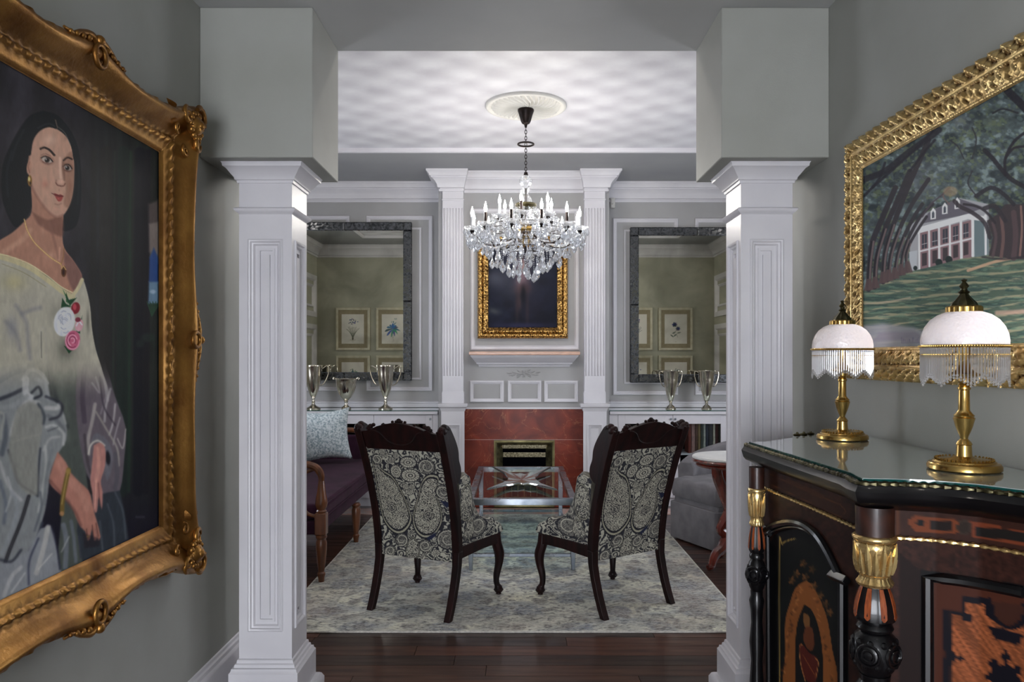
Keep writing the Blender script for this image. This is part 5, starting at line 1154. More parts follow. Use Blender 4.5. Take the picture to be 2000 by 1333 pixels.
# ================================================================ BIG GILT PORTRAIT ON THE LEFT WALL
LPX = WL
def portrait(px, py, U, W):
    P = Paint(px, py, (40, 40, 44)); x, y = P.X, P.Y
    n = fbm(x/40, y/90, 4, 3)[:, None]; m = fbm(x/9, y/150, 3, 8)[:, None]
    P.C = np.array((48, 46, 52))*(0.65+.8*n); 
    g = np.clip((x-150)/120, 0, 1)[:, None]; P.C = P.C*(1-g)+(np.array((30, 36, 33))*(.45+1.1*m))*g
    d = np.clip((y-900)/150, 0, 1)[:, None]; P.C = P.C*(1-d)+np.array((20, 17, 38))*d
    P.T = lambda a, b: (a/2.5625, 180+b/2.5625); P.S = P.SE = 1/2.5625
    # backdrop: draped streaks, blue glimpse of sky at the right, foliage
    for a, wd, c, al in ((575, 8, (50, 62, 50), .7), (620, 60, (26, 46, 38), .6), (655, 14, (34, 62, 46), .7), (700, 50, (14, 14, 28), .85), (740, 30, (20, 18, 30), .8), (530, 60, (48, 44, 38), .5), (470, 30, (40, 40, 34), .5)):
        P.stroke([(a, 300), (a-4, 800), (a-8, 1400), (a-10, 2000)], wd, c, 6, al)
    P.poly([(742, 560), (792, 540), (795, 820), (745, 800)], (96, 84, 82), 8, .8); P.poly([(745, 660), (793, 650), (793, 860), (750, 830)], (128, 118, 112), 6, .7)
    P.poly([(748, 830), (770, 780), (792, 830), (792, 960), (745, 950)], (44, 74, 128), 5, .95); P.poly([(745, 950), (792, 950), (792, 1060), (742, 1060)], (104, 134, 160), 6, .9); P.ell((765, 1000), 14, 10, (150, 170, 184), 4, .8)
    for a in range(14): P.stroke([(760, 1120), (735+a*5, 1050+8*(a % 3))], 5, (44, 74, 56), 1.5, .8, 0)
    P.ell((740, 1230), 34, 22, (42, 62, 54), 8, .6); P.ell((700, 1260), 20, 20, (34, 54, 48), 8, .6)
    # hair behind
    P.poly([(215, 92), (150, 118), (100, 180), (50, 270), (15, 360), (6, 470), (20, 570), (70, 672), (112, 655), (150, 600), (200, 500), (330, 560), (313, 640), (315, 695), (372, 680), (397, 620), (407, 500), (402, 350), (385, 260), (350, 190), (290, 118)], (19, 25, 31), 2.5, 1, 5)
    P.stroke([(60, 300), (35, 400), (40, 520)], 10, (40, 52, 60), 5, .5); P.stroke([(120, 190), (80, 270), (60, 340)], 9, (48, 60, 66), 5, .5); P.stroke([(385, 330), (396, 430), (388, 560)], 8, (34, 48, 52), 4, .6)
    # shoulders, neck
    P.poly([(155, 470), (158, 600), (120, 650), (60, 705), (-30, 765), (-60, 840), (200, 900), (300, 970), (370, 1010), (412, 930), (372, 850), (322, 780), (312, 700), (316, 610), (280, 560)], (168, 122, 102), 2, 1, 4)
    P.poly([(160, 600), (240, 640), (310, 620), (314, 720), (250, 700), (190, 660)], (118, 80, 68), 7, .75, 4); P.stroke([(250, 660), (275, 760), (292, 830)], 14, (140, 98, 84), 5, .6); P.stroke([(150, 690), (110, 740), (20, 800)], 26, (190, 146, 122), 8, .6)
    P.poly([(318, 790), (372, 850), (412, 930), (372, 1000), (330, 900)], (112, 80, 76), 6, .7, 4); P.glow((250, 820), 26, 20, (192, 146, 124), .6); P.glow((215, 700), 8, 30, (184, 138, 116), .6)
    P.stroke([(300, 780), (296, 840)], 8, (196, 150, 128), 3, .6)
    # face
    P.poly([(192, 198), (235, 176), (285, 186), (330, 222), (356, 272), (370, 340), (371, 440), (362, 520), (342, 580), (314, 618), (284, 628), (250, 608), (208, 560), (172, 500), (150, 440), (140, 380), (148, 300), (164, 240)], (182, 142, 122), 1.8, 1, 5)
    P.glow((250, 240), 30, 22, (200, 166, 146), .8); P.glow((225, 460), 18, 20, (176, 112, 94), .5); P.glow((350, 470), 7, 26, (158, 98, 76), .6)
    P.poly([(300, 380), (322, 330), (360, 300), (371, 400), (368, 500), (345, 575), (320, 560), (330, 470)], (138, 98, 80), 6, .55, 4)
    P.glow((330, 230), 10, 20, (150, 116, 100), .6, .6); P.stroke([(150, 440), (172, 500), (210, 560), (250, 606), (284, 626), (314, 616)], 12, (140, 96, 82), 4, .55); P.glow((285, 585), 14, 9, (196, 148, 130), .8)
    P.stroke([(165, 240), (150, 300), (142, 380)], 10, (142, 104, 90), 4, .5)
    # hair parting over the brow
    P.stroke([(146, 310), (158, 240), (192, 190), (238, 168), (284, 172), (332, 206), (362, 258), (376, 330)], 18, (20, 26, 32), 2, 1)
    P.poly([(150, 290), (166, 230), (196, 194), (238, 174), (284, 184), (270, 150), (230, 120), (170, 130), (130, 200)], (20, 26, 32), 2, 1, 4); P.poly([(284, 182), (330, 218), (358, 274), (371, 345), (390, 330), (376, 240), (330, 160), (280, 140)], (20, 26, 32), 2, 1, 4)
    P.stroke([(278, 140), (288, 180)], 5, (112, 96, 86), 1, .8); P.stroke([(292, 176), (325, 205), (352, 262)], 4, (104, 102, 98), 1.2, .7); P.stroke([(190, 180), (240, 158), (272, 170)], 6, (58, 68, 74), 3, .6)
    # brows, eyes
    P.stroke([(203, 284), (222, 278), (248, 290), (272, 316)], 11, (44, 30, 28), 1.6, .95); P.stroke([(318, 342), (338, 328), (360, 336)], 9, (48, 32, 28), 1.6, .95)
    P.ell((236, 340), 36, 24, (132, 92, 80), 5, .55, .3); P.ell((338, 378), 28, 22, (112, 76, 64), 5, .6, .3)
    P.ell((234, 340), 26, 13, (176, 162, 152), 1.4, 1, .35); P.ell((236, 341), 13, 13, (58, 44, 38), 1.2); P.ell((236, 341), 6, 6, (12, 10, 12), 1); P.ell((231, 336), 3, 3, (222, 214, 208), .8)
    P.stroke([(206, 330), (224, 322), (246, 328), (264, 348)], 6, (28, 20, 20), 1.2); P.stroke([(212, 350), (236, 360), (258, 354)], 3, (96, 60, 52), 1.2, .8); P.stroke([(204, 316), (226, 308), (254, 318)], 3, (120, 82, 72), 1.5, .7)
    P.ell((338, 380), 20, 12, (158, 142, 132), 1.4, 1, .3); P.ell((337, 380), 11, 12, (52, 40, 36), 1.2); P.ell((337, 380), 5, 5, (12, 10, 12), 1); P.ell((333, 375), 2.6, 2.6, (216, 208, 200), .8)
    P.stroke([(316, 372), (332, 362), (350, 368), (360, 384)], 5.5, (28, 20, 20), 1.2); P.stroke([(320, 390), (338, 397), (354, 394)], 3, (86, 52, 44), 1.2, .8)
    # nose, mouth
    P.stroke([(300, 330), (302, 380), (304, 430)], 12, (206, 172, 154), 3, .8); P.stroke([(316, 350), (320, 400), (322, 440)], 9, (126, 88, 74), 3, .65); P.ell((303, 448), 13, 11, (204, 164, 146), 4, .8)
    P.stroke([(280, 455), (288, 466), (302, 470), (318, 470), (326, 458)], 6, (108, 62, 52), 1.6, .85); P.stroke([(282, 440), (279, 455), (286, 464)], 4, (134, 90, 76), 1.5, .7)
    P.poly([(262, 508), (280, 508), (292, 514), (304, 512), (318, 522), (306, 528), (284, 524)], (128, 52, 50), 1.3, 1, 3); P.poly([(274, 520), (290, 524), (308, 526), (316, 524), (306, 545), (290, 546)], (156, 70, 64), 1.6, 1, 3)
    P.stroke([(258, 507), (280, 517), (300, 521), (319, 522)], 3, (78, 22, 26), 1, .9); P.glow((292, 534), 5, 2, (206, 112, 104), .7); P.stroke([(276, 560), (292, 564), (306, 558)], 7, (140, 96, 82), 3, .5); P.glow((296, 490), 3, 6, (150, 104, 90), .6)
    # ear, earring, necklace
    P.ell((146, 378), 12, 34, (178, 134, 114), 2, 1, .1); P.stroke([(148, 350), (142, 376), (148, 404)], 5, (128, 86, 72), 1.5, .7); P.ell((149, 444), 11, 28, (132, 96, 42), 1.4); P.ell((146, 436), 5, 12, (224, 196, 130), 1.2); P.ell((152, 456), 4, 8, (60, 40, 20), 1)
    P.stroke([(122, 638), (136, 690), (170, 750), (220, 800), (262, 835), (306, 862)], 7, (178, 138, 84), 1.4); P.stroke([(122, 638), (136, 690), (170, 750), (220, 800), (262, 835), (306, 862)], 2.6, (228, 198, 150), 1, .8)
    P.stroke([(306, 862), (318, 820), (320, 782)], 4, (150, 110, 70), 1.2); P.stroke([(304, 862), (310, 880)], 4, (190, 150, 96), 1); P.ell((319, 898), 13, 28, (96, 62, 34), 1.4); P.ell((318, 902), 6, 14, (60, 30, 24), 1); P.stroke([(308, 885), (318, 872), (330, 890)], 3.5, (206, 168, 108), 1)
    # bodice
    bod = [(-60, 805), (60, 832), (150, 868), (240, 930), (310, 985), (366, 1018), (392, 975), (413, 935), (436, 1000), (452, 1080), (460, 1180), (480, 1290), (520, 1420), (560, 1600), (400, 1700), (-60, 1700)]
    P.poly(bod, (168, 164, 148), 2, 1, 4); P.T = lambda a, b: (a/2.5625, 180+b/2.5625)
    P.glow((70, 950), 60, 44, (172, 164, 124), .8); P.glow((150, 1050), 50, 40, (158, 154, 142), .7); P.glow((60, 1180), 30, 60, (138, 138, 142), .8); P.glow((280, 1100), 40, 50, (134, 132, 120), .6); P.glow((330, 1290), 50, 60, (96, 96, 86), .8); P.glow((440, 1150), 8, 60, (98, 94, 84), .7)
    P.stroke([(-40, 815), (60, 842), (150, 880), (235, 938), (305, 992), (364, 1026)], 26, (186, 176, 136), 3, .95); P.stroke([(-40, 800), (60, 826), (150, 862), (240, 922), (305, 974), (362, 1004)], 5, (214, 204, 164), 1.6, .9); P.stroke([(364, 1020), (392, 980), (411, 940)], 18, (188, 178, 142), 2.5); P.stroke([(10, 860), (120, 905), (230, 975)], 4, (140, 132, 96), 1.5, .7)
    for q in (((80, 1070), (130, 1150), (140, 1240), (150, 1333)), ((30, 1150), (80, 1210), (100, 1290)), ((110, 1110), (160, 1090), (200, 1080))): P.stroke(q, 20, (128, 126, 130), 9, .6)
    P.stroke([(206, 1200), (208, 1330)], 5, (96, 94, 88), 1.5, .7); P.stroke([(190, 1330), (200, 1210), (222, 1180), (232, 1260), (230, 1340)], 6, (166, 162, 152), 3, .5)
    # corsage
    for q in (((315, 990), (345, 1040), (385, 1030), (350, 1072)), ((305, 1080), (312, 1030), (330, 1060), (360, 1075)), ((330, 1050), (330, 1000), (350, 1060)), ((380, 1200), (412, 1120), (400, 1210)), ((320, 1270), (345, 1310), (365, 1290))): P.poly(q, (26, 74, 46), 1.6, 1)
    P.stroke([(318, 995), (340, 1060)], 3, (70, 130, 84), 1, .7)
    P.ell((378, 1082), 22, 30, (128, 30, 44), 1.8, 1, .2); P.ell((374, 1076), 9, 16, (184, 70, 84), 2)
    P.ell((322, 1150), 52, 74, (196, 198, 204), 2.2, 1, .2); rp = random.Random(4)
    for i in range(26):
        a = rp.uniform(0, 6.28); q = rp.uniform(.1, .85); c = (322+46*q*math.cos(a), 1150+66*q*math.sin(a)); P.stroke([(c[0]-12*math.sin(a), c[1]+14*math.cos(a)), (c[0]+5*math.cos(a), c[1]+5*math.sin(a)), (c[0]+12*math.sin(a), c[1]-14*math.cos(a))], 5, ((232, 234, 238), (150, 154, 166))[i % 2], 1.3, .75)
    P.ell((396, 1168), 20, 32, (196, 150, 160), 2, 1, .2); P.stroke([(382, 1170), (396, 1150), (410, 1165)], 6, (236, 214, 220), 1.5, .9); P.ell((390, 1140), 14, 12, (126, 50, 66), 2)
    P.ell((363, 1244), 37, 50, (186, 92, 120), 2, 1, .2)
    for i in range(5): P.stroke([(363+(34-6*i)*math.cos(a), 1244+(44-8*i)*math.sin(a)) for a in np.linspace(i, i+4, 8)], 6, ((224, 150, 172), (150, 56, 86))[i % 2], 1.6, .85)
    CU = P.C.copy()
    # ---- lower half
    P.T = lambda a, b: (a/2.6666, 700+b/2.6666); P.S = P.SE = 1/2.6666
    P.poly([(170, -40), (430, -40), (410, 330), (450, 600), (490, 960), (420, 1080), (290, 1130), (330, 700), (250, 200)], (78, 84, 80), 3, 1); P.stroke([(300, 0), (330, 200), (350, 420)], 40, (92, 98, 92), 12, .6); P.stroke([(250, 20), (290, 200), (350, 360)], 22, (52, 56, 58), 8, .6)
    P.poly([(412, -40), (516, -40), (560, 60), (600, 200), (655, 360), (648, 520), (625, 690), (560, 720), (470, 640), (430, 520), (402, 340), (395, 180)], (98, 90, 98), 2.5, 1, 3)
    for q, wd, c in ((((440, 40), (430, 200), (440, 330)), 26, (72, 64, 76)), (((500, 20), (545, 120), (560, 220)), 16, (150, 146, 150)), (((575, 160), (550, 260), (545, 330)), 12, (160, 156, 158)), (((600, 240), (590, 330), (570, 400)), 10, (168, 164, 164)), (((480, 130), (520, 180), (500, 100)), 10, (140, 134, 138)),
                     (((560, 170), (525, 290)), 9, (128, 122, 128)), (((625, 310), (600, 400), (590, 450)), 8, (150, 146, 148)), (((495, 240), (480, 330), (460, 420), (462, 500)), 18, (158, 152, 148)), (((500, 280), (560, 380), (610, 470), (620, 560)), 10, (150, 146, 138)), (((655, 370), (640, 470), (612, 420)), 6, (178, 174, 168)),
                     (((520, 100), (540, 250), (600, 350)), 8, (62, 56, 66)), (((440, 400), (460, 560), (500, 640)), 14, (72, 66, 72)), (((600, 500), (610, 600), (600, 680)), 22, (86, 84, 92))): P.stroke(q, wd, c, 3, .8)
    P.poly([(470, 440), (500, 390), (560, 430), (590, 520), (560, 640), (540, 560), (545, 470), (500, 440)], (104, 104, 112), 3, .9, 3); P.stroke([(460, 500), (475, 450), (510, 430), (545, 455)], 9, (182, 178, 170), 2); P.ell((562, 520), 12, 36, (22, 20, 30), 3, .9, -.1)
    P.poly([(420, 690), (500, 720), (560, 700), (625, 690), (650, 800), (672, 945), (430, 1060), (400, 900)], (52, 58, 66), 3, 1)
    for q in (((600, 700), (640, 800), (655, 940)), ((560, 760), (590, 860), (596, 980)), ((520, 850), (535, 1000))): P.stroke(q, 9, (84, 92, 100), 4, .7)
    P.glow((330, 10), 70, 70, (112, 112, 100), .75); P.glow((250, 30), 60, 60, (118, 118, 108), .6); P.glow((180, -10), 50, 40, (140, 138, 126), .5); P.stroke([(240, -30), (246, 40), (268, 190)], 6, (52, 54, 58), 3, .7)
    # far forearm and hand
    P.poly([(488, 455), (520, 440), (548, 470), (548, 560), (525, 640), (535, 700), (530, 790), (515, 720), (505, 800), (488, 790), (480, 700), (470, 640), (478, 560)], (172, 120, 112), 2, 1, 3); P.stroke([(510, 470), (515, 560), (500, 640)], 18, (194, 142, 130), 5, .7); P.stroke([(500, 640), (498, 720), (494, 785)], 5, (214, 168, 150), 2, .7); P.stroke([(512, 650), (520, 770)], 4, (110, 70, 66), 1.4, .8)
    # near sleeve of grey satin
    P.poly([(-60, -60), (170, -60), (180, 60), (240, 110), (262, 200), (320, 260), (345, 340), (345, 430), (300, 500), (262, 600), (250, 700), (220, 850), (120, 1060), (-60, 1120)], (128, 132, 134), 3, 1, 3)
    S = [(((-20, 30), (60, 10), (150, 0)), 46, (160, 160, 150)), (((-20, 130), (60, 80), (120, 60)), 30, (98, 104, 112)), (((-20, 220), (60, 190), (140, 150)), 20, (42, 46, 58)), (((120, 110), (160, 60), (215, 80), (245, 130)), 20, (172, 174, 176)), (((135, 110), (135, 180), (160, 205)), 34, (186, 188, 190)), (((165, 180), (200, 150), (215, 190), (180, 210)), 14, (30, 34, 44)),
         (((190, 110), (235, 130), (250, 210)), 20, (148, 152, 156)), (((-30, 260), (60, 250), (140, 200)), 24, (140, 144, 146)), (((60, 400), (90, 300), (140, 230), (200, 235)), 26, (164, 166, 164)), (((20, 300), (30, 400), (10, 500)), 26, (84, 90, 100)), (((200, 240), (230, 300), (225, 340)), 16, (60, 66, 74)), (((-10, 280), (20, 300), (0, 420)), 14, (156, 158, 152)),
         (((45, 480), (70, 560), (100, 650), (190, 712)), 12, (46, 50, 58)), (((60, 440), (120, 420), (200, 400)), 8, (172, 172, 164)), (((0, 540), (40, 660), (110, 740)), 16, (168, 170, 170)), (((0, 640), (30, 760), (20, 860)), 18, (96, 104, 116)), (((30, 800), (60, 700), (40, 620)), 8, (176, 178, 180)), (((240, 260), (300, 260), (310, 240)), 22, (176, 176, 174)),
         (((250, 300), (300, 330), (335, 380)), 20, (104, 108, 112)), (((240, 360), (280, 350), (330, 390), (330, 450)), 14, (174, 176, 174)), (((225, 480), (260, 420), (310, 410)), 12, (160, 162, 160)), (((210, 470), (200, 600), (196, 720)), 9, (34, 38, 48)), (((235, 460), (240, 560), (220, 700), (200, 800)), 14, (166, 168, 166)), (((270, 480), (240, 620), (232, 760)), 14, (112, 118, 122)),
         (((330, 300), (342, 340)), 12, (150, 152, 150)), (((240, 200), (320, 240), (310, 300), (260, 320)), 14, (48, 50, 60)), (((250, 380), (300, 360)), 5, (60, 64, 70)), (((180, 900), (215, 780), (210, 700)), 12, (90, 96, 104)), (((130, 1040), (190, 950), (220, 860)), 16, (62, 68, 80))]
    for q, wd, c in S: P.stroke(q, wd, c, 4, .8)
    P.poly([(85, 270), (150, 225), (215, 270), (220, 380), (195, 520), (196, 714), (110, 680), (60, 570), (45, 470)], (134, 134, 126), 4, .75, 2); P.stroke([(150, 720), (110, 850), (50, 1000), (5, 1130)], 18, (40, 40, 46), 2.4); P.stroke([(150, 722), (110, 850), (50, 1000), (5, 1130)], 4, (112, 112, 112), 1.2, .8)
    P.stroke([(60, 700), (90, 760), (70, 880), (10, 1020)], 24, (140, 146, 152), 6, .7); P.stroke([(110, 1000), (60, 1060), (0, 1050)], 14, (52, 56, 68), 4, .8)
    # skirt bottom left
    P.poly([(-60, 1060), (60, 1070), (150, 1000), (210, 890), (262, 870), (285, 920), (300, 1010), (320, 1120), (100, 1220), (-60, 1320)], (132, 136, 142), 3, 1)
    for q, wd, c in ((((190, 1120), (230, 980), (250, 880)), 26, (172, 172, 168)), (((150, 1180), (152, 1060), (200, 940)), 10, (58, 62, 82)), (((270, 880), (296, 980), (312, 1100)), 10, (40, 42, 60)), (((20, 1240), (60, 1140), (110, 1090)), 20, (166, 168, 168)), (((60, 1220), (130, 1120)), 8, (176, 178, 176)), (((200, 1100), (270, 1020)), 6, (188, 188, 182)), (((340, 1090), (345, 950), (330, 870)), 26, (112, 118, 128)), (((395, 1060), (385, 940), (370, 850)), 18, (104, 110, 120)), (((420, 1040), (412, 930)), 8, (60, 62, 76)), (((320, 1010), (360, 930)), 5, (168, 170, 170))): P.stroke(q, wd, c, 3, .8)
    # near forearm, bracelet, hand
    P.poly([(300, 488), (345, 545), (372, 600), (420, 650), (462, 690), (478, 740), (490, 800), (505, 850), (524, 930), (510, 950), (498, 890), (505, 940), (490, 950), (478, 890), (470, 940), (455, 950), (445, 905), (420, 880), (395, 830), (372, 770), (320, 715), (270, 670), (258, 620)], (168, 116, 102), 2, 1, 2)
    P.stroke([(310, 540), (350, 620), (420, 700), (455, 780)], 40, (182, 132, 116), 9, .6); P.stroke([(262, 640), (330, 720), (390, 800), (420, 870)], 14, (116, 74, 68), 5, .7); P.stroke([(450, 890), (456, 935)], 4, (84, 50, 46), 1.4); P.stroke([(480, 870), (486, 930)], 4, (84, 50, 46), 1.4); P.stroke([(500, 860), (512, 930)], 4, (84, 50, 46), 1.4)
    P.ell((458, 930), 8, 5, (196, 160, 84), 1.2); P.poly([(430, 910), (520, 940), (520, 980), (440, 990)], (40, 32, 40), 4, .5)
    P.stroke([(357, 582), (340, 660), (326, 740), (322, 812)], 24, (112, 92, 46), 1.8); P.stroke([(352, 600), (336, 680), (322, 760)], 6, (178, 152, 88), 1.4, .8); P.ell((322, 810), 12, 12, (160, 120, 80), 1.6); P.ell((356, 590), 12, 16, (150, 124, 66), 1.8)
    for i in range(5): P.stroke([(705+i*10, 832), (710+i*10, 822), (714+i*10, 834)], 2.5, (96, 92, 100), 1, .8, 0)
    t = np.clip((P.Y-694)/90, 0, 1)[:, None]; t = t*t*(3-2*t); P.C = CU*(1-t)+P.C*t
    G = P.C.reshape(NVL+1, NUL+1, 3); B = G.copy()
    for _ in range(3): B[1:-1, 1:-1] = (B[1:-1, 1:-1]*2+B[:-2, 1:-1]+B[2:, 1:-1]+B[1:-1, :-2]+B[1:-1, 2:])/6
    wt = (np.clip((P.Y-720)/60, 0, 1)*.8).reshape(NVL+1, NUL+1, 1); P.C = (G*(1-wt)+B*wt).reshape(-1, 3)
    br = (fbm(P.X/5, P.Y/14, 3, 77)-.5)[:, None]; P.C = P.C*(1+.12*br)
    P.C = P.C+np.clip(P.C-48, 0, 255)*.34; gm = P.C.mean(1, keepdims=True); P.C = np.clip(gm+(P.C-gm)*.88, 0, 250)
    return P
def frame_at(name, label, loc, rot, group=None): return thing(name, label, 'painting', loc, rot, group)
lp = frame_at('portrait_painting', 'large portrait of a dark-haired woman in a pale satin dress, ornate gilt frame', (-1.214, 2.08, 1.515), PI/2)
hwL, hhL = .50, .636
NUL, NVL = 330, 620
canvas(lp, hwL+.003, hhL+.003, NUL, NVL, portrait, y=-.001, loc=lp.location, rot=PI/2)
def ornL(k_, s, t):
    if k_ == 6: return .0055*(.5+.5*math.sin(s*170))+.002*math.sin(s*77)
    if k_ == 5 or k_ == 7: return .002*math.sin(s*170+1.2)
    if k_ in (16, 17): return .004*math.sin(s*60)+.003*math.sin(s*150)
    if 9 <= k_ <= 14: return .0012*math.sin(s*13)
    return 0
def outL(t, vertical):
    c = min(t, 1-t); v = .075*math.exp(-(c/.085)**2)+.030*math.exp(-((t-.5)/.09)**2)-.012*math.exp(-((c-.3)/.10)**2)
    return v
prL = [(-.004, .004), (0, .006), (.004, .012), (.012, .014), (.030, .018), (.034, .022), (.042, .026), (.050, .022), (.056, .024), (.066, .030), (.078, .042), (.090, .056), (.102, .068), (.112, .075), (.120, .077), (.128, .071), (.134, .066), (.140, .054), (.142, .03), (.136, -.03)]
gilt_frame(lp, hwL, hhL, prL, GOLD, ornL, outL, step=.0042)
# carved ornaments: corner cartouches and mid-side shells, each a part
def scroll(b, c, r, s, a0, h, turns=1.25, rad=.007):
    pts = []; rr_ = []
    for i in range(22):
        t_ = i/21; a = a0+s*2*PI*turns*t_; q = r*(1-.72*t_); pts.append((c[0]+q*math.cos(a), -h-.006*math.sin(PI*t_), c[1]+q*math.sin(a))); rr_.append(rad*(.5+.8*math.sin(PI*min(1, t_*1.1+.1))))
    b.tube(pts, rr_, 7)
def corner(sx, sz):
    b = MB(); cx_, cz_ = sx*(hwL+.135), sz*(hhL+.135); h = .078
    b.ball((cx_-sx*.014, -h+.004, cz_-sz*.014), .036, 14, 8, 1, .75, 1); b.ball((cx_-sx*.014, -h-.014, cz_-sz*.014), .017, 12, 7)
    for q in range(12):
        a = 2*PI*q/12; leafc = (cx_-sx*.014+.043*math.cos(a), -h, cz_-sz*.014+.043*math.sin(a)); b.ball(leafc, .011, 8, 5)
    scroll(b, (cx_-sx*.07, cz_+sz*.01), .03, sx*sz, PI/2*sz, h-.008); scroll(b, (cx_+sx*.01, cz_-sz*.07), .03, -sx*sz, 0 if sx > 0 else PI, h-.008)
    scroll(b, (cx_-sx*.105, cz_-sz*.045), .022, -sx*sz, 0, h-.03, rad=.005); scroll(b, (cx_-sx*.045, cz_-sz*.11), .022, sx*sz, PI/2, h-.03, rad=.005)
    for (u_, v_, a, L_, wd) in ((-.13, .0, PI, .085, .013), (-.12, .014, PI-.35, .06, .010), (-.12, -.016, PI+.35, .06, .010), (-.19, .0, PI, .05, .009)):
        b2 = len(b.v); leaf(b, cx_+sx*u_*1.0, cz_+sz*v_, a if sx > 0 else PI-a, L_, wd, y=-h+.030, th=.020)
        leaf(b, cx_+sx*v_, cz_+sz*u_, (-PI/2 if sz > 0 else PI/2)+(a-PI), L_, wd, y=-h+.030, th=.020)
    # pierced outer shell with rim
    pts = [(cx_+sx*(.020+.034*math.cos(a)), -h-.002, cz_+sz*(.028+.030*math.sin(a))) for a in np.linspace(-.9, 2.5, 14)]; b.tube(pts, .008, 7)
    for q in range(5):
        a = -.5+q*.5; b.ball((cx_+sx*(.020+.040*math.cos(a)), -h+.004, cz_+sz*(.024+.036*math.sin(a))), .013, 8, 5)
    obj('corner_cartouche', b, GOLD, lp, ang=60)
for sx in (-1, 1):
    for sz in (-1, 1): corner(sx, sz)
def midshell(cx_, cz_, ax, sg):
    b = MB(); h = .078; f = (lambda u_, v_: (cx_+u_, cz_+v_*sg)) if ax == 0 else (lambda u_, v_: (cx_+v_*sg, cz_+u_))
    c = f(0, -.012); b.tube([(f(.026*math.cos(a), -.012+.030*math.sin(a))[0], -h, f(.026*math.cos(a), -.012+.030*math.sin(a))[1]) for a in np.linspace(0, 2*PI, 18)[:-1]], .0075, 7, closed=True)
    for s in (-1, 1):
        p = spline([f(s*.006, .022), f(s*.03, .035), f(s*.075, .022), f(s*.11, .006), f(s*.15, .004)], 4); b.tube([(a, -h+.01, c_) for a, c_ in p], list(np.linspace(.012, .004, len(p))), 7)
        for q in range(4): g = f(s*(.045+.028*q), .02-.006*q); b.ball((g[0], -h+.006, g[1]), .010-.001*q, 8, 5)
    b.ball((f(0, .030)[0], -h+.002, f(0, .030)[1]), .015, 10, 6); obj('shell_ornament', b, GOLD, lp, ang=60)
D = .135
midshell(0, hhL+D, 0, 1); midshell(0, -hhL-D, 0, -1); midshell(hwL+D, 0, 1, 1); midshell(-hwL-D, 0, 1, -1)
obj('backing', MB().box(-hwL-.10, hwL+.10, .002, .028, -hhL-.10, hhL+.10), BLACK, lp)
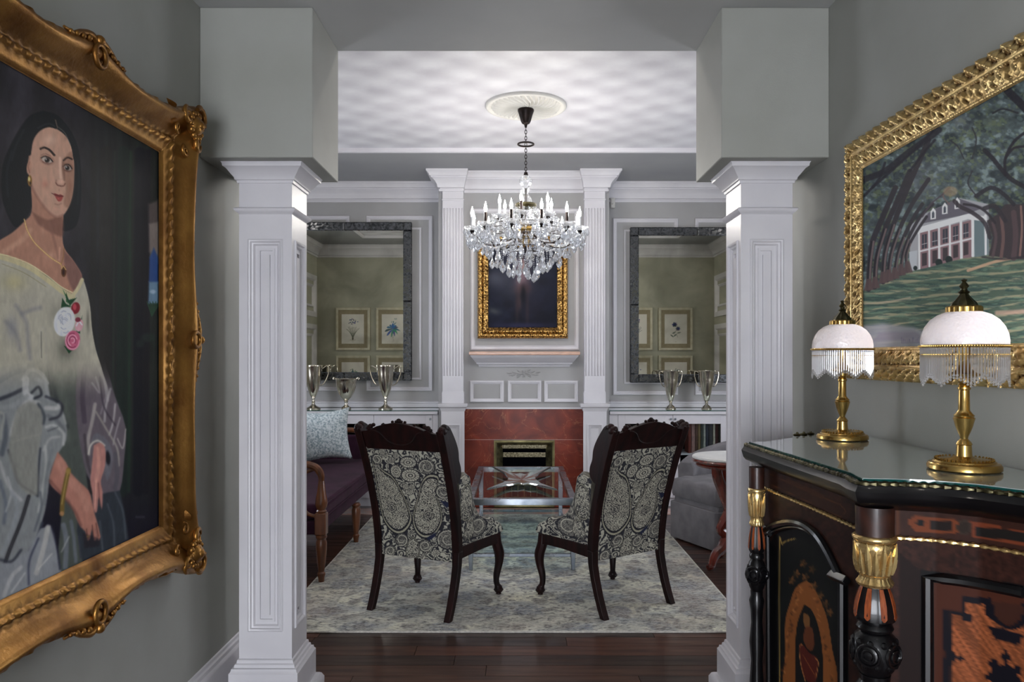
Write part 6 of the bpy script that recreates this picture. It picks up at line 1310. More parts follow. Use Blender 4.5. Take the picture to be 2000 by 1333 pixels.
# ================================================================ LANDSCAPE PAINTING ON THE RIGHT WALL
def landscape(px, py, U, W):
    P = Paint(px, py, (86, 96, 98)); x, y = P.X, P.Y
    P.T = lambda a, b: (1680+a/2.469, 140+b/2.469); P.S = 1/2.469; X = (x-1680)*2.469; Y = (y-140)*2.469
    n = fbm(X/30, Y/26, 5, 3); c = fbm(X/60, Y/55, 3, 9); base = np.array((70, 82, 84))[None]*(.55+.95*n[:, None])
    lt = np.clip((n-.56)*9, 0, 1)[:, None]; base = base*(1-lt)+np.array((112, 128, 128))*lt; dk = np.clip((.47-c)*9, 0, 1)[:, None]; base = base*(1-dk*.75)+np.array((34, 42, 46))*dk*.75
    gr = np.clip((fbm(X/18, Y/16, 3, 33)-.56)*8, 0, 1)[:, None]; base = base*(1-gr*.6)+np.array((96, 108, 72))*gr*.6; P.C = base
    for cc, rx_, ry_, col in (((300, 520), 70, 90, (118, 122, 130)), ((420, 420), 60, 60, (104, 116, 118)), ((480, 240), 60, 50, (112, 116, 120)), ((640, 250), 60, 40, (88, 98, 76))): P.glow(cc, rx_/2.469, ry_/2.469, col, .45)
    rp = random.Random(2)
    for i in range(420):
        a, b = rp.uniform(60, 800), rp.uniform(20, 640); r_ = rp.uniform(6, 16); P.ell((a, b), r_/2.469, r_*.6/2.469, rp.choice(((96, 116, 114), (56, 68, 70), (40, 48, 52), (120, 134, 132), (78, 92, 72))), 1.2, .45, rp.uniform(-.5, .5))
    # house
    P.poly([(240, 745), (300, 690), (480, 610), (620, 640), (620, 890), (240, 968)], (150, 150, 154), 1.5); P.poly([(290, 735), (330, 680), (470, 610), (600, 655), (510, 690)], (92, 88, 98), 2)
    P.poly([(278, 752), (520, 686), (612, 700), (612, 730), (520, 712), (278, 785)], (206, 206, 206), 1); P.poly([(284, 780), (540, 715), (540, 895), (290, 955)], (128, 98, 102), 1.2); P.poly([(540, 715), (615, 725), (618, 885), (540, 895)], (96, 112, 116), 1.2)
    for i, (a, b) in enumerate(((352, 690), (408, 665), (468, 640))): P.poly([(a-13, b+24), (a-13, b-14), (a, b-34), (a+13, b-18), (a+13, b+20)], (206, 206, 206), .8); P.poly([(a-6, b+18), (a-6, b-8), (a, b-18), (a+6, b-8), (a+6, b+15)], (70, 74, 84), .6)
    for i in range(5):
        a = 310+i*50; sl = -.26; yy = 775+sl*(a-290)
        P.poly([(a-12, yy+18), (a+12, yy+12), (a+12, yy+80), (a-12, yy+86)], (52, 56, 66), .7); P.stroke([(a, yy+18), (a, yy+84)], 2.5, (150, 112, 112), .5, .8, 0); P.poly([(a-12, yy+108), (a+12, yy+103), (a+12, yy+164), (a-12, yy+170)], (60, 52, 56), .7); P.stroke([(a-12, yy+64), (a+12, yy+58)], 3, (190, 186, 186), .5, .8, 0)
    P.stroke([(286, 868), (540, 804)], 9, (196, 192, 194), .8, .95, 0)
    for i, a in enumerate((284, 332, 380, 432, 486, 542, 604)): P.stroke([(a, 770-.24*(a-290)), (a+2, 950-.24*(a-290) if a < 560 else 880)], (9, 9, 10, 10, 13, 14, 12)[i], (214, 216, 214), .8, 1, 0)
    P.poly([(236, 870), (276, 862), (272, 950), (240, 962)], (168, 172, 176), 1.2); 
    for a, b, r_ in ((380, 922, 17), (428, 908, 17), (266, 948, 10)): P.ell((a, b), r_/2.469, r_*1.1/2.469, (28, 40, 40), 1.2)
    # lawn
    lawn = [(-40, 1075), (60, 1045), (160, 1000), (240, 965), (330, 945), (480, 905), (620, 885), (700, 900), (900, 880), (900, 1400), (-40, 1400)]
    P.poly(lawn, (72, 90, 76), 1.4)
    s = Paint(px, py, (0, 0, 0)); s.T = P.T; s.poly(lawn, (1, 1, 1), 1.4); m = s.C[:, 0]
    ph = (Y+.10*X+26*fbm(X/110, Y/26, 3, 5))/13.5; st = .5+.5*np.sin(ph*2.1+3*fbm(X/150, Y/60, 2, 8)); f = (np.clip((st-.62)*3.4, 0, 1)*m)[:, None]; P.C = P.C*(1-f*.65)+np.array((168, 154, 120))*f*.65
    f = (np.clip((fbm(X/60, Y/8, 3, 15)-.52)*7, 0, 1)*m)[:, None]; P.C = P.C*(1-f*.6)+np.array((48, 78, 78))*f*.5; f = (np.clip((fbm(X/50+5, Y/7, 3, 25)-.56)*7, 0, 1)*m)[:, None]; P.C = P.C*(1-f*.6)+np.array((100, 128, 104))*f*.6
    P.stroke([(520, 960), (660, 915), (800, 890)], 14, (196, 152, 120), 2, .8); P.stroke([(660, 1165), (760, 1160), (860, 1150)], 22, (190, 150, 128), 5, .7); P.stroke([(20, 1120), (140, 1110), (240, 1090)], 9, (160, 146, 122), 2, .7)
    P.poly([(-20, 1230), (110, 1215), (260, 1235), (330, 1262), (330, 1400), (-20, 1400)], (132, 132, 140), 9, .85); P.poly([(90, 1260), (260, 1250), (320, 1290), (60, 1300)], (108, 106, 118), 8, .7)
    for a in range(200, 330, 7): P.stroke([(a, 1310), (a+rp.uniform(-4, 4), 1288+rp.uniform(-6, 6))], 3.5, (92, 88, 112), .8, .7, 0)
    # trees: left row, right oak
    TR = [((40, 1050), (46, 930), (60, 820), (110, 700), (170, 560)), ((70, 1040), (80, 900), (120, 760), (180, 620), (240, 480)), ((110, 1015), (120, 880), (160, 740), (230, 560), (330, 330)), ((135, 1005), (150, 880), (190, 760), (250, 640), (330, 520)), ((165, 995), (180, 890), (210, 800), (260, 700), (300, 640)), ((195, 978), (205, 890), (230, 810), (290, 700), (350, 640)), ((228, 965), (222, 890), (240, 830), (280, 760), (320, 700))]
    for i, q in enumerate(TR):
        wd = (26, 24, 24, 20, 18, 16, 14)[i]; P.stroke(q, wd, (48, 44, 50), 1.5, .95); P.stroke([(a+5, b) for a, b in q[:3]], wd*.35, (118, 98, 96), 1.4, .75); P.stroke([(a-5, b) for a, b in q[:3]], wd*.2, (26, 26, 32), 1, .8); P.poly([(q[0][0]-22, q[0][1]+8), (q[0][0]-8, q[0][1]-50), (q[0][0]+10, q[0][1]-50), (q[0][0]+26, q[0][1]+4)], (84, 66, 66), 2, .9)
    for q, wd in ((((20, 520), (120, 480), (220, 400), (330, 320), (380, 280)), 30), (((60, 560), (160, 470), (260, 380), (350, 290)), 12), (((20, 600), (90, 520), (120, 440)), 12), (((240, 480), (300, 400), (360, 330)), 12)): P.stroke(q, wd, (38, 36, 44), 2.4, .85)
    P.poly([(620, 890), (640, 800), (610, 720), (660, 690), (700, 640), (790, 640), (900, 560), (900, 905), (720, 905), (690, 895)], (56, 48, 52), 2.2, 1)
    for q, wd, c in ((((640, 890), (655, 800), (640, 730)), 14, (82, 66, 68)), (((680, 895), (690, 800), (680, 700)), 16, (104, 78, 74)), (((740, 900), (750, 790), (740, 680)), 26, (78, 62, 64)), (((770, 890), (780, 760), (775, 650)), 10, (132, 98, 88)), (((625, 800), (600, 730), (540, 680), (480, 650), (455, 625)), 20, (50, 44, 50)), (((650, 730), (610, 680), (560, 650), (500, 640)), 12, (44, 40, 46)), (((700, 720), (650, 650), (600, 660)), 22, (46, 42, 48)), (((740, 640), (690, 590), (630, 560), (560, 600)), 20, (40, 38, 46)), (((800, 560), (730, 520), (680, 470), (640, 420), (600, 380)), 22, (34, 32, 40)), (((700, 500), (700, 420), (740, 340), (800, 290)), 14, (32, 30, 38)), (((820, 200), (760, 140), (710, 90), (680, 40)), 40, (30, 28, 36)), (((800, 360), (740, 370), (700, 420)), 12, (36, 32, 40)), (((560, 600), (520, 540), (540, 480)), 7, (48, 46, 52)), (((430, 640), (400, 600), (430, 560)), 6, (110, 84, 80)), (((300, 700), (340, 640), (400, 590), (430, 560)), 8, (70, 62, 70)), (((500, 420), (470, 360), (430, 330)), 6, (46, 44, 50)), (((540, 420), (560, 330), (540, 270)), 7, (46, 46, 50)), (((760, 200), (690, 180), (640, 200)), 9, (36, 36, 42))): P.stroke(q, wd, c, 1.6, .88)
    P.stroke([(590, 895), (700, 905), (800, 890)], 10, (44, 40, 46), 3, .7); P.ell((435, 578), 14, 10, (150, 124, 92), 4, .6); P.C = np.clip(P.C*1.22+6, 0, 255); gm = P.C.mean(1, keepdims=True); P.C = gm+(P.C-gm)*.9
    return P
rpn = frame_at('landscape_painting', 'wide oil painting of oak avenue and white columned house in gold frame', (1.220, 2.14, 1.802), -PI/2)
hwR, hhR = .546, .320
canvas(rpn, hwR+.003, hhR+.003, 360, 400, landscape, y=-.001, loc=rpn.location, rot=-PI/2)
def ornR(k_, s, t):
    if k_ in (2,): return .002*max(0, math.sin(s*600))
    if 5 <= k_ <= 11: q = (k_-8)/3.0; return .007*(1-abs(q))**.5*max(0, math.sin(s*105+2.2*abs(q)))**.6-.005*max(0, math.cos(s*105+3.5*q))**3+.002*math.sin(s*315+q*4)
    if 16 <= k_ <= 22: q = (k_-19)/3.0; return .006*math.sin(s*120+2.6*q)-.004*max(0, math.sin(s*240-3*q))
    return 0
gilt_frame(rpn, hwR, hhR, [(a*1.1, b_ if b_ < 0 else b_*.42+.003) for a, b_ in [(-.004, .002), (0, .008), (.003, .014), (.006, .010), (.010, .014), (.014, .016), (.019, .020), (.024, .023), (.030, .026), (.036, .029), (.042, .030), (.045, .028), (.048, .024), (.052, .036), (.057, .039), (.062, .038), (.066, .042), (.071, .047), (.076, .051), (.082, .052), (.087, .050), (.092, .043), (.096, .034), (.098, -.015)]], GOLD2, ornR, step=.003)
obj('backing', MB().box(-hwR-.08, hwR+.08, .002, .028, -hhR-.08, hhR+.08), BLACK, rpn)
# ================================================================ INLAID CREDENZA
ZT = 1.177
def TP(px, py, z=1.177):
    Y = (CZ-z)*F/(py-CY); return ((px-CX)*Y/F, Y)
edge = [TP(1449.6, 871, 1.162), TP(1545, 903, 1.162), TP(1642, 935, 1.162), TP(1655, 943, 1.162), TP(1672, 949, 1.162), TP(1700, 951, 1.162), TP(1753, 952, 1.162), TP(1827, 955.5, 1.162), TP(1901, 962, 1.162), TP(2000, 975, 1.162)]
ex_, ey_ = edge[-1]; edge = [(1.228, 2.86), (1.0, 2.70), (.80, 2.515)]+edge+[(1.13, 1.42), (1.228, 1.30)]
def offs(poly, d):
    out = []
    for i, p in enumerate(poly):
        a = poly[max(i-1, 0)]; c = poly[min(i+1, len(poly)-1)]
        n_ = Vector((0, 0))
        for s_, e_ in ((a, p), (p, c)):
            t_ = Vector((e_[0]-s_[0], e_[1]-s_[1]))
            if t_.length > 1e-6: t_.normalize(); n_ += Vector((-t_.y, t_.x))
        n_.normalize()
        out.append((p[0]+n_.x*d, p[1]+n_.y*d))
    out[0] = (1.228, out[0][1]-d*.6); out[-1] = (1.228, out[-1][1]+d*.6); return out
# direction check: inward offset must move the front edge toward +x (to the wall)
sgn = 1 if offs(edge, .05)[5][0] > edge[5][0] else -1
def O(d): return offs(edge, sgn*d)
cz = thing('credenza', 'black and burl inlaid credenza with gilt capitals and glass top under the landscape', 'credenza', (1.0, 2.1, 0))
def layer(name, prof, m, cap=True, parent=None, **k): return obj(name, MB().rings([[(x_, y_, z) for x_, y_ in O(d)] for d, z in prof], cap0=cap, cap1=cap), m, parent or cz, True, **k)
layer('top_slab', [(.055, 1.100), (.045, 1.104), (.03, 1.112), (.012, 1.118), (.004, 1.126), (.0, 1.138), (-.003, 1.148), (.003, 1.156), (.006, 1.162), (.02, 1.168), (.03, 1.1685)], EBONY)
smooth_edge = O(.004)
# gilt gadroon strip on the edge
def rope(name, d, z, r, tw, m, p0=0, p1=None):
    pl = O(d); pl = pl[1:]; pts = []
    for i in range(len(pl)-1):
        L_ = math.hypot(pl[i+1][0]-pl[i][0], pl[i+1][1]-pl[i][1]); q = max(1, int(L_/.006))
        for j in range(q): t_ = j/q; pts.append((pl[i][0]*(1-t_)+pl[i+1][0]*t_, pl[i][1]*(1-t_)+pl[i+1][1]*t_, z))
    rr_ = [r*(1+.35*math.sin(i*tw)) for i in range(len(pts))]
    return obj(name, MB().tube(pts, rr_, 6), m, cz, True)
rope('gadroon_edge', .012, 1.166, .0055, 1.9, DBRASS)
rope('gilt_rope', .050, 1.038, .0048, 1.9, GOLD2)
gp = [(1.228, O(.02)[0][1]-.01)]+O(.022)[1:-1]+[(1.228, O(.02)[-1][1]+.01)]
gl_pts = O(.024)
obj('glass_sheet', MB().rings([[(x_, y_, z) for x_, y_ in gl_pts] for z in (1.1695, 1.177)]), SHEETG, cz, True)
obj('glass_sheet_edge', MB().rings([[(x_, y_, z) for x_, y_ in O(.0235)] for z in (1.170, 1.1755)], cap0=False, cap1=False), GEDGE, cz, True)
for i, (px_, py_) in enumerate(((1557, 849), (1570, 848), (1583, 847))):
    q = TP(px_, py_, 1.18); b = MB(); b.ball((q[0], q[1], 1.178), .012, 8, 4, 1.3, 1, .5); b.ball((q[0], q[1], 1.184), .005, 8, 4); obj('corner_rosette', b, DBRASS, cz, True)
# painted veneer body
def facelen(pl):
    L_ = [0]
    for i in range(len(pl)-1): L_.append(L_[-1]+math.hypot(pl[i+1][0]-pl[i][0], pl[i+1][1]-pl[i][1]))
    return L_
bp = O(.056); bl_ = facelen(bp); nu, nv = 300, 300
ss = np.linspace(0, bl_[-1], nu+1); bx = np.interp(ss, bl_, [p[0] for p in bp]); by = np.interp(ss, bl_, [p[1] for p in bp]); zz3 = np.linspace(1.104, .06, nv+1)
BX, ZZ3 = np.meshgrid(bx, zz3); BY, _ = np.meshgrid(by, zz3)
def credpaint(px, py):
    P = Paint(px, py, (50, 28, 22)); x, y = P.X, P.Y; n = fbm(x/7, y/7, 4, 3)[:, None]; P.C = np.array((52, 29, 23))*(.5+1.0*n)
    P.T = lambda a, b: (1420+a/2.703, 840+b/2.703); P.S = 1/2.703
    # left frieze lines
    P.poly([(205, 215), (640, 400), (640, 500), (205, 280)], (58, 32, 24), 1, .7); P.stroke([(225, 235), (600, 398)], 3, (104, 60, 34), .6, .8, 0); P.stroke([(225, 285), (600, 462)], 3, (104, 60, 34), .6, .8, 0)
    P.stroke([(320, 270), (500, 352)], 26, (76, 42, 26), .8, .7, 0); P.stroke([(600, 398), (628, 430), (600, 462)], 4, (110, 64, 36), .6, .8, 0)
    # left door: black ground, gilt line, flower marquetry
    P.poly([(205, 1500), (205, 640), (245, 560), (330, 500), (420, 500), (500, 560), (560, 650), (590, 780), (640, 820), (640, 1500)], (12, 12, 14), 1)
    P.T = lambda a, b: (1450+a/4.548, 1040+b/4.548); P.S = 1/4.548
    P.poly([(330, 1700), (330, 180), (370, 100), (450, 60), (560, 70), (660, 160), (760, 320), (830, 500), (850, 900), (860, 1700)], (17, 19, 18), 2)
    P.stroke([(330, 1700), (328, 170), (352, 110), (400, 76), (470, 58)], 8, (196, 162, 88), .7, .95, 3)
    OR, DOR = (158, 92, 44), (104, 56, 30)
    P.poly([(560, 430), (620, 470), (700, 620), (760, 800), (800, 1050), (850, 1300), (850, 1700), (370, 1700), (380, 1100), (380, 800), (420, 640), (470, 500)], OR, 2, .9, 3)
    P.poly([(550, 640), (620, 700), (680, 860), (712, 1080), (720, 1350), (720, 1700), (470, 1700), (470, 1300), (470, 1000), (490, 800)], (17, 17, 16), 2, 1, 3)
    rp = random.Random(6)
    for i in range(70):
        t_ = rp.random(); s_ = rp.choice((-1, 1)); a = 570+s_*(40+190*t_**.7)+rp.uniform(-20, 20); b = 480+t_*900; P.ell((a, b), rp.uniform(10, 22)/4.5, rp.uniform(5, 10)/4.5, rp.choice((OR, DOR, (186, 120, 66), (82, 44, 26))), .8, .8, rp.uniform(0, 3))
    for a, b in ((540, 280), (480, 370), (620, 330), (560, 400), (640, 480), (440, 430), (690, 560), (740, 640), (775, 715)):
        for k_ in range(5): P.ell((a+18*math.cos(k_*1.26), b+22*math.sin(k_*1.26)), 4, 2.2, rp.choice(((96, 62, 34), (132, 84, 44), (72, 52, 30))), .8, .8, k_*1.26)
    P.poly([(540, 720), (590, 740), (600, 830), (550, 840)], (140, 92, 50), 1.5, .9, 2); P.poly([(560, 840), (620, 850), (640, 1000), (600, 1060), (540, 960)], (122, 62, 34), 2, .8, 2)
    P.poly([(505, 1010), (530, 990), (600, 1080), (660, 1110), (675, 1180), (650, 1330), (590, 1330), (530, 1250)], (84, 28, 20), 1.5, 1, 2); P.stroke([(530, 1000), (505, 1030), (520, 1180), (560, 1330)], 6, (190, 124, 72), .7); P.stroke([(640, 1120), (675, 1160), (650, 1300)], 6, (190, 124, 72), .7)
    for k_ in range(12): P.stroke([(530+k_*8, 1080+k_*14), (560+k_*9, 1130+k_*15)], 3, (150, 84, 46), .6, .7, 0)
    # right frieze cartouche
    P.T = lambda a, b: (1700+a/3.573, 960+b/3.573); P.S = 1/3.573
    sh = lambda a: .085*(a-250)
    P.poly([(185, 115), (1100, 190), (1100, 460), (185, 355)], (60, 34, 26), 1, .7); n2 = fbm(x/4, y/4, 3, 8)
    for q, c in (([(255, 215), (310, 170), (600, 195), (620, 250), (600, 300), (310, 280)], (134, 66, 34)), ([(410, 200), (570, 212), (570, 278), (410, 268)], (16, 16, 18)), ([(690, 205), (900, 240), (910, 262), (1100, 280), (1100, 390), (900, 350), (700, 325), (720, 265)], (134, 64, 38)), ([(735, 245), (1100, 290), (1100, 360), (735, 315)], (16, 22, 24))): P.poly(q, c, 1, .85)
    P.ell((350, 222), 9, 6, (14, 14, 16), 1); P.ell((655, 252), 15, 15, (58, 44, 36), 1.2); P.ell((655, 252), 11, 11, (44, 34, 28), 1.2, .8); P.stroke([(190, 118), (190, 350)], 4, (100, 56, 32), .6, .8, 0); P.stroke([(190, 118), (1100, 196)], 4, (108, 60, 34), .6, .8, 0)
    # right panel marquetry
    P.poly([(205, 430), (350, 560), (350, 1500), (205, 1500)], (28, 15, 13), 2, .9); P.poly([(350, 545), (1100, 660), (1100, 1500), (350, 1500)], (12, 11, 13), 1.5)
    P.poly([(440, 628), (1100, 745), (1100, 1500), (440, 1500)], (78, 40, 28), 1); P.poly([(500, 820), (720, 850), (800, 770), (1100, 820), (1100, 1500), (500, 1500)], (52, 26, 20), 1.5, .6)
    grn = np.clip((fbm((x*.62-y*.78)/26+9, (x*.78+y*.62)/26, 2, 4)*0+fbm((x*.82-y*.57)/2.2, (x*.57+y*.82)/150, 4, 2)-.3)*2.2, 0, 1); s = Paint(px, py, (0, 0, 0)); s.T = P.T
    s.poly([(562, 840), (665, 870), (668, 778), (800, 790), (850, 890), (930, 940), (1000, 950), (1100, 920), (1100, 1600), (560, 1600), (562, 1220), (600, 1160), (562, 1080)], (1, 1, 1), .8); m = s.C[:, 0][:, None]
    wood = np.array((142, 80, 50))*(.72+.5*grn[:, None])+np.array((10, 4, 0)); P.C = P.C*(1-m)+wood*m
    K = (20, 18, 26)
    for q in ([(502, 820), (560, 838), (562, 1080), (598, 1165), (560, 1225), (560, 1600), (505, 1600), (510, 1200), (520, 1130), (502, 1060)], [(560, 835), (645, 850), (645, 735), (838, 745), (860, 790), (860, 840), (900, 900), (950, 940), (1000, 940), (1060, 880), (1060, 780), (1100, 780), (1100, 930), (1020, 970), (940, 960), (860, 905), (800, 860), (790, 790), (668, 778), (668, 855), (718, 862), (714, 912), (642, 900), (642, 868), (560, 858)], [(818, 936), (930, 960), (1072, 1010), (1030, 1082), (970, 1052), (870, 1036)], [(600, 1155), (625, 1145), (660, 1170), (630, 1190), (600, 1170)]): P.poly(q, K, .9)
    P.poly([(850, 770), (1060, 800), (1050, 880), (960, 930), (880, 880)], (64, 36, 28), 1.4, 1, 3)
    P.poly([(792, 1300), (845, 1255), (825, 1195), (850, 1165), (885, 1180), (905, 1225), (935, 1200), (905, 1135), (925, 1130), (935, 1105), (960, 1110), (965, 1140), (990, 1160), (950, 1200), (985, 1235), (1020, 1215), (1060, 1230), (1060, 1270), (1020, 1285), (1060, 1330), (1100, 1400), (1000, 1400), (950, 1340), (880, 1400), (850, 1330)], K, 1)
    P.C = P.C*.86
    return P
px3 = CX+F*BX.ravel()/np.maximum(BY.ravel(), .2); py3 = CY-F*(ZZ3.ravel()-CZ)/np.maximum(BY.ravel(), .2)
Pc = credpaint(px3, py3); me = grid_mesh('inlaid_face', np.stack([BX, BY, ZZ3], -1).reshape(-1, 3), nu, nv, Pc.C); link('inlaid_face', me, INLAYM, cz, True)
obj('carcass', MB().rings([[(x_, y_, z) for x_, y_ in O(.062)] for z in (.05, 1.1)]), EBONY, cz, True)
layer('plinth', [(.03, 0), (.03, .045), (.036, .055), (.05, .062)], EBONY)
# mouldings standing on the faces, located by intersecting plan lines
def on_plane(A, B, px, py, out=0.0):
    """point on the vertical plane through plan points A,B seen at the given picture position"""
    k_ = (px-CX)/F; dx, dy = B[0]-A[0], B[1]-A[1]
    t_ = (k_*A[1]-A[0])/(dx-k_*dy); X = A[0]+t_*dx; Y = A[1]+t_*dy; n_ = Vector((-dy, dx)).normalized()
    if n_.x > 0: n_ = -n_
    return (X+n_.x*out, Y+n_.y*out, CZ-(py-CY)*Y/F)
fa, fb = bp[3], bp[5]; C3 = lambda a, b: (1420+a/2.703, 840+b/2.703); C5 = lambda a, b: (1450+a/4.548, 1040+b/4.548); C6 = lambda a, b: (1700+a/3.573, 960+b/3.573)
arch = spline([(208, 545), (250, 510), (310, 492), (370, 492), (430, 515), (490, 570), (540, 650), (575, 720), (600, 775)], 5)
def face_tube(name, pts, T, A, B, r, m, out=.004, n=8):
    P3 = [on_plane(A, B, *T(*p), out) for p in pts]; return obj(name, MB().tube(P3, r, n), m, cz, True)
face_tube('arch_moulding', arch, C3, fa, fb, .011, EBONY); face_tube('arch_moulding_inner', [(a+8, b+26) for a, b in arch], C3, fa, fb, .0045, EBONY, .004)
for q in (((200, 520), (245, 545)), ((568, 765), (652, 800))):
    P3 = [on_plane(fa, fb, *C3(*p), .010) for p in q]; b = MB(); b.tube(P3, .014, 4); obj('arch_impost', b, EBONY, cz, True, bevel=.002)
face_tube('door_stile', [(612, 800), (612, 1000), (612, 1330), (612, 2300)], C3, fa, fb, .010, EBONY); face_tube('door_stile', [(222, 545), (225, 800), (228, 1330), (232, 2000)], C3, fa, fb, .008, EBONY)
ca, cb = (lambda l: (l[-6], l[-3]))(bp)
pa = (.5*(bp[9][0]+bp[9][0]), bp[9][1]); 
def cant_pt(px, py, out=0.0):
    k_ = (px-CX)/F; best = None
    for i in range(7, len(bp)-1):
        A, B = bp[i], bp[i+1]; dx, dy = B[0]-A[0], B[1]-A[1]; den = dx-k_*dy
        if abs(den) < 1e-9: continue
        t_ = (k_*A[1]-A[0])/den
        if -.02 <= t_ <= 1.02 or i == len(bp)-2:
            X = A[0]+t_*dx; Y = A[1]+t_*dy; n_ = Vector((dy, -dx)).normalized()
            if n_.y > 0: n_ = -n_
            return (X+n_.x*out, Y+n_.y*out, CZ-(py-CY)*Y/F)
fr = [(395, 1750), (395, 1400), (395, 1000), (395, 600), (500, 608), (620, 622), (740, 642), (860, 664), (980, 688), (1072, 708)]
obj('panel_frame_moulding', MB().tube([cant_pt(*C6(*p), .003) for p in fr], .0125, 8), EBONY, cz, True)
obj('panel_frame_bead', MB().tube([cant_pt(*C6(a+(32 if i > 2 else 36), b+(30 if i > 2 else 0)), .003) for i, (a, b) in enumerate(fr[:-1])], .004, 6), EBONY, cz, True)
# corner columns
INL = mat('satinwood_inlay', (150, 76, 38), (120, 56, 28), scale=20, rough=.25, stretch=(8, 8, 1), coat=.5)
def ccol(x_, y_, s, nm):
    c = obj('corner_column', MB().lathe([(0, .05), (.055*s, .05), (.056*s, .08), (.046*s, .1), (.05*s, .14), (.04*s, .17), (.036*s, .3), (.042*s, .44), (.034*s, .5), (.044*s, .56), (.034*s, .62), (.038*s, .66), (.046*s, .69), (.036*s, .705), (.038*s, .72)], 28, (x_, y_, 0)), EBONY, cz, True)
    b = MB(); b.lathe([(.03*s, .715), (.047*s, .735), (.057*s, .762), (.057*s, .785), (.047*s, .81), (.03*s, .822)], 28, (x_, y_, 0)); 
    for q in range(10):
        a = 2*PI*q/10
        for k_, hz in enumerate((.748, .797)): b.ball((x_+.048*s*math.cos(a+k_*.3), y_+.048*s*math.sin(a+k_*.3), hz), .009*s, 7, 5, 1, 1, 1.2)
        if q < 5:
            aa = 2*PI*q/5+4.0; t1, t2 = (-math.sin(aa), math.cos(aa)), (math.cos(aa), math.sin(aa)); R_ = .0575*s
            for rr_, w_ in ((.024, .0042), (.013, .0035)): b.tube([(x_+t2[0]*(R_-.004*(rr_ > .02))+t1[0]*rr_*math.cos(g), y_+t2[1]*(R_-.004*(rr_ > .02))+t1[1]*rr_*math.cos(g), .773+rr_*1.0*math.sin(g)) for g in [2*PI*h/14 for h in range(14)]], w_, 6, closed=True)
    obj('carved_ball', b, EBONY, c, True)
    obj('ring', MB().lathe([(.03*s, .818), (.042*s, .822), (.045*s, .828), (.042*s, .835), (.036*s, .84)], 28, (x_, y_, 0)), EBONY, c, True)
    obj('fluted_vase', MB().lathe([(.036*s, .838), (.048*s, .848), (.05*s, .862), (.046*s, .885), (.038*s, .91), (.032*s, .925)], 48, (x_, y_, 0), flute=lambda a, z: 1+.035*math.cos(8*a)), EBONY, c, True)
    for q in range(8):
        a = 2*PI*(q)/8+PI; b = MB()
        lo = []
        for z, r_, wd in ((.852, .0515, .002), (.858, .0520, .0075), (.885, .0482, .0078), (.91, .0402, .006), (.922, .0350, .005)):
            lo.append([(x_+s*(r_*math.cos(a)-u_*math.sin(a)), y_+s*(r_*math.sin(a)+u_*math.cos(a)), z) for u_ in (-wd, wd)]+[(x_+s*((r_-.006)*math.cos(a)-u_*math.sin(a)), y_+s*((r_-.006)*math.sin(a)+u_*math.cos(a)), z) for u_ in (wd, -wd)])
        b.rings(lo); obj('inlaid_stripe', b, INL, c, True)
    obj('bead_ring', MB().lathe([(.032*s, .922), (.042*s, .926), (.045*s, .932), (.040*s, .938), (.036*s, .945), (.038*s, .95)], 60, (x_, y_, 0), flute=lambda a, z: 1+.03*math.cos(22*a)), GOLD2, c, True)
    obj('gilt_capital', MB().lathe([(.034*s, .948), (.038*s, .952), (.040*s, .97), (.044*s, .99), (.049*s, 1.01), (.052*s, 1.022), (.048*s, 1.026), (.054*s, 1.032), (.055*s, 1.038), (.05*s, 1.042)], 64, (x_, y_, 0), flute=lambda a, z: 1+(.03*abs(math.cos(8*a))**.5 if z < 1.02 else 0)), GOLD2, c, True, ang=60)
    b = MB()
    for q in range(8):
        a = 2*PI*q/8
        for k_ in (0, 1):
            aa = a+k_*PI/8; pts = [(x_+s*r_*math.cos(aa), y_+s*r_*math.sin(aa), z) for z, r_ in (((.955, .040), (.97, .043), (.985, .046), (1.0, .0485), (1.012, .0505)) if k_ else ((.955, .040), (.98, .045), (1.0, .049), (1.016, .0515), (1.028, .0535)))]
            b.tube(pts, [.0055*s, .0085*s, .0075*s, .0045*s, .001*s], 6)
    obj('gilt_leaves', b, GOLD2, c, True)
    obj('frieze_block', MB().lathe([(.046*s, 1.042), (.047*s, 1.108), (.0, 1.108)], 28, (x_, y_, 0)), BURL, c, True)
ccol(.829, 1.768, .90, 'near'); ccol(.752, 2.395, .5, 'far')
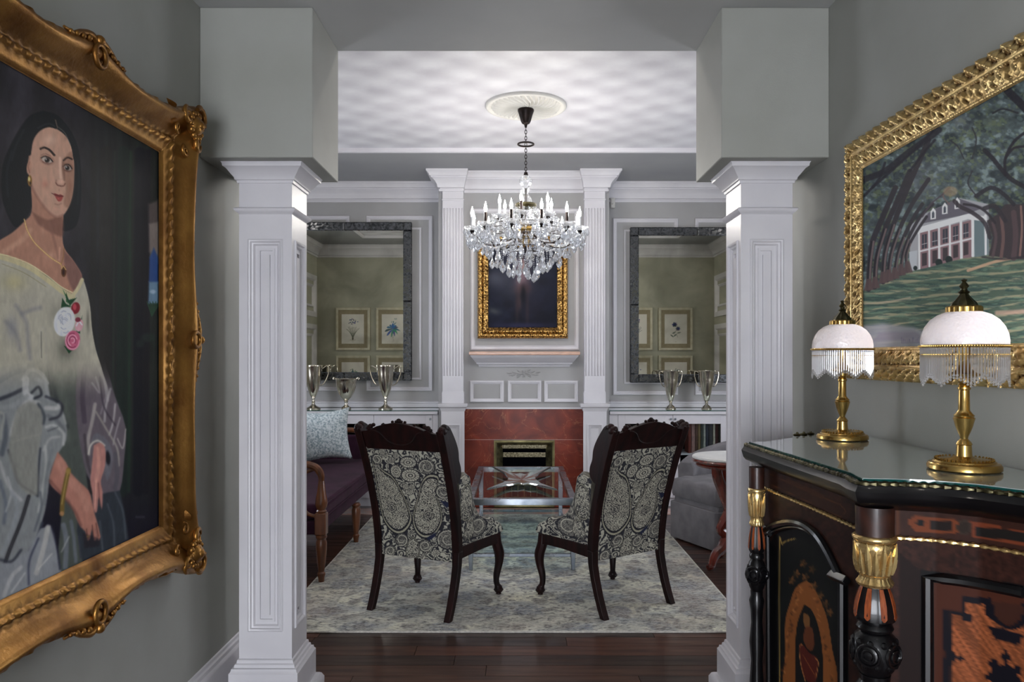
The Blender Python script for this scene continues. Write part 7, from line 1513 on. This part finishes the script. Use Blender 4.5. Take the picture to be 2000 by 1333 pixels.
# ================================================================ BEADED TABLE LAMPS
def lamp(loc, label):
    t = thing('table_lamp', label, 'lamp', loc, 0, 'beaded brass table lamps on the credenza')
    obj('base', MB().lathe([(0, 0), (.078, 0), (.084, .003), (.084, .012), (.080, .018), (.072, .020), (.070, .024), (.058, .028), (.03, .030), (.024, .034), (0, .034)], 48), BRASS, t)
    ring = MB()
    for i in range(40): a = 2*PI*i/40; ring.ball((.064*math.cos(a), .064*math.sin(a), .0275), .0035, 6, 4)
    obj('beaded_border', ring, BRASS, t)
    obj('stem', MB().lathe([(.0, .03), (.019, .034), (.018, .042), (.017, .062), (.019, .064), (.016, .07), (.009, .078), (.010, .084), (.015, .096), (.020, .11), (.023, .122), (.0255, .13), (.022, .133), (.024, .137), (.018, .143), (.0135, .150), (.0125, .20), (.015, .203), (.015, .208), (.012, .21), (.015, .214), (.012, .218), (.014, .224), (.013, .23), (.034, .236), (.037, .241), (.028, .244), (.018, .252), (.012, .27), (.012, .30), (0, .30)], 36), BRASS, t)
    obj('socket', MB().lathe([(0, .29), (.014, .29), (.014, .33), (0, .33)], 16), BRASS, t)
    obj('lamp_bulb', MB().lathe([(0, .33), (.012, .33), (.022, .35), (.024, .362), (.016, .378), (0, .383)], 16), emit_lamp, t)
    obj('shade', MB().lathe([(.098, .312), (.0985, .325), (.096, .342), (.089, .360), (.077, .377), (.060, .390), (.042, .397), (.040, .397), (.058, .388), (.075, .375), (.087, .358), (.094, .341), (.0965, .325), (.096, .312)], 48), SHADE, t, ang=80)
    obj('shade_ring', MB().lathe([(.097, .308), (.1005, .308), (.102, .311), (.1005, .3145), (.097, .3145)], 60), BRASS, t)
    g = MB()
    for i in range(110): a = 2*PI*i/110; g.ball((.1015*math.cos(a), .1015*math.sin(a), .3115), .0024, 5, 3)
    obj('gold_bead_band', g, BRASS, t, kind='stuff')
    obj('gallery', MB().lathe([(.036, .394), (.041, .394), (.041, .409), (.038, .412), (.030, .413), (.0, .413)], 48, flute=lambda a, z: 1+.02*math.cos(24*a)), BRASS, t)
    obj('finial', MB().lathe([(.030, .412), (.027, .42), (.018, .43), (.012, .438), (.010, .443), (.014, .447), (.008, .452), (.007, .456), (.012, .462), (.008, .468), (.004, .473), (.008, .478), (.0, .482)], 20, flute=lambda a, z: 1+(.06*math.cos(10*a) if z < .44 else 0)), DBRASS, t)
    b = MB(); gb = MB(); n_ = 84
    for i in range(n_):
        a = 2*PI*i/n_; x_, y_ = .097*math.cos(a), .097*math.sin(a); k_ = (i % 9); L_ = .066+.020*(1-abs(k_-4)/4.0)
        b.rings([[(x_+.0022*math.cos(q*PI/2), y_+.0022*math.sin(q*PI/2), z) for q in range(4)] for z in (.307, .307-L_)])
        for z, r_ in ((.3035, .0028), (.307-L_-.002, .0036), (.307-L_-.0085, .003)): b.ball((x_, y_, z), r_, 5, 4)
        gb.ball((x_, y_, .290), .0024, 5, 3); gb.ball((x_, y_, .285), .0018, 5, 3)
    obj('glass_fringe', b, BEADG, t, kind='stuff'); obj('gold_fringe_beads', gb, BRASS, t, kind='stuff')
    ld = bpy.data.lights.get('lamp_bulb_light') or bpy.data.lights.new('lamp_bulb_light', 'POINT'); ld.energy = 2.0; ld.shadow_soft_size = .02; ld.color = (1, .96, .91)
    lo_ = bpy.data.objects.new('bulb_light', ld); COL.objects.link(lo_); lo_.location = (0, 0, .327-.012); lo_.parent = t; lo_.location = (.026, -.02, .33)
    obj('pull_cord', MB().tube([(.03, -.03, .25), (.036, -.034, .228), (.04, -.036, .216), (.038, -.036, .208)], .001, 5), BRASS, t)
    return t
emit_lamp = emit('lamp_bulb_glow', (255, 244, 232), L_LAMP*30)
l1 = lamp((1.092, 1.864, 1.1775), 'larger-looking near brass lamp with white glass dome and bead fringe, on the credenza front')
l1.scale = (.97, .97, .97)
l2 = dup(l1, (1.092, 2.562, 1.1775), .4, 'far brass lamp with white glass dome and bead fringe, next to the white column')
